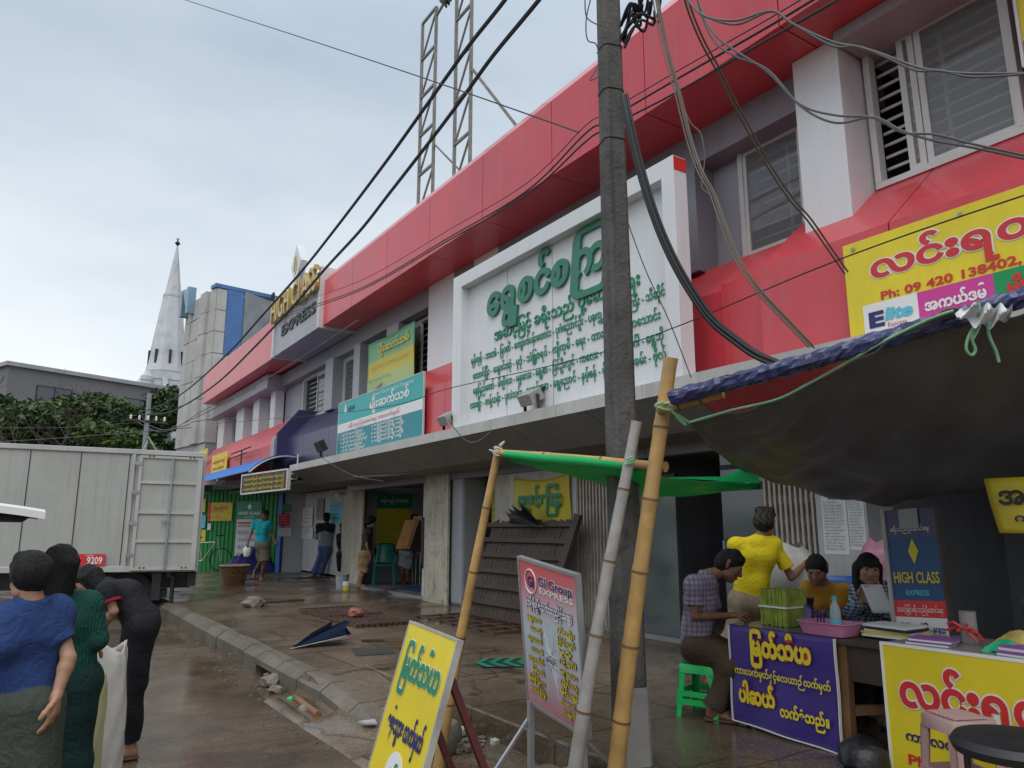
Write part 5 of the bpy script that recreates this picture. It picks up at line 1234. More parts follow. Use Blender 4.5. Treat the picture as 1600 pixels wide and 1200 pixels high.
g = MB(); g.grid(lambda u, v: V((TX - .006 + v * .70, 3.37 - u * .74, TT + .004)), 10, 6); g.build('top_fold', mat('clear_sheet', (.10, .10, .22), .15, .2, 6), t)
q = MB()
for pts in ([ban(u / 12, 0) for u in range(13)], [ban(0, v / 8) for v in range(9)], [ban(1, v / 8) for v in range(9)]):
    for a_, c_ in zip(pts, pts[1:]): q.bar(a_ + V((-.004, 0, 0)), c_ + V((-.004, 0, 0)), .004, .022, (1, 0, 0))
q.build('white_hem', M['white'], t)
B.o.x = TX - .022
for bo, of, mm in ((.085, .0, 'red_ink'), (.06, .003, 'yellow')): B.text('မြတ်သီဟ', .22, .72, .25, M[mm], t, width=.58, bold=bo, off=of)
B.text('ကားလက်မှတ်နှင့်လေယာဉ်လက်မှတ်', .05, .50, .095, M['yellow'], t, width=.90, bold=.03, off=.002)
for bo, of, mm in ((.085, .0, 'red_ink'), (.06, .003, 'yellow')): B.text('ပါဆယ်', .08, .22, .21, M[mm], t, width=.36, bold=bo, off=of)
B.text('လက်ခံသည်။', .48, .16, .13, M['yellow'], t, width=.44, bold=.05, off=.002)
# things lying on the table
M['ticket_green'] = mat('ticket_green', (.30, .36, .05), .5, .3, 14, .6, 40)
t = thing('ticket_bundle', 'thick square bundle of yellow green tickets tied with white tape on the table', 'bundle', (4.1, 3.2, TT))
rr = random.Random(6); q = MB()
for i in range(22):
    a_ = i / 21; y = 3.235 - .185 + .185 * a_
    q.obox((4.12 + rr.uniform(-.006, .006), y, TT + .115), (.10, 0, rr.uniform(-.003, .003)), (0, .0040, rr.uniform(-.0015, .0015)), (rr.uniform(-.006, .006), rr.uniform(-.002, .002), .108 + rr.uniform(-.006, .003)))
q.build('tickets', M['ticket_green'], t); q = MB()
q.box(4.008, 4.236, 3.04, 3.246, TT + .115, TT + .125); q.build('tape', M['white'], t)
t = thing('pink_tray', 'pink plastic basket tray holding pens beside the ticket bundle', 'tray', (4.0, 2.75, TT))
def trayring(e, z): return [(3.985 + x * e, 2.73 + y * e, z) for x, y in ((-.085, -.15), (.085, -.15), (.10, -.135), (.10, .135), (.085, .15), (-.085, .15), (-.10, .135), (-.10, -.135))]
q = MB(); loft(q, [trayring(.86, TT + .006), trayring(1, TT + .075), trayring(1.06, TT + .078), trayring(1.06, TT + .072), trayring(.97, TT + .070), trayring(.84, TT + .012)])
q.build('tray', mat('pink_plastic', (.55, .20, .36), .35, .06, 4), t, smooth=True)
t = thing('water_bottle', 'clear plastic water bottle with a blue cap standing in the tray', 'bottle', (4.0, 2.70, TT))
q = MB(); q.lathe((4.0, 2.70, TT + .02), [(.028, 0), (.031, .01), (.031, .11), (.026, .14), (.013, .165), (.012, .175)], 16); q.build('bottle', mat('bottle_clear', (.45, .52, .56), .1, .05, 4, alpha=.6), t, smooth=True)
q = MB(); q.lathe((4.0, 2.70, TT + .195), [(.014, 0), (.015, .02), (.012, .024)], 14); q.build('cap', mat('cyan_cap', (.06, .40, .50), .4, 0), t); q = MB(); q.lathe((4.0, 2.70, TT + .05), [(.0316, 0), (.0316, .04)], 16, cap=False); q.build('label', M['sky_ink'], t)
t = thing('phone_pouch', 'dark blue pouch with pens standing at the left end of the tray', 'pouch', (4.05, 2.88, TT))
q = MB(); q.obox((4.04, 2.905, TT + .075), (.022, 0, 0), (0, .026, .008), (.02, .01, .07)); q.build('pouch', M['navy_plastic'], t, bevel=.012); q = MB()
for k in range(3): q.tube([(4.0, 2.82 - k * .02, TT + .03), (3.99, 2.81 - k * .022, TT + .13)], .005, 6)
q.build('pen', M['navy_ink'], t)
t = MB().obox((4.10, 2.78, TT + .07), (.01, 0, 0), (0, .05, 0), (.01, 0, .06)).build('tablet', M['black'], bevel=.006); tag(t, 'black tablet propped up behind the pink tray', 'tablet')
t = thing('book_stack', 'stack of ledgers with yellow edge at the right end of the table', 'books', (4.2, 2.45, TT)); rr = random.Random(9)
for i, mm in enumerate(('black', 'paper', 'yellow_dull', 'paper', 'black', 'paper')):
    q = MB(); q.obox((4.15 + rr.uniform(-.02, .02), 2.44 + rr.uniform(-.02, .02), TT + .008 + i * .0125), (.10, .012 * rr.uniform(-1, 1), 0), (.01 * rr.uniform(-1, 1), .13, 0), (0, 0, .006)); q.build('ledger', M[mm], t)
# --- yellow counter
t = thing('yellow_counter', 'wooden counter fronted by a yellow board with large red Burmese lettering', 'counter', (4.1, 1.8, .2))
B = Board((3.80, 2.31, .13), RY, UZ, 1.15, .685)
b = MB(); B.rect(b, 0, 0, 1, 1, 0, .012); b.build('front_board', M['yellow'], t); b = MB(); B.frame(b, .014, .02, .003); b.build('white_edge', M['white'], t)
b = MB(); b.box(3.815, 4.40, 1.15, 2.32, .80, .825); b.build('tabletop', mat('counter_top', (.25, .25, .24), .3, .15, 4), t, bevel=.004)
b = MB(); b.box(3.83, 3.87, 1.18, 2.28, .3, .80); b.box(4.34, 4.38, 1.18, 2.28, .3, .80); b.build('frame', M['wood_dark'], t)
for x, y in ((3.86, 2.27), (4.36, 2.27), (3.86, 1.2), (4.36, 1.2)): b = MB(); b.bar((x, y, .2), (x, y, .8), .04, .04); b.build('leg', M['wood_dark'], t)
for bo, of, mm in ((.08, .003, 'white'), (.042, .006, 'red_ink')): B.text('လင်းရတနာ', .06, .60, .285, M[mm], t, width=.80, bold=bo, off=of)
B.text('ကားလက်မှတ်ရောင်းသည်', .07, .36, .085, M['navy_ink'], t, width=.6, bold=.035, off=.004)
B.text('Ph: 09 420 138402', .07, .20, .095, M['red_ink'], t, width=.62, bold=.03, off=.004)
CT = .826
t = thing('receipt_books', 'pile of receipt books with purple covers at the front left of the yellow counter', 'books', (3.9, 2.1, CT))
for i, (mm, w_) in enumerate((('paper', .10), ('purple_cover', .10), ('paper', .10), ('purple_cover', .10))): q = MB(); q.obox((3.93, 2.13 - .008 * i, CT + .005 + i * .009), (.06, .01, 0), (-.012, w_, 0), (0, 0, .0043)); q.build('book', M[mm], t)
t = thing('receipt_books', 'pile of receipt books with purple covers at the right of the yellow counter', 'books', (3.9, 1.62, CT))
for i, (mm, ty) in enumerate((('paper', 0), ('purple_cover', 0), ('paper', .02), ('purple_cover', .03))): q = MB(); q.obox((3.92 + ty, 1.66 - ty, CT + .006 + i * .011), (.07, -.012 - ty, 0), (.012, .12, 0), (0, 0, .005)); q.build('book', M[mm], t)
t = thing('plastic_jar', 'clear plastic container tied with red ribbon on the yellow counter', 'container', (4.1, 2.02, CT))
q = MB(); q.lathe((4.12, 2.03, CT), [(.035, 0), (.04, .01), (.038, .15), (.042, .16)], 14, cap=True); q.build('jar', mat('jar_clear', (.40, .38, .37), .15, .1, 5, alpha=.75), t, smooth=True)
q = MB()
for k in range(7): q.tube([(4.09, 2.03, CT + .07), (4.08 + .03 * sin(k), 2.03 + .05 * cos(k * 1.7), CT + .08 + .03 * sin(k * 2.1)), (4.07, 2.03 + .09 * cos(k * 1.7), CT + .06 + .04 * sin(k * 2.1))], .008, 6)
q.build('ribbon', mat('coral', (.62, .05, .05), .35, .1, 8), t, smooth=True)
def packet(lb, c, s, m, seed, name='packet'):
    rr = random.Random(seed); q = MB()
    q.grid(lambda u, v: V((c[0] + (u - .5) * s[0] + .01 * sin(v * 9 + seed), c[1] + (v - .5) * s[1] + .008 * sin(u * 11), c[2] + s[2] * (sin(u * pi) * sin(v * pi)) ** .6 + .006 * sin(u * 23 + v * 17 + seed))), 14, 14)
    q.grid(lambda u, v: V((c[0] + (u - .5) * s[0], c[1] + (v - .5) * s[1], c[2])), 2, 2)
    return tag(q.build(name, M[m], smooth=True), lb, 'packet', 'packets on the yellow counter')
M['pack_tan'] = mat('pack_tan', (.52, .42, .12), .3, .2, 12); M['pack_green'] = mat('pack_green', (.03, .42, .20), .3, .15, 14)
packet('crumpled yellow packet with printing behind the green one', (4.12, 1.80, CT), (.14, .22, .09), 'pack_tan', 1); packet('green and white packet in the middle of the yellow counter', (3.98, 1.80, CT), (.10, .17, .055), 'pack_green', 2)
packet('purple plastic packet leaning at the right of the counter', (4.06, 1.56, CT), (.16, .12, .08), 'purple_cover', 3)
# --- board leaning behind the counter
t = thing('standing_board', 'dark blue, red and white travel board on a pale wooden frame behind the yellow counter', 'sign', (4.35, 2.4, .2))
pTL, pBL, pTR = at(1382, 798, D=4.5), at(1404, 1005, D=4.3), at(1462, 792, D=4.25)
up = (pTL - pBL).normalized(); rt = (pTR - pTL).normalized(); rt = (rt - up * rt.dot(up)).normalized(); Wb = (pTR - pTL).length * .97; Hb = 1.15
B = Board(pTL - up * Hb, rt, up, Wb, Hb)
for a0, a1, mm in ((0, .47, 'paper'), (.47, .55, 'red_ink'), (.55, .86, 'deep_blue'), (.86, 1, 'navy_panel')):
    if mm == 'deep_blue': M[mm] = mat('deep_blue', (.02, .07, .17), .5, .06, 3)
    b = MB(); B.rect(b, 0, a0, 1, a1, 0, .008); b.build('panel', M[mm], t)
b = MB(); B.rect(b, -.075, -.05, -.005, 1.01, .012, .05); b.build('frame_post', M['wood_pale'], t); b = MB(); B.rect(b, 1.0, -.05, 1.05, 1.01, .004, .03); b.build('frame_post', M['wood_dark'], t)
b = MB(); b.prism([B.p(.5, .85, .004), B.p(.40, .79, .004), B.p(.5, .725, .004), B.p(.6, .79, .004)], B.n * -.002); b.build('diamond', M['yellow_dull'], t)
B.text('HIGH CLASS', .05, .635, .075, M['yellow_dull'], t, width=.90, bold=.02); B.text('EXPRESS', .27, .575, .035, M['sky_ink'], t, width=.45, bold=.01)
B.text('အဆင့်မြင့်ခရီးသည်ပို့ဆောင်ရေး', .05, .495, .035, M['white'], t, width=.9); B.text('ခရီးသည်ပို့ဆောင်ရေး', .08, .89, .03, M['white'], t, width=.8)
for i, s_ in enumerate(('ရန်ကုန် - တောင်ကြီး - မန္တလေး', 'မိတ္ထီလာ - မုံရွာ - ဘားအံ', 'ထားဝယ် - ကော့သောင်း')): B.text(s_, .06, .40 - i * .09, .045, M['navy_ink'], t, width=.88 - i * .12, bold=.03)
b = MB(); B.rect(b, .3, .90, .68, 1.0, .012, .002); b.build('paper_note', mat('grey_paper', (.3, .3, .31), .7, .05, 5), t)
# yellow cloth hanging at the upper right
t = thing('hanging_banner', 'yellow cloth banner with black lettering hanging from the tarpaulin edge at the right', 'banner', tuple(at(1600, 760, D=3.6)))
oB = at(1562, 833, D=3.7)
g = MB(); g.grid(lambda u, v: oB + V((0, -1, 0)) * (u * .9 - .035 * v * (1 - u)) + V((0, 0, 1)) * (v * .27) + V((-.02 * sin(u * 8 + v * 2), 0, 0)), 24, 10)
g.build('cloth', M['yellow_dull'], t, smooth=True, solid=.003)
B = Board(oB + V((-.035, 0, 0)), RY, UZ, .9, .28)
B.text('အကယ်ဒမီ', .03, .50, .42, M['black_ink'], t, width=.6, bold=.03); B.text('ကားလက်မှတ်', .10, .20, .18, M['navy_ink'], t, width=.5, bold=.03)
# --- stools and chairs
def stool(lb, c, rot, w, h, m, group=None, holes=True):
    t = thing('plastic_stool', lb, 'stool', c, rot, group)
    def L(x, y, z): q = WM[t] @ V((x, y, z)); return q
    q = MB(); s = w / 2
    def ring(e, z): return [L(x * e, y * e, z) for x, y in ((-s, -s * .8), (-s * .8, -s), (s * .8, -s), (s, -s * .8), (s, s * .8), (s * .8, s), (-s * .8, s), (-s, s * .8))]
    loft(q, [ring(1.04, h - .055), ring(1.03, h - .012), ring(.98, h), ring(.5, h - .004)]); q.build('seat', M[m], t, smooth=True)
    q = MB()
    for k in range(7): y = -s * .72 + k * s * .24; q.add([L(-s * .75, y, h + .001), L(s * .75, y, h + .001), L(s * .75, y + s * .12, h + .006), L(-s * .75, y + s * .12, h + .006), L(-s * .75, y + s * .2, h + .001), L(s * .75, y + s * .2, h + .001)], [(0, 1, 2, 3), (3, 2, 5, 4)])
    q.build('seat_rib', M[m], t)
    for sx_, sy_ in ((-1, -1), (1, -1), (1, 1), (-1, 1)):
        q = MB(); a, c_ = .78, 1.16; wd = .034
        for (dx, dy, nx, ny) in ((1, 0, 0, 1), (0, 1, 1, 0)):
            tp0 = L(sx_ * s * .98, sy_ * s * .98, h - .05); tp1 = L(sx_ * (s * .98 - dx * wd * 1.35), sy_ * (s * .98 - dy * wd * 1.35), h - .05)
            b0 = L(sx_ * s * c_, sy_ * s * c_, 0); b1 = L(sx_ * (s * c_ - dx * wd), sy_ * (s * c_ - dy * wd), 0)
            off = L(-sx_ * nx * .006, -sy_ * ny * .006, 0) - L(0, 0, 0)
            q.prism([tp0, tp1, b1, b0], off)
        q.build('leg', M[m], t)
    q = MB()
    for z, e in ((h * .45, 1.06), (h * .30, 1.09)):
        R_ = [L(x * e * s, y * e * s, z) for x, y in ((-1, -1), (1, -1), (1, 1), (-1, 1))]
        for k in range(4): q.bar(R_[k], R_[(k + 1) % 4], .008, .035)
        if h < .3: break
    q.build('brace', M[m], t); return t
stool('bright green plastic stool under the seated man in the patterned shirt', tuple(at(1103, 1118, Z=.2)), radians(20), .25, .33, 'green_plastic')
M['pink_stool'] = mat('pink_stool', (.42, .27, .25), .38, .08, 4)
p = at(1496, 1118, Z=.62); stool('dusty pink plastic stool in front of the yellow counter', (p.x, p.y, .2), radians(-24), .21, .42, 'pink_stool')
M['umb_black_bag'] = mat('bag_black', (.012, .012, .014), .35, .3, 6, .8, 22)
# black chair cut by the lower right corner
t = thing('office_chair', 'black padded chair in the lower right corner', 'chair', tuple(at(1575, 1290, Z=.1)))
P_ = lambda x, y, D: at(x, y, D=D)
q = MB(); c0 = at(1590, 1150, D=2.45)
q.lathe((c0.x, c0.y, c0.z - .03), [(.10, -.03), (.19, -.025), (.20, .0), (.185, .022), (.08, .03)], 28); q.build('seat', M['black'], t, smooth=True)
q = MB(); q.grid(lambda u, v: c0 + CR * (.22 - .02 * (2 * v - 1) ** 2) + CD * ((u - .5) * .36) + V((0, 0, .04 + v * .38)) , 8, 8); q.build('backrest', M['black'], t, smooth=True, solid=.05)
for a_ in range(4):
    q = MB(); an = a_ * pi / 2 + .5; q.tube([(c0.x + .15 * cos(an), c0.y + .15 * sin(an), c0.z - .05), (c0.x + .17 * cos(an), c0.y + .17 * sin(an), .05)], .011, 8); q.build('leg', M['black'], t)
t = tag(MB().lathe(tuple(at(1352, 1200, Z=.2)), [(.10, 0), (.13, .03), (.12, .10), (.06, .14), (.02, .16)], 14).build('black_bag', M['umb_black_bag'], smooth=True), 'black bag slumped on the ground between the ticket table and the yellow counter', 'bag')
t = thing('plastic_chair', 'blue plastic chair back behind the seated women', 'chair', tuple(at(1330, 1100, D=5.6)))
q = MB(); c0 = at(1332, 940, D=5.35); q.grid(lambda u, v: c0 + CR * ((u - .5) * .4) + CD * (.05 * (2 * u - 1) ** 2) + V((0, 0, (v - .5) * .36)), 8, 6); q.build('backrest', mat('blue_plastic', (.02, .12, .40), .35, .08, 3), t, smooth=True, solid=.02)
q = MB(); q.obox(c0 + CD * -.2 + V((0, 0, -.28)), CR * .2, CD * .2, (0, 0, .02)); q.build('seat', MATS['blue_plastic'], t)
for sx_, sy_ in ((-.18, 0), (.18, 0), (-.18, -.36), (.18, -.36)): q = MB(); p_ = c0 + CR * sx_ + CD * sy_; q.bar((p_.x, p_.y, .2), (p_.x, p_.y, c0.z - .28), .03, .03); q.build('leg', MATS['blue_plastic'], t)
# white sack on a crate, pink bag
M['sack_white'] = mat('sack_white', (.50, .49, .45), .75, .12, 6, .5, 40); M['bag_pink'] = mat('bag_pink', (.50, .22, .30), .35, .12, 6, .8, 18)
def sack(lb, base, r, h, m, cat='sack', name='sack', sq=1.0, seed=0):
    q = MB()
    def f(u, v):
        a = u * 2 * pi; k = r * (1 - .12 * cos(v * pi * 2)) * (1 if v < .8 else 1 - (v - .8) * 2.6) * (1 + .05 * sin(a * 3 + seed + v * 4) + .03 * sin(a * 7 + v * 9)); k = max(k, r * .28)
        if v == 0: k *= .7
        return V((base[0] + cos(a) * k, base[1] + sin(a) * k * sq, base[2] + v * h + .02 * sin(a * 2 + seed) * v))
    q.grid(f, 36, 18); return tag(q.build(name, M[m], smooth=True), lb, cat)
pS = at(1243, 950, D=6.0); sack('full white woven sack beside the man in yellow', (pS.x, pS.y, .72), .19, .55, 'sack_white', seed=2)
t = MB(); t.box(pS.x - .25, pS.x + .25, pS.y - .25, pS.y + .25, .2, .71); tag(t.build('crate', M['wood_dark']), 'dark wooden crate under the white woven sack', 'crate')
pS = at(1375, 880, D=5.7); sack('pink plastic bag heaped behind the woman in the checked shirt', (pS.x, pS.y, 1.0), .11, .32, 'bag_pink', 'bag', 'plastic_bag', seed=4)
t = MB(); t.box(pS.x - .18, pS.x + .18, pS.y - .18, pS.y + .18, .2, .995); tag(t.build('crate', M['wood_dark']), 'tall dark crate under the pink plastic bag', 'crate')

# --- leaning plank panel and the steel grilles
t = thing('leaning_panel', 'dark plank panel with six crosswise battens leaning on the wall below the yellow cloth banner', 'panel', (5.6, 8.4, .2))
a0, a1 = V((5.50, 9.62, .205)), V((5.86, 9.36, 1.52)); w_ = V((0, -2.02, 0)); up_ = (a1 - a0)
nrm = w_.cross(up_).normalized(); nrm = -nrm if nrm.x > 0 else nrm; rr = random.Random(8)
q = MB(); n = 19
for i in range(n):
    o0 = a0 + w_ * (i / n) + nrm * rr.uniform(0, .006); e_ = w_ * (.94 / n); q.prism([o0, o0 + e_, o0 + e_ + up_ * rr.uniform(.97, 1.01), o0 + up_ * rr.uniform(.97, 1.01)], nrm * -.02)
q.build('planks', M['wood_dark'], t)
for k in range(6):
    c_ = .15 + k * .158; q = MB(); q.bar(a0 + up_ * c_ - w_ * .04 + nrm * .03, a0 + up_ * c_ + w_ * (.95 + rr.uniform(-.01, .01)) + nrm * .03, .06, .055, nrm); q.build('batten', M['wood_dark'], t)
q = MB(); q.bar(a0 + w_ * .99 + nrm * .05, a0 + w_ * .99 + up_ * 1.03 + nrm * .05, .12, .05, nrm); q.build('end_post', M['wood_dark'], t)
def grille(lb, x0, x1, y0, y1, n, along, z=.2):
    q = MB()
    if along == 'y':
        for i in range(n): x = x0 + (x1 - x0) * i / (n - 1); q.box(x - .016, x + .016, y0, y1, z + .004, z + .034)
        for y in (y0, (y0 + y1) / 2, y1): q.box(x0 - .02, x1 + .02, y - .015, y + .015, z + .034, z + .05)
    else:
        for i in range(n): y = y0 + (y1 - y0) * i / (n - 1); q.box(x0, x1, y - .012, y + .012, z + .004, z + .028)
        for x in (x0, (x0 + x1) / 2, x1): q.box(x - .012, x + .012, y0, y1, z + .028, z + .04)
    return tag(q.build('steel_grille', M['rust']), lb, 'grille', 'rusty grilles on the pavement')
grille('rusty steel grille lying flat on the pavement with a brick on it', 3.66, 4.44, 9.0, 11.2, 11, 'y')
grille('rusty bar grid lying flat at the foot of the plank panel', 4.75, 5.45, 7.6, 9.6, 7, 'x')
tag(MB().obox((3.9, 12.9, .215), (.35, .05, 0), (-.01, .09, 0), (0, 0, .012)).build('plank', M['wood_dark']), 'dark plank lying flat on the pavement beyond the grille', 'plank')
def umbrella(lb, tip, d, L, spread, m, seed, n=9, up=V((0, 0, 1))):
    """a broken umbrella: folded canopy panels fanning from the tip, with its ribs and shaft"""
    rr = random.Random(seed); d = V(d).normalized(); s_ = d.cross(up).normalized(); u_ = s_.cross(d)
    t = thing('broken_umbrella', lb, 'umbrella', tuple(tip), group='broken umbrellas')
    q = MB(); tip = V(tip); outer = []
    for i in range(n):
        a = i / (n - 1) * 2 - 1; z = .13 * (1 if i % 2 else -.2) + .08
        outer.append(tip + d * (L * (1 - .25 * abs(a) + rr.uniform(-.05, .05))) + s_ * (a * spread) + u_ * (max(0.0, z + .20 * (a + 1) * .5 * spread)))
    for i in range(n - 1):
        m_0 = tip.lerp(outer[i], .5) + u_ * .01; m_1 = tip.lerp(outer[i + 1], .5) + u_ * .02
        q.add([tip, m_0, m_1, outer[i], outer[i + 1], (outer[i] + outer[i + 1]) / 2 - d * .05], [(0, 1, 2), (1, 3, 5), (1, 5, 2), (2, 5, 4)])
    q.build('canopy', M[m], t)
    q = MB(); q.tube([tip + u_ * .01, tip + d * L * 1.05 + u_ * .03], .007, 6); q.build('shaft', M['metal_grey'], t)
    q = MB()
    for o_ in outer[::2]: q.tube([tip + u_ * .005, o_ + u_ * .004], .003, 4)
    q.build('rib', M['metal_grey'], t); return t
M['umb_navy'] = mat('umb_navy', (.010, .018, .042), .85, .2, 5, spec=.15); M['umb_black'] = mat('umb_black', (.012, .012, .016), .45, .2, 5)
p = at(452, 1015, Z=.2); p2 = at(522, 1006, Z=.2); umbrella('navy broken umbrella lying on the pavement behind the kerb', p, p2 - p, .74, .21, 'umb_navy', 3)
umbrella('black broken umbrella spread over the top of the plank panel', V((5.70, 7.95, 1.42)), (.05, 1, .12), .72, .16, 'umb_black', 6, up=V((-.5, 0, .9)))
# white umbrella folded, standing head down against the wall
t = thing('folded_umbrella', 'white folded umbrella standing on its handle against the far shop wall', 'umbrella', tuple(at(480, 892, Z=.2)))
p = at(480, 892, Z=.2); q = MB(); q.lathe((p.x, p.y, .2), [(.17, .16), (.14, .22), (.08, .45), (.02, .72)], 9); q.build('canopy', M['white_wall'], t); q = MB(); q.tube([(p.x, p.y, .9), (p.x, p.y, .24), (p.x + .02, p.y - .02, .2), (p.x + .06, p.y - .05, .21), (p.x + .07, p.y - .06, .26)], .012, 6); q.build('handle', M['white'], t)
# bucket and tin by the pier
p = at(534, 920, Z=.2); t = thing('bucket', 'grey plastic bucket with a rim beside the old timber pier', 'bucket', tuple(p)); q = MB(); q.lathe((p.x, p.y, .2), [(.115, 0), (.135, .27), (.15, .27), (.15, .29), (.135, .29), (.12, .02)], 20); q.build('body', mat('bucket_grey', (.32, .35, .40), .45, .1, 4), t, smooth=True)
q = MB(); q.tube([(p.x - .14, p.y, .47), (p.x - .1, p.y - .1, .40), (p.x, p.y - .15, .36), (p.x + .1, p.y - .1, .40), (p.x + .14, p.y, .47)], .005, 5); q.build('handle', M['metal_grey'], t)
p = at(541, 922, Z=.2); t = thing('paint_tin', 'small yellow and white tin in front of the grey bucket', 'tin', tuple(p)); q = MB(); q.lathe((p.x, p.y, .2), [(.075, 0), (.075, .09)], 16); q.build('lower_band', M['yellow_dull'], t); q = MB(); q.lathe((p.x, p.y, .2), [(.076, .09), (.076, .16), (.06, .165)], 16); q.build('upper_band', M['paper'], t)
# green plastic chairs in the open shop
def pchair(lb, c, rz):
    t = thing('plastic_chair', lb, 'chair', c, rz, 'green plastic chairs in the open shop'); L = lambda x, y, z: WM[t] @ V((x, y, z))
    q = MB(); q.grid(lambda u, v: L((u - .5) * .42, (v - .5) * .42, .42 - .012 * sin(u * pi) * sin(v * pi)), 8, 8); q.build('seat', M['teal_plastic'], t, smooth=True, solid=.02)
    q = MB(); q.grid(lambda u, v: L((u - .5) * .40 * (1 - .12 * v), .20 + .10 * v - .03 * sin(u * pi), .44 + v * .42 - .03 * (2 * u - 1) ** 4), 10, 8); q.build('backrest', M['teal_plastic'], t, smooth=True, solid=.018)
    for x, y in ((-.19, -.19), (.19, -.19), (-.19, .19), (.19, .19)): q = MB(); q.bar(L(x, y, .42), L(x * 1.12, y * 1.12, 0), .04, .03); q.build('leg', M['teal_plastic'], t)
    q = MB()
    for s_ in (-1, 1): q.tube(spl([L(s_ * .20, -.18, .42), L(s_ * .22, -.16, .60), L(s_ * .22, .05, .63), L(s_ * .19, .24, .66)], 4), .016, 6)
    q.build('armrest', M['teal_plastic'], t, smooth=True)
pchair('green plastic armchair facing the street in the open shop', tuple(at(600, 915, Z=.245)), radians(-25)); pchair('green plastic armchair turned aside next to the first one', tuple(at(588, 908, Z=.245)), radians(60))
# wicker basket, tarpaulin heap, bicycle
p = at(365, 915, Z=.2); t = thing('wicker_basket', 'round brown wicker basket on the pavement near the truck', 'basket', tuple(p)); q = MB()
def bk(u, v):
    a = u * 2 * pi; r = .20 + .10 * v - .0 * v + .013 * (1 if int(u * 48) % 2 == int(v * 14) % 2 else -1); return V((p.x + cos(a) * r, p.y + sin(a) * r, .2 + v * .42))
q.grid(bk, 96, 28); q.build('body', mat('wicker', (.21, .12, .065), .75, .35, 14, .5, 50), t); q = MB(); q.tube([(p.x + .305 * cos(k * pi / 16), p.y + .305 * sin(k * pi / 16), .62) for k in range(33)], .02, 7); q.build('rim', mat('wicker_rim', (.30, .22, .13), .75, .3, 14), t, smooth=True)
q = MB(); q.lathe((p.x, p.y, .5), [(.27, 0), (.05, .03)], 14); q.build('contents', M['wood_dark'], t)
M['tarp_purple'] = mat('tarp_purple', (.03, .03, .16), .35, .2, 3, .4, 8)
p = at(390, 893, Z=.2); q = MB(); q.grid(lambda u, v: V((p.x + (u - .5) * 1.5, p.y + (v - .5) * 1.0, .2 + .75 * (sin(u * pi) * sin(v * pi)) ** .8 * (1 - .25 * sin(u * 5)) + .05 * sin(u * 17 + v * 9) * sin(u * pi) * sin(v * pi) + .03 * sin(u * 29 - v * 21) * sin(u * pi) * sin(v * pi))), 40, 28); tag(q.build('tarpaulin_heap', M['tarp_purple'], smooth=True), 'heap of dark blue tarpaulin in front of the green wall', 'tarpaulin')
p = at(343, 893, Z=.2); t = thing('bicycle', 'grey bicycle parked against the green wall beside the truck', 'bicycle', tuple(p)); bx = -CR
def BP(a, z): return p + bx * a + V((0, 0, z))
for a in (0, 1.02):
    q = MB(); q.tube([BP(a + .31 * cos(k * pi / 16), .33 + .31 * sin(k * pi / 16)) for k in range(33)], .018, 8); wh = q.build('wheel', M['tyre'], t, smooth=True); q = MB()
    for k in range(14): q.tube([BP(a, .33), BP(a + .3 * cos(k * pi / 7), .33 + .3 * sin(k * pi / 7))], .002, 4)
    q.build('spokes', M['metal_grey'], wh)
q = MB(); hd, bb, st_ = BP(.18, .82), BP(.52, .30), BP(.66, .80)
for a_, c_ in ((hd, bb), (hd, st_), (bb, BP(.69, .92)), (bb, BP(1.02, .33)), (st_, BP(1.02, .33)), (BP(.13, .98), BP(0, .33))): q.tube([a_, c_], .016, 8)
q.build('frame', M['alu'], t); q = MB(); h0 = BP(.12, 1.0); q.tube([h0 - CD * .26 + CR * .06, h0 - CD * .1, h0 + CD * .1, h0 + CD * .26 + CR * .06], .014, 7); q.tube([h0, h0 + CR * .22 + V((0, 0, .06))], .013, 6); q.build('handlebar', M['black'], t); q = MB(); q.obox(BP(.70, .95), bx * .13, CD * .06, (0, 0, .02)); q.build('saddle', M['black'], t, bevel=.02)
# --- green corrugated wall and awning at the far end
p0, p1 = at(300, 890, Z=.2), at(432, 893, Z=.2); d_ = (p1 - p0); Lg = d_.length; d_.normalize(); ng = V((d_.y, -d_.x, 0))
t = thing('green_shed', 'shop stall of green corrugated sheet beside the truck', 'stall', tuple(p1)); q = MB(); q.grid(lambda u, v: p0 + d_ * (u * Lg) + ng * (.03 * (1 if int(u * 120) % 6 < 3 else 0)) + V((0, 0, v * 2.5)), 120, 1); q.build('front_sheet', M['green_sheet'], t); q = MB(); q.box(p1.x - .02, p1.x + 3, p1.y + .1, p1.y + 3, .2, 2.4); q.build('rear_box', M['dark_room'], t)
b = MB(); b.prism([p1 + d_ * .02 + V((0, 0, z)) for z in (0, 2.35)] + [p1 + d_ * .14 + V((0, 0, z)) for z in (2.35, 0)], ng * .1); b.build('blue_post', M['blue_sheet'], t)
gp = at(470, 893, Z=.2); b = MB(); a_ = p1 + d_ * .16; b.prism([a_, gp, gp + V((0, 0, 2.35)), a_ + V((0, 0, 2.35))], ng * -.1); b.build('grey_side', M['grey_panel'], t)
def onwall(px0, py0, px1, py1):
    """a rectangle of the photo on the upright plane of the green wall"""
    def hit(x, y): dr = at(x, y, D=1) - V((0, 0, CAMZ)); k = (p0 - V((0, 0, CAMZ))).dot(ng) / dr.dot(ng); return V((0, 0, CAMZ)) + dr * k
    a, c = hit(px0, py0), hit(px1, py1); return a + ng * .06, (V((c.x, c.y, 0)) - V((a.x, a.y, 0))).length, c.z - a.z
o_, w__, h__ = onwall(326, 814, 366, 785)
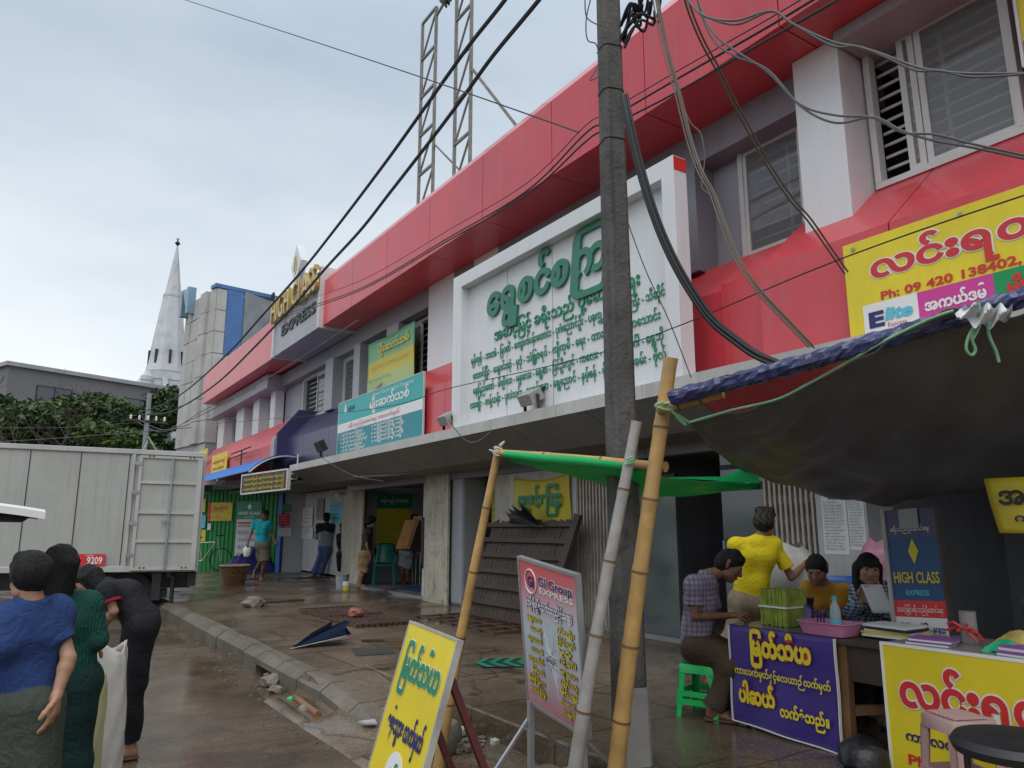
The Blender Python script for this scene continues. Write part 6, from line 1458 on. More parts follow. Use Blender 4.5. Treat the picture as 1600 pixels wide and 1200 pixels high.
poster('food_poster', 'yellow and red food poster on the green wall', 'poster', tuple(o_), d_, w__, h__, 'yellow_dull', (.5, .15, 2, .12), 'red_ink', ('ဒံပေါက်', .62, .2, .6), 'red_ink', rect=[(0, 0, .12, 1, 'red_ink'), (.6, .1, .95, .3, 'yellow')])
o_, w__, h__ = onwall(367, 888, 412, 783)
t2 = poster('travel_poster', 'tall green and white travel poster HIGH CLASS on the green wall', 'poster', tuple(o_), d_, w__, h__, 'paper', (.62, .1, 6, .05), 'navy_ink', ('HIGH CLASS', .80, .06, .9), 'white', rect=[(0, .73, 1, 1, 'green_ink'), (.05, .66, .9, .69, 'red_ink')])
Bq = Board(o_, d_, UZ, w__, h__); b = MB(); b.prism([Bq.p(.5, .97, .006), Bq.p(.4, .92, .006), Bq.p(.5, .87, .006), Bq.p(.6, .92, .006)], Bq.n * -.002); b.build('diamond', M['white'], t2); Bq.text('EXPRESS', .5, .755, .025, M['white'], t2, width=.4, align='C', off=.006)
o_, w__, h__ = onwall(326, 828, 332, 818); poster('small_note', 'small pale note low on the green wall', 'notice', tuple(o_), d_, w__, h__, 'paper', None, 'black_ink')
t = thing('blue_awning', 'curved awning of blue corrugated sheet over the green stall', 'awning', (4.5, 18, 2.5))
def aw(u, v):
    y = 15.95 + u * 9; a = v; x = 5.12 - 1.15 * (1 - (1 - a) ** 1.0) ; z = 3.0 - .42 * a ** 2.6 + .012 * cos(u * 9 * 2 * pi / .16 / 1); return V((x, y + .62 * (1 - a), z))
q = MB(); q.grid(aw, 340, 12); q.build('sheet', M['blue_sheet'], t, smooth=False, solid=.006)
q = MB()
for f in (0, .33, .66, 1): q.tube([aw(f, v / 8) - V((0, 0, .04)) for v in range(9)], .02, 6)
q.build('rib', M['frame_white'], t); q = MB()
for y in (16.2, 20, 24): q.tube([(4.05, y, 2.50), (5.05, y, 2.45)], .018, 6); q.tube([(5.05, y, 2.45), (5.05, y, 3.0)], .018, 6)
q.build('bracket', M['frame_white'], t)
t = thing('under_awning_sign', 'brown sign board with yellow lettering hung under the end of the blue awning', 'sign', (4.6, 16.5, 2.2))
o_ = at(377, 771, D=15.6); e_ = at(447, 763, D=14.6); r_ = (e_ - o_); wq = r_.length; B = Board(o_, r_, UZ, wq, .36)
b = MB(); B.rect(b, 0, 0, 1, 1, 0, .06); b.build('board', mat('sign_brown', (.07, .05, .035), .5, .1, 3), t); b = MB(); B.frame(b, .03, .08, .006); b.build('frame', M['frame_white'], t)
for i in range(3): B.text('ကားလက်မှတ် ရောင်းဝယ်ရေး ခရီးသည်', .05, .70 - i * .28, .17, M['yellow_dull'], t, width=.9, bold=.03)
# small boards stuck at the edge of the truck
for i, (y0, y1, mm) in enumerate(((780, 800, 'yellow'), (805, 825, 'sky_ink'), (828, 846, 'yellow_dull'))):
    o_, w__, h__ = onwall(316, y1, 324, y0); poster('edge_notice', ('yellow', 'pale blue', 'dull yellow')[i] + ' notice on the green wall just beyond the truck door', 'notice', tuple(o_), d_, w__, h__, mm, None, 'black_ink', group='notices beside the truck door')
# --- stuff on the ground
M['brick'] = mat('brick_red', (.28, .11, .08), .8, .3, 10, .5, 40); M['stone'] = mat('stone', (.20, .17, .14), .85, .3, 8, .6, 30)
def rock(lb, c, s, m, seed, name='stone', cat='stone', group=None):
    rng = np.random.default_rng(seed); bm = bmesh.new(); bmesh.ops.create_icosphere(bm, subdivisions=2, radius=1)
    ph = rng.uniform(0, 6, 6)
    vs = []
    for v_ in bm.verts:
        k = 1 + .22 * sin(v_.co.x * 3 + ph[0]) * cos(v_.co.y * 2.5 + ph[1]) + .12 * sin(v_.co.z * 5 + ph[2] + v_.co.x * 4); q = v_.co * k; q.z = max(q.z, -.55)
        vs.append((c[0] + q.x * s[0], c[1] + q.y * s[1], c[2] + (q.z + .55) * s[2]))
    fs = [tuple(v_.index for v_ in f.verts) for f in bm.faces]; bm.free()
    return tag(MB().add(vs, fs).build(name, M[m]), lb, cat, group)
rock('brick coloured lump on the near end of the grille', tuple(at(556, 962, Z=.25)), (.10, .10, .07), 'brick', 1, 'brick', 'brick'); rock('brown stone on the open pavement beyond the grille', tuple(at(397, 948, Z=.2)), (.17, .15, .11), 'stone', 2)
for i, (x, y, s, lb) in enumerate(((425, 1072, .10, 'broken kerb lump lying below the drain hole'), (420, 1060, .06, 'smaller lump on top of the broken kerb piece'), (432, 1082, .06, 'pale chip in the gutter near the green cap'), (363, 1027, .05, 'small stone in the gutter far from the drain hole'), (475, 1113, .05, 'stone in the gutter below the bamboo scrap'))):
    rock(lb, tuple(at(x, y, Z=.0)), (s, s, s * .7), 'stone', 5 + i, group='stones in the gutter')
p = at(455, 1096, Z=0.0); tag(MB().lathe((p.x, p.y, 0), [(.035, 0), (.04, .01), (.035, .03), (.01, .04)], 12).build('bottle_cap', M['green_plastic'], smooth=True), 'bright green plastic cap in the gutter', 'cap')
a, c = at(461, 1090, Z=.03), at(497, 1117, Z=.03); tag(MB().tube([a, c], .028, 10).build('bamboo_scrap', M['wood_brown'], smooth=True), 'short brown bamboo scrap lying in the gutter', 'bamboo scrap')
M['tile_white'] = mat('tile_white', (.45, .44, .42), .5, .15, 5)
for i, (x, y, z, s, lb) in enumerate(((577, 1132, .08, .07, 'pale tile shard on the sunken strip left of the yellow board'), (698, 1140, .1, .06, 'pale tile shard behind the yellow board'), (690, 1150, .08, .05, 'smaller tile shard behind the yellow board'), (660, 1062, .2, .03, 'tiny white scrap on the edge of the step'), (275, 924, .2, .12, 'white board scrap near the truck wheel'), (290, 931, .2, .10, 'white stick scrap by the kerb top'))):
    p = at(x, y, Z=z); rr = random.Random(i); an = rr.uniform(0, 3); q = MB(); q.prism([p + V((cos(an + k) * s * rr.uniform(.6, 1.3), sin(an + k) * s * rr.uniform(.6, 1.3), .012)) for k in (0, 1.3, 2.6, 4.2)], (0, 0, .012)); tag(q.build('tile_shard', M['tile_white']), lb, 'shard', 'pale shards on the ground')
rr = random.Random(31); q = MB()
for k in range(420):
    x = rr.gauss(2.52, .10); y = rr.uniform(4.3, 5.6); s = rr.uniform(.006, .028); z = .05 + rr.uniform(0, .03); q.obox((x, y, z), (s, s * .3, 0), (-s * .3, s * rr.uniform(.5, 1), s * .2), (0, 0, s * .6), rr.choice((0, 0, 2, 2, 2, 1)))
for k in range(170):
    y = rr.uniform(4.5, 13); x = 2.12 - abs(rr.gauss(0, .18)); s = rr.uniform(.003, .012); q.obox((x, y, .004), (s, s * .3, 0), (-s * .3, s * rr.uniform(.5, 1), 0), (0, 0, s * .5), rr.choice((0, 2)))
tag(q.build('rubble', [M['stone'], M['tile_white'], M['kerb']], fixn=False), 'scatter of small rubble along the step and gutter', None, kind='stuff')
q = MB(); q.prism([V((2.77, 4.2 + k * .1, .197 + .0 * k)) for k in (0, 1)] + [V((2.9, 4.3, .2)), V((2.9, 4.2, .2))], (0, 0, .002))
# chevron mat and dark hatch on the pavement
t = thing('floor_arrow', 'green and black chevron arrow strip stuck on the pavement beside the pink board', 'floor marking', (3.9, 6.4, .2))
a, c = at(742, 1036, Z=.204), at(850, 1034, Z=.204); d2 = (c - a); L2 = d2.length; d2.normalize(); n2 = V((-d2.y, d2.x, 0)); w2 = .22
q = MB(); q.prism([a - n2 * w2 + d2 * .05, a + d2 * L2 - n2 * w2, a + d2 * L2 + n2 * w2, a + n2 * w2 + d2 * .05], (0, 0, .002)); q.build('strip', mat('mat_black', (.015, .03, .022), .5, .2, 5), t)
q = MB()
for k in range(5):
    s0 = k * L2 / 5
    for sg in (-1, 1): q.prism([a + d2 * s0 + n2 * (sg * .012) + V((0, 0, .003)), a + d2 * (s0 + .06) + n2 * (sg * .012) + V((0, 0, .003)), a + d2 * (s0 + .16) + n2 * (sg * w2) + V((0, 0, .003)), a + d2 * (s0 + .10) + n2 * (sg * w2) + V((0, 0, .003))], (0, 0, .002))
q.build('chevron', mat('mat_green', (.01, .22, .13), .45, .1, 5), t)
q = MB(); P4 = [at(x, y, Z=.204) for x, y in ((549, 1014), (606, 1011), (618, 1021), (556, 1025))]; q.prism(P4, (0, 0, .002)); tag(q.build('manhole_cover', mat('hatch', (.06, .062, .065), .4, .15, 6)), 'dark rectangular cover plate set in the pavement', 'cover plate')
tag(MB().bar(at(565, 1001, Z=.215), at(602, 1000, Z=.215), .04, .02).build('iron_bar', M['rust']), 'short rusty bar on the pavement behind the cover plate', 'bar')
# doormats, sandals at the open shop
M['rag'] = mat('rag', (.06, .05, .045), .9, .5, 14, .8, 30)
def ragpile(lb, c, s, seed, group='rags by the shop doors'):
    q = MB(); q.grid(lambda u, v: V((c[0] + (u - .5) * s[0], c[1] + (v - .5) * s[1], c[2] + s[2] * abs(sin(u * 7 + seed) * sin(v * 6 + seed * 2)) * sin(u * pi) * sin(v * pi) + .004)), 24, 20); return tag(q.build('rag', M['rag'], smooth=True), lb, 'rag', group)
ragpile('patterned rag heap on the threshold of the open shop', tuple(at(607, 926, Z=.2)), (.8, .7, .12), 1); ragpile('small dark rag on the pavement in front of the timber pier', tuple(at(604, 941, Z=.2)), (.35, .3, .07), 2); ragpile('black cloth lying in front of the far shop doorway', tuple(at(488, 903, Z=.2)), (.9, .5, .06), 4)
tag(MB().box(6.35, 7.3, 12.9, 14.2, .246, .252).build('door_mat', mat('blue_mat', (.02, .06, .16), .8, .2, 8)), 'flat blue mat inside the open shop', 'mat')
t = thing('parcel_rack', 'slim pale metal stand beside the green chairs', 'stand', (7.4, 14.9, .25)); q = MB()
for y in (14.75, 14.95, 15.1): q.tube([(7.35, y, .25), (7.35, y, 1.35)], .012, 6)
q.tube([(7.35, 14.75, 1.35), (7.35, 15.1, 1.35)], .012, 6); q.build('rods', M['metal_grey'], t)
t = thing('hung_jacket', 'black jacket hanging on the edge of the right timber pier', 'jacket', (6.1, 11.9, 1)); p = at(668, 830, X=6.15); q = MB()
q.grid(lambda u, v: V((p.x + (u - .5) * .12 + .03 * sin(u * 9), p.y + .12 + (u - .5) * .34 * (.6 + .4 * v), .72 + (1 - v) * .88 + 0)), 14, 10); q.build('cloth', M['umb_black'], t, smooth=True, solid=.06)
# ================================================================== people: smooth bodies grown as blended solids and meshed
def _smin(a, b, k):
    hh = np.maximum(k - np.abs(a - b), 0) / k
    return np.minimum(a, b) - hh * hh * k * .25
class Solid:
    def __init__(s, h): s.h = h; s.ops = []
    def cone(s, a, b, ra, rb, k=.03, cuts=(), sub=False): s.ops.append(('c', np.array(a, float), np.array(b, float), ra, rb, k, cuts, sub)); return s
    def ell(s, c, r, R=None, k=.03, cuts=(), sub=False):
        s.ops.append(('e', np.array(c, float), np.array(r, float), np.eye(3) if R is None else np.array(R, float), None, k, cuts, sub)); return s
    def mesh(s, wr=0.0, wf=22.0, seed=0, stretch=None):
        h = s.h; lo = np.full(3, 1e9); hi = -lo.copy()
        for o in s.ops:
            if o[7]: continue
            if o[0] == 'c': r = max(o[3], o[4]); l_, h_ = np.minimum(o[1], o[2]) - r, np.maximum(o[1], o[2]) + r
            else: r = o[2].max(); l_, h_ = o[1] - r, o[1] + r
            lo = np.minimum(lo, l_); hi = np.maximum(hi, h_)
        lo -= 4 * h + .035; hi += 4 * h + .035; n = np.ceil((hi - lo) / h).astype(int) + 1
        d = np.full(n, .2, np.float32)
        ax = [lo[i] + h * np.arange(n[i]) for i in range(3)]
        for o in s.ops:
            kind, k, cuts, sub = o[0], o[5], o[6], o[7]
            if kind == 'c': r = max(o[3], o[4]); l_, h_ = np.minimum(o[1], o[2]) - r, np.maximum(o[1], o[2]) + r
            else: r = o[2].max(); l_, h_ = o[1] - r, o[1] + r
            pad = k + 3 * h
            i0 = np.clip(np.floor((l_ - pad - lo) / h).astype(int), 0, n); i1 = np.clip(np.ceil((h_ + pad - lo) / h).astype(int) + 1, 0, n)
            if (i1 <= i0).any(): continue
            sl = tuple(slice(i0[i], i1[i]) for i in range(3))
            X, Y, Z = np.meshgrid(*[ax[i][sl[i]] for i in range(3)], indexing='ij')
            P = np.stack([X, Y, Z], -1)
            if kind == 'c':
                a, b, ra, rb = o[1:5]; ba = b - a; L2 = max(ba @ ba, 1e-9); t = np.clip(((P - a) @ ba) / L2, 0, 1)
                q = P - a - t[..., None] * ba; v = np.sqrt((q * q).sum(-1)) - (ra + (rb - ra) * t)
            else:
                c, rr_, R = o[1:4]; q = (P - c) @ R.T; k0 = np.sqrt(((q / rr_) ** 2).sum(-1)); k1 = np.sqrt(((q / rr_ ** 2) ** 2).sum(-1)) + 1e-9; v = k0 * (k0 - 1) / k1
            for (pt, nn) in cuts: v = np.maximum(v, (P - np.array(pt)) @ np.array(nn))
            v = v.astype(np.float32)
            if sub: d[sl] = -_smin(-d[sl], v, k)
            else: d[sl] = _smin(d[sl], v, k)
        if wr:
            rng = np.random.default_rng(seed); X, Y, Z = np.meshgrid(*ax, indexing='ij')
            for _ in range(7):
                f = rng.normal(size=3); f /= np.linalg.norm(f); f *= wf * rng.uniform(.5, 1.6)
                if stretch is not None: f = f * np.array(stretch)
                d += (wr * .42 * np.sin(X * f[0] + Y * f[1] + Z * f[2] + rng.uniform(0, 6))).astype(np.float32)
        # surface nets
        s_ = d < 0; c = np.zeros(tuple(np.array(d.shape) - 1), np.int8); offs = [(i, j, k) for i in (0, 1) for j in (0, 1) for k in (0, 1)]
        for (i, j, k) in offs: c += s_[i:i + c.shape[0], j:j + c.shape[1], k:k + c.shape[2]]
        act = (c > 0) & (c < 8); idx = np.argwhere(act); num = np.full(c.shape, -1, np.int64); num[act] = np.arange(len(idx))
        acc = np.zeros((len(idx), 3)); cnt = np.zeros(len(idx))
        ed = [((0, 0, 0), (1, 0, 0)), ((0, 1, 0), (1, 1, 0)), ((0, 0, 1), (1, 0, 1)), ((0, 1, 1), (1, 1, 1)), ((0, 0, 0), (0, 1, 0)), ((1, 0, 0), (1, 1, 0)), ((0, 0, 1), (0, 1, 1)), ((1, 0, 1), (1, 1, 1)), ((0, 0, 0), (0, 0, 1)), ((1, 0, 0), (1, 0, 1)), ((0, 1, 0), (0, 1, 1)), ((1, 1, 0), (1, 1, 1))]
        for a, b in ed:
            A = d[idx[:, 0] + a[0], idx[:, 1] + a[1], idx[:, 2] + a[2]]; Bv = d[idx[:, 0] + b[0], idx[:, 1] + b[1], idx[:, 2] + b[2]]
            m = (A < 0) != (Bv < 0); t = np.where(m, A / np.where(m, A - Bv, 1), 0)
            p = np.array(a) + t[:, None] * (np.array(b) - np.array(a)); acc += p * m[:, None]; cnt += m
        vs = lo + (idx + acc / cnt[:, None]) * h
        fs = []
        for axis in range(3):
            u, w_ = (axis + 1) % 3, (axis + 2) % 3
            sl0 = [slice(None)] * 3; sl1 = [slice(None)] * 3; sl0[axis] = slice(0, -1); sl1[axis] = slice(1, None)
            m = s_[tuple(sl0)] != s_[tuple(sl1)]; e = np.argwhere(m)
            ok = (e[:, u] > 0) & (e[:, w_] > 0) & (e[:, u] < d.shape[u] - 1) & (e[:, w_] < d.shape[w_] - 1); e = e[ok]
            def g(du, dw): q = e.copy(); q[:, u] -= du; q[:, w_] -= dw; return num[q[:, 0], q[:, 1], q[:, 2]]
            f = np.stack([g(1, 1), g(0, 1), g(0, 0), g(1, 0)], 1); flip = ~s_[e[:, 0], e[:, 1], e[:, 2]]
            f[flip] = f[flip][:, ::-1]; fs.append(f[(f >= 0).all(1)])
        return vs, np.concatenate(fs)
def solid_obj(name, parts, mats, parent, colour=None):
    """several solids joined in ONE mesh object"""
    VS, FS, o = [], [], 0
    for vs, fs in parts: VS.append(vs); FS.append(fs + o); o += len(vs)
    VS = np.concatenate(VS); FS = np.concatenate(FS); M_ = WM.get(parent)
    loc = VS - np.array(M_.translation) if M_ is not None else VS
    me = bpy.data.meshes.new(name); me.vertices.add(len(VS)); me.vertices.foreach_set('co', loc.astype(np.float32).ravel())
    me.loops.add(FS.size); me.loops.foreach_set('vertex_index', FS.astype(np.int32).ravel()); me.polygons.add(len(FS)); me.polygons.foreach_set('loop_start', np.arange(0, FS.size, 4, dtype=np.int32))
    try: me.polygons.foreach_set('loop_total', np.full(len(FS), 4, np.int32))
    except Exception: pass
    for m in mats: me.materials.append(m)
    me.update(calc_edges=True); me.validate()
    if colour is not None: me.polygons.foreach_set('material_index', colour(VS[FS].mean(1)).astype(np.int32))
    me.shade_smooth(); ob = bpy.data.objects.new(name, me); COL.objects.link(ob); ob.parent = parent; WM[ob] = M_; return ob
def nv(a): a = np.array(a, float); return a / (np.linalg.norm(a) + 1e-9)
def skin_mat(name, c): return mat(name, c, .48, .10, 9, 0, spec=.4, sss=.12)
M['skin_a'] = skin_mat('skin_a', (.30, .155, .095)); M['skin_b'] = skin_mat('skin_b', (.40, .23, .15)); M['skin_c'] = skin_mat('skin_c', (.20, .095, .055))
def hair_mat(name, c):
    m = mat(name, c, .5, .3, 40, 0, spec=.3); n, l, b = nodes_of(m); t = n.new('ShaderNodeTexCoord'); mp_ = n.new('ShaderNodeMapping'); mp_.inputs['Scale'].default_value = (230, 230, 14); l.new(t.outputs['Object'], mp_.inputs['Vector'])
    a = n.new('ShaderNodeTexNoise'); a.inputs['Scale'].default_value = 1; a.inputs['Detail'].default_value = 3; l.new(mp_.outputs[0], a.inputs['Vector']); bp = n.new('ShaderNodeBump'); bp.inputs['Strength'].default_value = .9; bp.inputs['Distance'].default_value = .012; l.new(a.outputs[0], bp.inputs['Height']); l.new(bp.outputs[0], b.inputs['Normal']); return m
M['hair'] = hair_mat('hair_black', (.006, .0055, .006)); M['hair_streak'] = hair_mat('hair_streak', (.045, .036, .026))
M['eye_dark'] = mat('eye_dark', (.015, .01, .01), .2, 0); M['eye_white'] = mat('eye_white', (.36, .34, .32), .3, 0); M['lips'] = mat('lips', (.34, .10, .085), .4, .05, 9); M['brow'] = mat('brow', (.10, .06, .042), .7, 0)
def head_parts(hc, fwd, up, s, h, female=False):
    f = nv(fwd); u = np.array(up, float); u = nv(u - f * (u @ f)); r = np.cross(f, u); R = np.stack([r, f, u])
    def W(x, y, z): return np.array(hc) + s * (r * x + f * y + u * z)
    S = Solid(h)
    S.ell(W(0, -.012, .022), np.array((.074, .093, .088)) * s, R, .01)
    S.ell(W(0, .022, -.035), np.array((.058, .066, .075)) * s, R, .04 * s)
    S.ell(W(0, .052, -.088), np.array((.028 if not female else .022, .026, .022)) * s, R, .03 * s)
    for sg in (-1, 1):
        S.ell(W(sg * .040, .058, -.022), np.array((.020, .020, .022)) * s, R, .02 * s)
        S.ell(W(sg * .030, .078, .022), np.array((.024, .014, .008)) * s, R, .014 * s)
        S.ell(W(sg * .048, .018, -.07), np.array((.014, .03, .018)) * s, R, .03 * s)
        S.cone(W(sg * .076, -.012, -.006), W(sg * .079, -.016, .022), .011 * s, .016 * s, .008 * s); S.cone(W(sg * .076, -.010, -.028), W(sg * .077, -.012, -.006), .009 * s, .011 * s, .008 * s)
    S.cone(W(0, .082, .016), W(0, .103, -.024), .008 * s, .0125 * s, .012 * s)
    for sg in (-1, 1): S.ell(W(sg * .013, .090, -.030), np.array((.009, .010, .008)) * s, R, .008 * s); S.ell(W(sg * .031, .092, .006), np.array((.016, .012, .010)) * s, R, .010 * s, sub=True)
    for sg in (-1, 1): S.ell(W(sg * .031, .074, .006), np.array((.0135, .0115, .0115)) * s, R, .004 * s)
    S.ell(W(0, .083, -.054), np.array((.024, .012, .0055)) * s, R, .006 * s); S.ell(W(0, .081, -.064), np.array((.020, .012, .0065)) * s, R, .006 * s)
    def col(P):
        q = (P - np.array(hc)) / s; x, y, z = q @ r, q @ f, q @ u; o = np.zeros(len(P), int)
        o[(np.abs(x) < .024) & (z < -.047) & (z > -.070) & (y > .078)] = 1
        for sg in (-1, 1):
            e = (np.abs(x - sg * .031) < .0145) & (np.abs(z - .006) < .0062) & (y > .068); o[e] = 2
            o[e & (np.abs(x - sg * .031) < .0068)] = 3; o[(np.abs(x - sg * .031) < .0150) & (z - .006 > .0052) & (z - .006 < .0088) & (y > .068)] = 3
            o[(np.abs(x - sg * .033) < .020) & (np.abs(z - .0285 + .10 * np.abs(np.abs(x) - .03)) < .0030) & (y > .06)] = 4
        return o
    return S, col, (W, R)
def hair_solid(WR, s, h, style):
    W, R = WR; S = Solid(h); f = R[1]; u = R[2]; r = R[0]
    c1 = (W(0, .045, .0), nv(f * .8 - u * .62)) if style != 'bangs' else (W(0, .082, .0), nv(f * .9 - u * .3))
    S.ell(W(0, -.016, .028), np.array((.083, .100, .094)) * s, R, .008, cuts=[c1])
    S.ell(W(0, -.040, -.01), np.array((.077, .075, .075)) * s, R, .03 * s, cuts=[(W(0, -.004, 0), f)])
    if style in ('short', 'thick'):
        S.cone(W(-.045, .052, .082), W(.045, .052, .082), .030 * s, .030 * s, .03 * s); S.cone(W(-.05, -.01, .105), W(.05, .0, .105), .03 * s, .03 * s, .03 * s)
        if style == 'thick': S.ell(W(0, -.03, .03), np.array((.094, .10, .10)) * s, R, .03 * s, cuts=[(W(0, .03, 0), nv(f - u * .5))])
    if style in ('long', 'bangs', 'bob'):
        L = {'long': -.24, 'bangs': -.19, 'bob': -.17}[style]
        for x in (-.062, -.03, 0, .03, .062): S.cone(W(x, -.055 - .02 * (1 - abs(x) * 12), .0), W(x * 1.12, -.060, L), .040 * s, .026 * s, .03 * s)
        for sg in (-1, 1): S.cone(W(sg * .074, .012, .03), W(sg * .080, .008, L * .85), .022 * s, .016 * s, .025 * s); S.cone(W(sg * .076, -.025, .0), W(sg * .082, -.03, L), .028 * s, .018 * s, .025 * s)
    if style == 'bangs':
        for x in (-.045, -.022, 0, .022, .045): S.cone(W(x, .058, .078), W(x * 1.05, .088 - abs(x) * .5, .028), .018 * s, .011 * s, .016 * s)
    if style == 'tail':
        S.cone(W(0, -.105, .0), W(0, -.135, -.06), .024 * s, .030 * s, .02 * s); S.cone(W(0, -.135, -.06), W(.01, -.125, -.22), .030 * s, .014 * s, .02 * s)
    return S
def add_hand(S, wr, d, nrm, s, side=1, curl=.5, k=.008):
    """wrist, pointing direction, back-of-hand normal; side +1/-1 sets the thumb"""
    d = nv(d); n = np.array(nrm, float); n = nv(n - d * (d @ n)); x = np.cross(d, n) * side; wr = np.array(wr, float)
    for t in (-.026, -.009, .009, .026): S.cone(wr + d * .012 * s + x * t * .55 * s, wr + d * .082 * s + x * t * 1.08 * s, .0145 * s, .0125 * s, .014)
    for i, (t, L) in enumerate(((-.029, .060), (-.010, .076), (.010, .082), (.029, .074))):
        p = wr + d * .085 * s + x * t * 1.1 * s; a = curl * (.55 + .1 * i)
        for j, fr in enumerate((.45, .32, .25)):
            dd = d * cos(a) - n * sin(a); q = p + nv(dd + x * t * .9) * L * fr * s; S.cone(p, q, (.0088 - .0012 * j) * s, (.0080 - .0012 * j) * s, k * .5); p = q; a += curl * .75
    p = wr + d * .022 * s + x * .026 * s
    for L, dd in ((.036, d * .62 + x * .70 - n * .25), (.030, d * .85 + x * .35 - n * .35 * (1 + curl)), (.022, d * .92 + x * .1 - n * .35 * (1 + curl))):
        q = p + nv(dd) * L * s; S.cone(p, q, .0115 * s, .0098 * s, k); p = q
def add_foot(S, an, toe, s, k=.02):
    an, toe = np.array(an, float), np.array(toe, float); d = nv(np.array([toe[0] - an[0], toe[1] - an[1], 0])); x = np.cross(d, [0, 0, 1]); zb = toe[2]
    def Q(a, b, z): return np.array([an[0], an[1], zb]) + d * a * s + x * b * s + np.array([0, 0, z * s])
    L = np.linalg.norm((toe - an)[:2]) / s
    S.cone(an, Q(-.015, 0, .03), .034 * s, .032 * s, k); S.cone(an, Q(L * .62, 0, .022), .034 * s, .026 * s, .03)
    S.cone(Q(-.01, 0, .028), Q(L * .62, .022, .018), .030 * s, .018 * s, k); S.cone(Q(-.01, 0, .028), Q(L * .62, -.022, .018), .030 * s, .018 * s, k)
    for i, b in enumerate((-.034, -.018, -.002, .013, .030)): S.cone(Q(L * .62, b * .9, .014), Q(L * (.98 - .03 * abs(i - 3.2)), b, .010), .0115 * s, .0085 * s if i < 4 else .012 * s, .006)
    return Q, L
def person(lb, J, head, s=.9, skin='skin_b', hair='short', clothes=(), h=.008, hh=None, hands=None, sandals=None, hairmat='hair', female=False, group=None, cat='person', wide=.88, face=True, th=.90):
    """J: joints in metres; head: centre, facing, up; clothes: (name, kind, material, options)"""
    J = {k: np.array(v, float) for k, v in J.items()}; base = J['hip'].copy()
    t = thing('person', lb, cat, (base[0], base[1], min(v[2] for v in J.values())), group=group)
    ax = nv(J['sR'] - J['sL']); up0 = nv(J['neck'] - J['hip']); fwd = nv(np.cross(up0, ax)); wa = .070 * s * wide
    hp = nv(J['hR'] - J['hL']) if 'hR' in J else ax
    def torso(S, e, cuts=(), low=True, wr_=1.0):
        ch, wa_, hi = J['chest'], J['waist'], J['hip']
        for sg in (-1, 1):
            o = ax * sg * wa; o2 = (ax * .5 + hp * .5) * sg * wa * .82; o3 = hp * sg * wa * 1.02
            S.cone(ch + o, wa_ + o2, .094 * s * th + e, .080 * s * th + e, .045, cuts); S.cone(wa_ + o2, hi + o3, .080 * s * th + e, .094 * s * th + e, .045, cuts)
            sh = J['sR'] if sg > 0 else J['sL']
            S.cone(J['neck'] * .7 + ch * .3, sh, .050 * s * th + e, .046 * s * th + e, .04, cuts); S.cone(sh, ch + o, .046 * s * th + e, .078 * s * th + e, .045, cuts)
        if female:
            for sg in (-1, 1): S.ell(ch + ax * sg * .065 * s + fwd * .07 * s - up0 * .03 * s, np.array((.055, .055, .055)) * s + e, None, .05, cuts)
    S = Solid(h); torso(S, 0)
    S.cone(J['neck'], head['c'] + nv(head['up']) * -.05 * s + nv(head['fwd']) * -.012 * s, .047 * s, .045 * s, .03)
    for q in 'LR':
        if 'e' + q in J:
            S.cone(J['s' + q], J['e' + q], .036 * s, .029 * s, .014); m = J['e' + q] * .72 + J['w' + q] * .28; S.cone(J['e' + q], m, .029 * s, .030 * s, .01); S.cone(m, J['w' + q], .030 * s, .0205 * s, .01)
            hd = (hands or {}).get(q); d_ = J['w' + q] - J['e' + q]
            if hd != 'none':
                hd = hd or {}; add_hand(S, J['w' + q], hd.get('d', d_), hd.get('n', np.array([0, 0, 1.]) if abs(nv(d_)[2]) < .7 else fwd), s * .98, hd.get('side', 1 if q == 'R' else -1), hd.get('curl', .55))
        if 'k' + q in J:
            S.cone(J['h' + q], J['k' + q], .080 * s, .052 * s, .04); m = J['k' + q] * .7 + J['a' + q] * .3 - fwd * .012 * s; S.cone(J['k' + q], m, .050 * s, .052 * s, .02); S.cone(m, J['a' + q], .052 * s, .032 * s, .02)
            if 't' + q in J: add_foot(S, J['a' + q], J['t' + q], s)
    parts = [S.mesh()]
    Hs, col, WR = head_parts(head['c'], head['fwd'], head['up'], s * head.get('s', 1.0), hh or h * .6, female)
    hm = Hs.mesh(); parts.append(hm); nb = len(parts[0][1])
    def colour(P): o = np.zeros(len(P), int); o[nb:] = col(P[nb:]) if face else 0; return o
    solid_obj('body', parts, [M[skin], M['lips'], M['eye_white'], M['eye_dark'], M['brow']], t, colour)
    hcol = None
    if hairmat == 'hair_streak':
        hcz = head['c']; hcol = lambda P: ((P[:, 2] > hcz[2] - .01) & (np.sin((P @ nCR) * 150 + 3 * np.sin(P[:, 2] * 60)) > -.35) & ((P - hcz) @ nCR < .05)).astype(int)
    if hair: solid_obj('hair', [hair_solid(WR, s * head.get('s', 1.0), hh or h * .7, hair).mesh(wr=.0016, wf=150, seed=len(lb), stretch=(1, 1, .2))], [M['hair'], M[hairmat]], t, hcol)
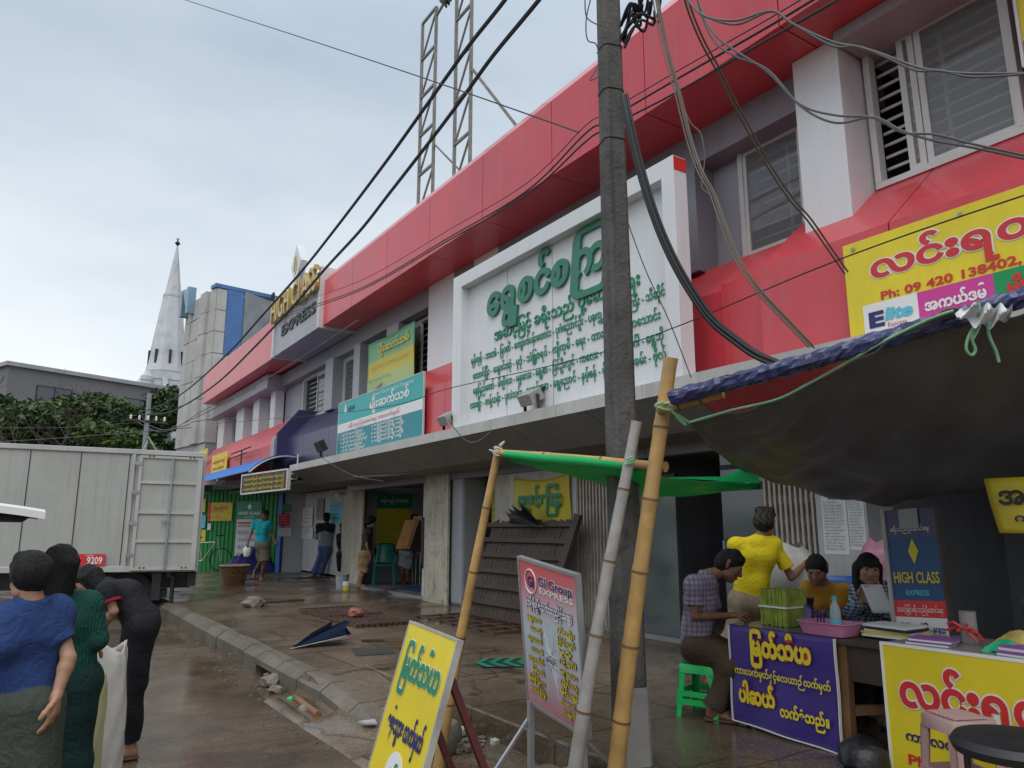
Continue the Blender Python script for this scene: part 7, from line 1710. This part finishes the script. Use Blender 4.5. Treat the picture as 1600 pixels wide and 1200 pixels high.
    for (nm, kind, mm, op) in clothes:
        e = op.get('e', .014) * 1.0; C = Solid(op.get('h', h)); wr_ = op.get('wr', .006)
        if kind == 'top':
            hem = op.get('hem', .0); hp_ = J['hip'] + up0 * hem; cuts = [(hp_, -up0)]
            torso(C, e, cuts); C.cone(J['waist'], J['hip'] - up0 * .05, .08 * s * th + e, .09 * s * th + e, .04, cuts)
            for q in 'LR':
                if 'e' + q in J:
                    sl = op.get('sleeve', .55)
                    if sl <= 1.0:
                        d_ = nv(J['e' + q] - J['s' + q]); end = J['s' + q] * (1 - sl) + J['e' + q] * sl
                        C.cone(J['s' + q], J['s' + q] * .1 + J['e' + q] * .9, .040 * s + e * .7, .041 * s + e * 1.0, .024, [(end, d_)])
                    else:
                        C.cone(J['s' + q], J['e' + q], .044 * s + e * .8, .038 * s + e * .8, .028); d_ = nv(J['w' + q] - J['e' + q]); end = J['e' + q] * (2 - sl) + J['w' + q] * (sl - 1)
                        C.cone(J['e' + q], J['w' + q], .038 * s + e * .8, .030 * s + e * .8, .02, [(end, d_)])
            if op.get('collar'): C.cone(J['neck'] - up0 * .01, J['neck'] + up0 * .028, .066 * s, .060 * s, .012, [(J['neck'] + up0 * .03, up0)])
        elif kind == 'legs':
            C.cone(J['hip'] - hp * .06 * s, J['hip'] + hp * .06 * s, .105 * s + e, .105 * s + e, .05, [(J['hip'] + up0 * .09 * s, up0)])
            ln = op.get('len', 1.0)
            for q in 'LR':
                if 'k' + q not in J: continue
                if ln <= .5:
                    f_ = ln * 2; end = J['h' + q] * (1 - f_) + J['k' + q] * f_; d_ = nv(J['k' + q] - J['h' + q]); C.cone(J['h' + q], J['k' + q], .088 * s + e, .070 * s + e * 1.8, .04, [(end, d_)])
                else:
                    f_ = (ln - .5) * 2; end = J['k' + q] * (1 - f_) + J['a' + q] * f_; d_ = nv(J['a' + q] - J['k' + q])
                    C.cone(J['h' + q], J['k' + q], .086 * s + e, .062 * s + e, .04); C.cone(J['k' + q], J['a' + q], .062 * s + e, .046 * s + e * op.get('flare', 1.6), .03, [(end, d_)])
        elif kind == 'wrap':                                  # a wrapped skirt: one tube round both legs
            C.cone(J['hip'] - hp * .05 * s, J['hip'] + hp * .05 * s, .095 * s * wide + e, .095 * s * wide + e, .05, [(J['hip'] + up0 * op.get('top', .09) * s, up0)])
            ln = op.get('len', .92)
            for w_ in (0, .25, .5, .75, 1):
                H_ = J['hL'] * (1 - w_) + J['hR'] * w_; K_ = J['kL'] * (1 - w_) + J['kR'] * w_; A_ = J['aL'] * (1 - w_) + J['aR'] * w_; end = K_ * (1 - ln) + A_ * ln; d_ = nv(A_ - K_)
                C.cone(H_, K_, .088 * s + e, .068 * s + e, .06); C.cone(K_, A_, .068 * s + e, .058 * s + e * 1.4, .06, [(end, d_)])
        solid_obj(nm, [C.mesh(wr=wr_, wf=op.get('wf', 24), seed=len(lb) + len(nm), stretch=op.get('st'))], [M[mm]] if isinstance(mm, str) else [M[x] for x in mm], t, op.get('colour'))
    for q in sandals or ():
        an, to = J['a' + q], J['t' + q]; d = nv([to[0] - an[0], to[1] - an[1], 0]); x = np.cross(d, [0, 0, 1]); L = np.linalg.norm((to - an)[:2])
        C = Solid(.006)
        for b in (-.018, .018): C.cone(an * [1, 1, 0] + [0, 0, to[2] - .004] - d * .035 * s + x * b * s, to * [1, 1, 0] + [0, 0, to[2] - .004] + d * .02 + x * b * 1.3 * s, .022 * s, .026 * s, .03, [((0, 0, to[2] + .001), (0, 0, 1)), ((0, 0, to[2] - .016), (0, 0, -1))])
        mid = an * [1, 1, 0] + d * L * .72; C2 = []
        for b in (-.04, .04): C.cone(mid + [0, 0, to[2] + .035 * s], an * [1, 1, 0] + d * L * .25 + x * b * s + [0, 0, to[2] + .012], .006, .006, .004)
        solid_obj('sandal', [C.mesh()], [M['sandal']], t)
    return t
M['sandal'] = mat('sandal', (.12, .06, .045), .6, .2, 10)
def cloth(name, c, var=.12, bump=.4, bs=320, rough=.8, scale=8):
    m = mat(name, c, rough, var, scale, bump, bs, spec=.25); n, l, b = nodes_of(m); t = n.new('ShaderNodeTexCoord')   # weave, and creases over it
    a = n.new('ShaderNodeTexNoise'); a.inputs['Scale'].default_value = 13; a.inputs['Detail'].default_value = 3; a.inputs['Distortion'].default_value = 2.2; l.new(t.outputs['Object'], a.inputs['Vector'])
    bp = n.new('ShaderNodeBump'); bp.inputs['Strength'].default_value = .4; bp.inputs['Distance'].default_value = .035; l.new(a.outputs[0], bp.inputs['Height'])
    old = b.inputs['Normal'].links[0].from_node; l.new(bp.outputs[0], old.inputs['Normal']); return m
def cloth_lines(name, c1, c2, sc, axis=(1, 1, 1), width=.5, cross=None, bump=.3):
    """woven stripes or checks through the cloth"""
    m = cloth(name, c1); n, l, b = nodes_of(m); t = n.new('ShaderNodeTexCoord'); sx = n.new('ShaderNodeSeparateXYZ'); l.new(t.outputs['Object'], sx.inputs[0])
    def line(ex, sc_):
        mm = n.new('ShaderNodeMath'); mm.operation = 'MULTIPLY'; l.new(ex, mm.inputs[0]); mm.inputs[1].default_value = sc_; f = n.new('ShaderNodeMath'); f.operation = 'FRACT'; l.new(mm.outputs[0], f.inputs[0]); g = n.new('ShaderNodeMath'); g.operation = 'GREATER_THAN'; g.inputs[1].default_value = 1 - width; l.new(f.outputs[0], g.inputs[0]); return g.outputs[0]
    h_ = n.new('ShaderNodeVectorMath'); h_.operation = 'DOT_PRODUCT'; h_.inputs[1].default_value = axis; l.new(t.outputs['Object'], h_.inputs[0]); A = line(h_.outputs['Value'], sc); fac = A
    if cross:
        B_ = line(sx.outputs['Z'], cross); ad = n.new('ShaderNodeMath'); ad.operation = 'ADD'; l.new(A, ad.inputs[0]); l.new(B_, ad.inputs[1]); hf = n.new('ShaderNodeMath'); hf.operation = 'MULTIPLY'; hf.inputs[1].default_value = .5; l.new(ad.outputs[0], hf.inputs[0]); fac = hf.outputs[0]
    mx = n.new('ShaderNodeMix'); mx.data_type = 'RGBA'; old = b.inputs['Base Color'].links[0].from_socket; l.new(old, mx.inputs['A']); mx.inputs['B'].default_value = (*c2, 1); l.new(fac, mx.inputs['Factor']); l.new(mx.outputs['Result'], b.inputs['Base Color']); return m
CRt = (CR.x, CR.y, 0)
M['blue_denim'] = cloth('blue_denim', (.030, .065, .20), .25, .5, 260); M['longyi_green'] = cloth_lines('longyi_green', (.055, .068, .058), (.075, .085, .068), 120, CRt, .4, 120)
M['knit_green'] = cloth_lines('knit_green', (.008, .050, .040), (.012, .085, .066), 110, CRt, .45); M['jean_teal'] = cloth('jean_teal', (.010, .035, .036), .2); M['black_cloth'] = cloth('black_cloth', (.020, .020, .026), .2); M['red_piping'] = cloth('red_piping', (.35, .02, .03))
M['turquoise'] = cloth('turquoise', (.015, .42, .50), .12); M['khaki_grey'] = cloth('khaki_grey', (.17, .155, .13)); M['shirt_grey'] = cloth('shirt_grey', (.30, .32, .38)); M['jean_blue'] = cloth('jean_blue', (.10, .14, .30), .2)
M['brown_tee'] = cloth('brown_tee', (.065, .055, .045)); M['tan_shorts'] = cloth('tan_shorts', (.38, .25, .12)); M['grey_shorts'] = cloth('grey_shorts', (.33, .34, .37))
M['print_shirt'] = cloth_lines('print_shirt', (.30, .27, .33), (.15, .12, .19), 34, CRt, .42, 30); M['longyi_brown'] = cloth_lines('longyi_brown', (.095, .065, .045), (.06, .04, .03), 90, CRt, .5, 90)
M['yellow_tee'] = cloth('yellow_tee', (.70, .55, .015), .08); M['mustard'] = cloth('mustard', (.42, .21, .025), .1); M['check_shirt'] = cloth_lines('check_shirt', (.42, .46, .50), (.03, .06, .12), 44, CRt, .5, 44); M['khaki'] = cloth('khaki', (.24, .19, .13))
nCR = np.array(CR); nCD = np.array(CD); nZ = np.array([0, 0, 1.])
def A(x, y, D): return np.array(at(x, y, D=D))
def vdir(r=0, d=0, z=0): return nCR * r + nCD * d + nZ * z
def ground(p, z): return np.array([p[0], p[1], z])

# 1 man in the blue shirt, back to us, looking down to the left
D = 2.66
J = dict(neck=A(52, 946, D), sL=A(-4, 978, D - .05), sR=A(88, 962, D + .08), chest=A(38, 995, D), waist=A(33, 1045, D), hip=A(32, 1088, D), eL=A(-14, 1034, D - .1), wL=A(-2, 1085, D + .2), eR=A(107, 1028, D + .02), wR=A(90, 1082, D - .04))
hp = J['hip']; J.update(hL=hp + vdir(-.075, .0, -.03), hR=hp + vdir(.075, 0, -.03)); J.update(kL=J['hL'] + vdir(-.01, .03, -.33), kR=J['hR'] + vdir(.01, .02, -.33)); J.update(aL=ground(J['kL'] + vdir(0, -.02), .075), aR=ground(J['kR'] + vdir(0, -.02), .075)); J.update(tL=ground(J['aL'] + vdir(-.05, .17), .03), tR=ground(J['aR'] + vdir(.05, .17), .03))
person('man seen from behind in a dark blue short sleeved shirt and grey green longyi', J, dict(c=A(46, 904, D + .02), fwd=vdir(-.8, .5, -.35), up=vdir(-.12, .2, 1), s=.83), .84, 'skin_b', 'thick', [('shirt', 'top', 'blue_denim', dict(sleeve=.66, hem=.045, e=.018, wr=.009, collar=True, wf=30)), ('longyi', 'wrap', 'longyi_green', dict(e=.006, top=.10, wr=.007, len=.95, wf=22, st=(1, 1, .3)))], .0048, .0036, hands=dict(R=dict(d=vdir(-.12, 0, -1), n=vdir(.8, .3, 0), curl=.35)), sandals='LR', wide=.82)
# 2 woman in the green knit
D = 3.32
J = dict(neck=A(98, 932, D), sL=A(52, 952, D - .04), sR=A(142, 944, D + .04), chest=A(99, 975, D), waist=A(100, 1018, D), hip=A(102, 1062, D), eL=A(44, 1000, D), wL=A(70, 1030, D + .25), eR=A(152, 1000, D + .02), wR=A(140, 1010, D + .30))
hp = J['hip']; J.update(hL=hp + vdir(-.07, 0, -.03), hR=hp + vdir(.07, 0, -.03)); J.update(kL=J['hL'] + vdir(.0, .02, -.32), kR=J['hR'] + vdir(-.01, .03, -.32)); J.update(aL=ground(J['kL'], .07), aR=ground(J['kR'], .07)); J.update(tL=ground(J['aL'] + vdir(-.03, .16), .025), tR=ground(J['aR'] + vdir(.03, .16), .025))
person('woman seen from behind with straight black bobbed hair, dark green ribbed knit top', J, dict(c=A(96, 884, D), fwd=vdir(.1, 1, -.18), up=vdir(0, .12, 1), s=.92), .86, 'skin_b', 'bob', [('knit_top', 'top', 'knit_green', dict(sleeve=1.82, hem=-.0, e=.014, wr=.005)), ('trousers', 'legs', 'jean_teal', dict(e=.012, wr=.005))], .007, .0045, female=True, hands=dict(R=dict(d=vdir(-.3, .6, -.3), curl=1.0)), sandals='LR')
# 3 woman in black, bending over the sack
D = 4.62
J = dict(neck=A(156, 912, D), sL=A(160, 928, D + .16), sR=A(168, 924, D - .13), chest=A(184, 931, D), waist=A(207, 948, D), hip=A(222, 972, D), eL=A(158, 965, D + .2), wL=A(147, 1000, D + .12), eR=A(178, 955, D - .16), wR=A(159, 982, D - .12), hL=A(214, 980, D + .07), hR=A(221, 980, D - .07), kL=A(192, 1065, D + .12), kR=A(211, 1068, D - .06), aL=A(180, 1151, D + .16), aR=A(204, 1164, D - .02))
J.update(tL=ground(J['aL'] + vdir(-.14, -.10), .022), tR=ground(J['aR'] + vdir(-.15, -.09), .022)); J['aL'][2] = .075; J['aR'][2] = .07
t3 = person('woman in black polo shirt and black cropped trousers bending forward over the white sack', J, dict(c=A(137, 906, D - .02), fwd=vdir(-.75, -.15, -.75), up=vdir(-.65, 0, .75), s=.86), .88, 'skin_b', 'bob', [('polo_shirt', 'top', 'black_cloth', dict(sleeve=.55, hem=-.02, e=.018, wr=.006)), ('trousers', 'legs', 'black_cloth', dict(e=.012, len=.94, flare=1.3, wr=.006))], .006, .005, female=True, sandals='LR', hands=dict(R=dict(d=vdir(-.4, .1, -1), curl=.9), L=dict(d=vdir(-.3, 0, -1), curl=.9)))
q = MB(); d_ = nv(J['eR'] - J['sR']); p_ = J['sR'] * .45 + J['eR'] * .55; q.tube([p_ - d_ * .012, p_ + d_ * .004], .060, 16); q.build('sleeve_band', M['red_piping'], t3, smooth=True)
# the white sack and the yellowish one they handle
def bigsack(lb, cx_, cy_, z0, z1, r0, r1, m, seed, lean=0.0):
    q = MB()
    def f(u, v):
        a = u * 2 * pi; k = (r0 + (r1 - r0) * v) * (1 + .10 * sin(v * pi)) * (1 + .06 * sin(a * 4 + seed + v * 5) * (.4 + v) + .025 * sin(a * 9 - v * 14)); k *= 1 if v < .94 else .93
        return V((cx_ + cos(a) * k + lean * v, cy_ + sin(a) * k, z0 + v * (z1 - z0) + .025 * sin(a * 3 + seed) * v))
    q.grid(f, 48, 30); return tag(q.build('sack', M[m], smooth=True, solid=.004), lb, 'sack', 'open sacks beside the three people')
M['sack_plain'] = mat('sack_plain', (.60, .59, .56), .5, .08, 5, .5, 18); M['sack_lime'] = mat('sack_lime', (.50, .50, .27), .5, .15, 5, .5, 18)
p = A(166, 1010, 4.05); bigsack('white open topped sack held between the two women', p[0], p[1], 0, p[2] + .0, .12, .105, 'sack_plain', 1)
p = A(136, 1100, 3.75); bigsack('pale yellow green sack standing left of the white one', p[0], p[1], 0, .66, .085, .075, 'sack_lime', 3)
# 4 man in turquoise walking with a bag
D = 17.4
J = dict(neck=A(411, 812, D), sL=A(421.5, 817, D - .05), sR=A(398, 817, D + .05), chest=A(410, 824, D), waist=A(410, 839, D), hip=A(410, 851, D), eR=A(392, 835, D), wR=A(387, 850, D - .1), eL=A(425, 835, D), wL=A(429.5, 845, D - .1), hR=A(407, 855, D), hL=A(413, 855, D), kL=A(413, 879, D - .1), kR=A(408, 877, D + .05), aL=A(408.5, 904, D - .02), aR=A(398, 893, D + .35))
J['tL'] = ground(J['aL'] + vdir(.06, -.18), .215); J['tR'] = J['aR'] + vdir(.02, -.12, -.14)
t4 = person('man in a turquoise tee, grey shorts and dark cap walking with a white bag', J, dict(c=A(414.5, 804.5, D - .06), fwd=vdir(.35, -.85, -.35), up=vdir(.1, -.2, 1), s=1.0), .98, 'skin_c', None, [('tee', 'top', 'turquoise', dict(sleeve=.6, hem=-.04, e=.016, wr=.010)), ('shorts', 'legs', 'khaki_grey', dict(len=.46, e=.025, wr=.008))], .011, .008, sandals='L')
hc = A(414.5, 804.5, D - .06); C = Solid(.009); C.ell(hc + vdir(0, 0, .03), (.095, .105, .095), None, .01, [(hc + vdir(0, 0, .03), -nZ)]); C.ell(hc + vdir(.05, -.11, .035), (.085, .085, .012), None, .01); solid_obj('cap', [C.mesh()], [M['black_cloth']], t4)
p = A(386, 863, D - .12); sack('white plastic bag held by the man in turquoise', (p[0], p[1], p[2] - .10), .08, .24, 'white', 'bag', 'carrier_bag', seed=1)
# 5 man in the two tone jersey, back to us
D = 19.4
J = dict(neck=A(510, 817, D), sL=A(498, 823, D), sR=A(521, 823, D), chest=A(509, 830, D), waist=A(508, 845, D), hip=A(508, 857, D), eL=A(496, 838, D + .1), wL=A(502, 848, D + .3), eR=A(522, 841, D + .1), wR=A(516, 848, D + .3), hL=A(504, 861, D), hR=A(512, 861, D), kL=A(498, 880, D), kR=A(506, 880, D), aL=A(491, 896, D), aR=A(501, 897, D))
for q in 'LR': J['a' + q][2] = .28; J['t' + q] = ground(J['a' + q] + vdir(0, .2), .215)
yk = J['sL'][2] - .10
person('man from behind in grey jersey with black yoke and blue jeans at the far shop', J, dict(c=A(510.5, 809.5, D), fwd=vdir(0, 1, -.1), up=vdir(0, .1, 1), s=1.05), 1.0, 'skin_c', 'short', [('jersey', 'top', ('shirt_grey', 'black_cloth'), dict(sleeve=1.2, hem=-.02, e=.03, wr=.01, colour=lambda P: ((P[:, 2] > yk - .35 * np.abs((P - J['chest']) @ nCR)) & (P[:, 2] > J['waist'][2] - .0)).astype(int) if True else 0)), ('jeans', 'legs', 'jean_blue', dict(e=.025, flare=2.2))], .011, .008)
# 6 man in the brown tee, standing at the pier
D = 15.35
J = dict(neck=A(577, 824, D), sL=A(575, 829, D + .17), sR=A(574, 830, D - .15), chest=A(574, 836, D), waist=A(573, 851, D), hip=A(571, 864, D), eL=A(573, 850, D + .2), wL=A(579, 868, D + .16), eR=A(573, 852, D - .18), wR=A(578, 868, D - .14), hL=A(570, 867, D + .08), hR=A(571, 867, D - .08), kL=A(566, 892, D + .08), kR=A(567, 893, D - .08), aL=A(560, 916, D + .08), aR=A(562, 917, D - .08))
for q in 'LR': J['a' + q][2] = .28; J['t' + q] = ground(J['a' + q] + vdir(.17, .06), .215)
person('young man in dark brown tee and tan shorts standing by the timber pier', J, dict(c=A(580, 816, D), fwd=vdir(.85, .25, -.35), up=vdir(.25, 0, 1), s=1.05), .93, 'skin_b', 'thick', [('tee', 'top', 'brown_tee', dict(sleeve=.7, hem=-.02, e=.028, wr=.01)), ('shorts', 'legs', 'tan_shorts', dict(len=.47, e=.028, wr=.01))], .010, .007, sandals='LR')
# 7 man hidden behind a carton
D = 15.9
J = dict(neck=A(645, 822, D), sL=A(634, 830, D), sR=A(655, 830, D), chest=A(644, 836, D), waist=A(640, 850, D), hip=A(636, 862, D), eL=A(632, 845, D - .2), wL=A(640, 850, D - .4), eR=A(656, 848, D - .2), wR=A(655, 858, D - .4), hL=A(632, 866, D), hR=A(639, 866, D), kL=A(629, 889, D - .05), kR=A(637, 890, D), aL=A(630, 910, D), aR=A(638, 909, D))
for q in 'LR': J['a' + q][2] = .32; J['t' + q] = ground(J['a' + q] + vdir(-.1, -.15), .255)
person('barefoot man in pale grey shorts whose upper body is hidden by the carton he carries', J, dict(c=A(648, 813, D), fwd=vdir(-.3, -.9, -.2), up=(0, 0, 1), s=1.0), .95, 'skin_c', 'short', [('tee', 'top', 'black_cloth', dict(sleeve=.6, hem=-.02, e=.025)), ('shorts', 'legs', 'grey_shorts', dict(len=.42, e=.03, wr=.01))], .011, .008)
M['carton'] = mat('carton', (.22, .13, .065), .75, .12, 4); M['carton_label'] = mat('carton_label', (.46, .22, .035), .5, .25, 5)
t = thing('carton', 'large brown cardboard carton with an orange printed face carried by the man in grey shorts', 'carton', tuple(A(645, 860, D - .45)))
c_ = V(A(645, 837, D - .50)); rx = V(vdir(.62, -.30, .0)).normalized(); rz_ = V(vdir(.32, .0, 1)).normalized(); ryy = rx.cross(rz_).normalized()
b = MB(); b.obox(c_, rx * .17, ryy * .20, rz_ * .31); b.build('box', M['carton'], t, bevel=.006); fx = V(vdir(-.75, -.6, .0)).normalized()
b = MB(); b.obox(c_ - rx * .174 if (c_ - rx * .174 - V((0, 0, CAMZ))).length < (c_ + rx * .174 - V((0, 0, CAMZ))).length else c_ - ryy * .204, rx * .004, ryy * .185, rz_ * .29); b.build('printed_face', M['carton_label'], t)
b = MB(); sgn = 1 if (c_ + ryy - V((0, 0, CAMZ))).length < (c_ - ryy - V((0, 0, CAMZ))).length else -1; b.obox(c_ + ryy * (.203 * sgn) - rx * .04, rx * .13, ryy * .003, rz_ * .30); b.build('printed_side', M['carton_label'], t)
b = MB(); b.obox(c_ + rz_ * .36 - rx * .02, rx * .11, ryy * .006, rz_ * .06); b.build('flap', M['carton_label'], t)
# 8 seated man in the patterned shirt
D = 4.95
J = dict(neck=A(1104, 899, D), sL=A(1108, 914, D + .16), sR=A(1084, 915, D - .12), chest=A(1095, 935, D), waist=A(1092, 972, D), hip=A(1090, 1006, D), eR=A(1086, 963, D - .16), wR=A(1143, 962, D - .10), eL=A(1118, 965, D + .18), wL=A(1150, 960, D + .10), hR=A(1092, 1010, D - .08), hL=A(1098, 1008, D + .08), kR=A(1148, 1036, D - .20), kL=A(1160, 1034, D + .02), aR=A(1114, 1120, D - .22), aL=A(1150, 1110, D + .12))
J['aR'][2] = .275; J['aL'][2] = .275; J['tR'] = ground(J['aR'] + vdir(.14, -.06), .218); J['tL'] = ground(J['aL'] + vdir(.14, .0), .218)
person('man in patterned purple grey shirt and brown longyi writing at the table on the stool', J, dict(c=A(1140, 884, D - .01), fwd=vdir(.80, -.28, -.50), up=vdir(.42, 0, .85), s=.99), .88, 'skin_c', 'short', [('shirt', 'top', 'print_shirt', dict(sleeve=.66, hem=-.005, e=.022, wr=.008, collar=True)), ('longyi', 'wrap', 'longyi_brown', dict(e=.016, len=.95, wr=.008, wf=26))], .006, .0036, hands=dict(R=dict(d=vdir(1, .1, .05), n=nZ, curl=.9), L=dict(d=vdir(1, -.3, 0), n=nZ, curl=.7)), sandals='LR')
# 9 man in the yellow tee
D = 5.75
J = dict(neck=A(1190, 836, D), sL=A(1153, 851, D + .02), sR=A(1210, 849, D), chest=A(1181, 868, D), waist=A(1176, 908, D), hip=A(1174, 940, D), eR=A(1236, 902, D - .02), wR=A(1259, 880, D + .14), eL=A(1158, 895, D + .15), wL=A(1185, 915, D + .35), hL=A(1162, 948, D + .02), hR=A(1184, 948, D), kL=A(1140, 1005, D - .02), kR=A(1186, 1010, D), aL=A(1112, 1068, D - .02), aR=A(1180, 1060, D + .1))
for q in 'LR': J['a' + q][2] = .27; J['t' + q] = ground(J['a' + q] + vdir(.02, .15), .21)
person('man in a bright yellow tee seen from behind, reaching to the white sack', J, dict(c=A(1195, 817, D + .02), fwd=vdir(.55, .8, -.2), up=vdir(.1, .1, 1), s=1.0), .93, 'skin_a', 'short', [('tee', 'top', 'yellow_tee', dict(sleeve=.68, hem=-.03, e=.016, wr=.009, wf=24, st=(1, 1, .5))), ('trousers', 'legs', 'khaki', dict(len=.55, e=.02))], .007, .0045, hairmat='hair_streak', hands=dict(R=dict(d=vdir(.5, .5, .3), curl=.8)), sandals='LR')
# 10 woman in mustard
def seated(neck, chest, waist, hip, D): pass
D = 5.25
J = dict(neck=A(1288, 912, D), sL=A(1318, 923, D - .02), sR=A(1264, 920, D + .02), chest=A(1291, 938, D), waist=A(1293, 970, D), hip=A(1294, 1002, D), eL=A(1322, 958, D - .06), wL=A(1290, 957, D - .25), eR=A(1256, 958, D - .05), wR=A(1268, 955, D - .26))
hp = J['hip']; J.update(hR=hp + vdir(-.07, 0, -.02), hL=hp + vdir(.07, 0, -.02)); J.update(kR=J['hR'] + vdir(-.03, -.30, .0), kL=J['hL'] + vdir(.03, -.30, .0)); J.update(aR=ground(J['kR'] + vdir(0, .05), .27), aL=ground(J['kL'] + vdir(0, .05), .27)); J.update(tR=ground(J['aR'] + vdir(0, -.15), .21), tL=ground(J['aL'] + vdir(0, -.15), .21))
person('woman in a mustard blouse with tied back hair looking down at the table', J, dict(c=A(1276, 890, D - .03), fwd=vdir(-.52, -.75, -.42), up=vdir(-.18, -.25, .9), s=1.02), .85, 'skin_a', 'tail', [('blouse', 'top', 'mustard', dict(sleeve=.9, hem=-.03, e=.012, wr=.005)), ('skirt', 'wrap', 'longyi_brown', dict(e=.012, len=.9))], .007, .0036, female=True, hands=dict(R=dict(curl=.9), L=dict(curl=.9)))
q = MB(); p = A(1262, 948, D - .30); q.obox(tuple(p), nCR * .035, nCD * .004 + nZ * .003, nZ * .06 - nCD * .03); tag(q.build('mobile_phone', M['black'], bevel=.004), 'dark mobile phone held by the woman in mustard', 'phone')
# 11 woman in the checked shirt
D = 4.9
J = dict(neck=A(1366, 914, D), sL=A(1391, 928, D - .0), sR=A(1343, 923, D + .02), chest=A(1367, 940, D), waist=A(1368, 975, D), hip=A(1369, 1008, D), eR=A(1330, 953, D - .02), wR=A(1345, 948, D - .22), eL=A(1396, 968, D - .05), wL=A(1380, 951, D - .24))
J['eR'] = A(1328, 958, D - .04); J['wR'] = A(1352, 936, D - .20)
hp = J['hip']; J.update(hR=hp + vdir(-.07, 0, -.02), hL=hp + vdir(.07, 0, -.02)); J.update(kR=J['hR'] + vdir(-.03, -.28, .0), kL=J['hL'] + vdir(.03, -.28, .0)); J.update(aR=ground(J['kR'] + vdir(0, .05), .27), aL=ground(J['kL'] + vdir(0, .05), .27)); J.update(tR=ground(J['aR'] + vdir(0, -.15), .21), tL=ground(J['aL'] + vdir(0, -.15), .21))
person('woman with bangs in a checked shirt holding a paper and looking at the camera', J, dict(c=A(1357, 889, D - .02), fwd=vdir(-.22, -.95, -.12), up=vdir(.05, -.05, 1), s=1.02), .85, 'skin_b', 'bangs', [('shirt', 'top', 'check_shirt', dict(sleeve=1.75, hem=-.03, e=.014, wr=.006, collar=True)), ('skirt', 'wrap', 'jean_teal', dict(e=.012, len=.9))], .007, .0034, female=True, hands=dict(R=dict(d=vdir(-.1, -.2, 1), n=vdir(0, 1, 0), curl=.9), L=dict(d=vdir(-.8, -.1, .2), n=nZ * -1, curl=.5)))
q = MB(); c0 = A(1372, 936, D - .29); q.grid(lambda u, v: V(c0 + nCR * ((u - .5) * .13 + (.5 - v) * .05) + nZ * ((v - .5) * .17) + nCD * (.015 * sin(u * 3) + .02 * v)), 6, 6); tag(q.build('paper_sheet', M['paper'], smooth=True, solid=.0015), 'white paper sheets held by the woman in the checked shirt', 'paper')
# 12 someone behind the pier
D = 18.3
J = dict(neck=A(536, 833, D), sL=A(530, 838, D), sR=A(543, 838, D), chest=A(537, 843, D), waist=A(537, 855, D), hip=A(537, 866, D), eL=A(529, 850, D), wL=A(531, 860, D - .3), eR=A(545, 850, D), wR=A(541, 860, D - .3), hL=A(534, 868, D), hR=A(541, 868, D), kL=A(531, 868, D - .4), kR=A(539, 868, D - .4), aL=A(532, 892, D - .4), aR=A(539, 892, D - .4))
person('figure in dark clothes half hidden by the old timber pier at the far shop', J, dict(c=A(536, 825, D), fwd=vdir(-.6, -.7, 0), up=(0, 0, 1), s=1), .95, 'skin_c', 'short', [('shirt', 'top', 'black_cloth', dict(sleeve=1.8, hem=-.02, e=.02)), ('trousers', 'legs', 'black_cloth', dict(e=.02))], .013, .009)
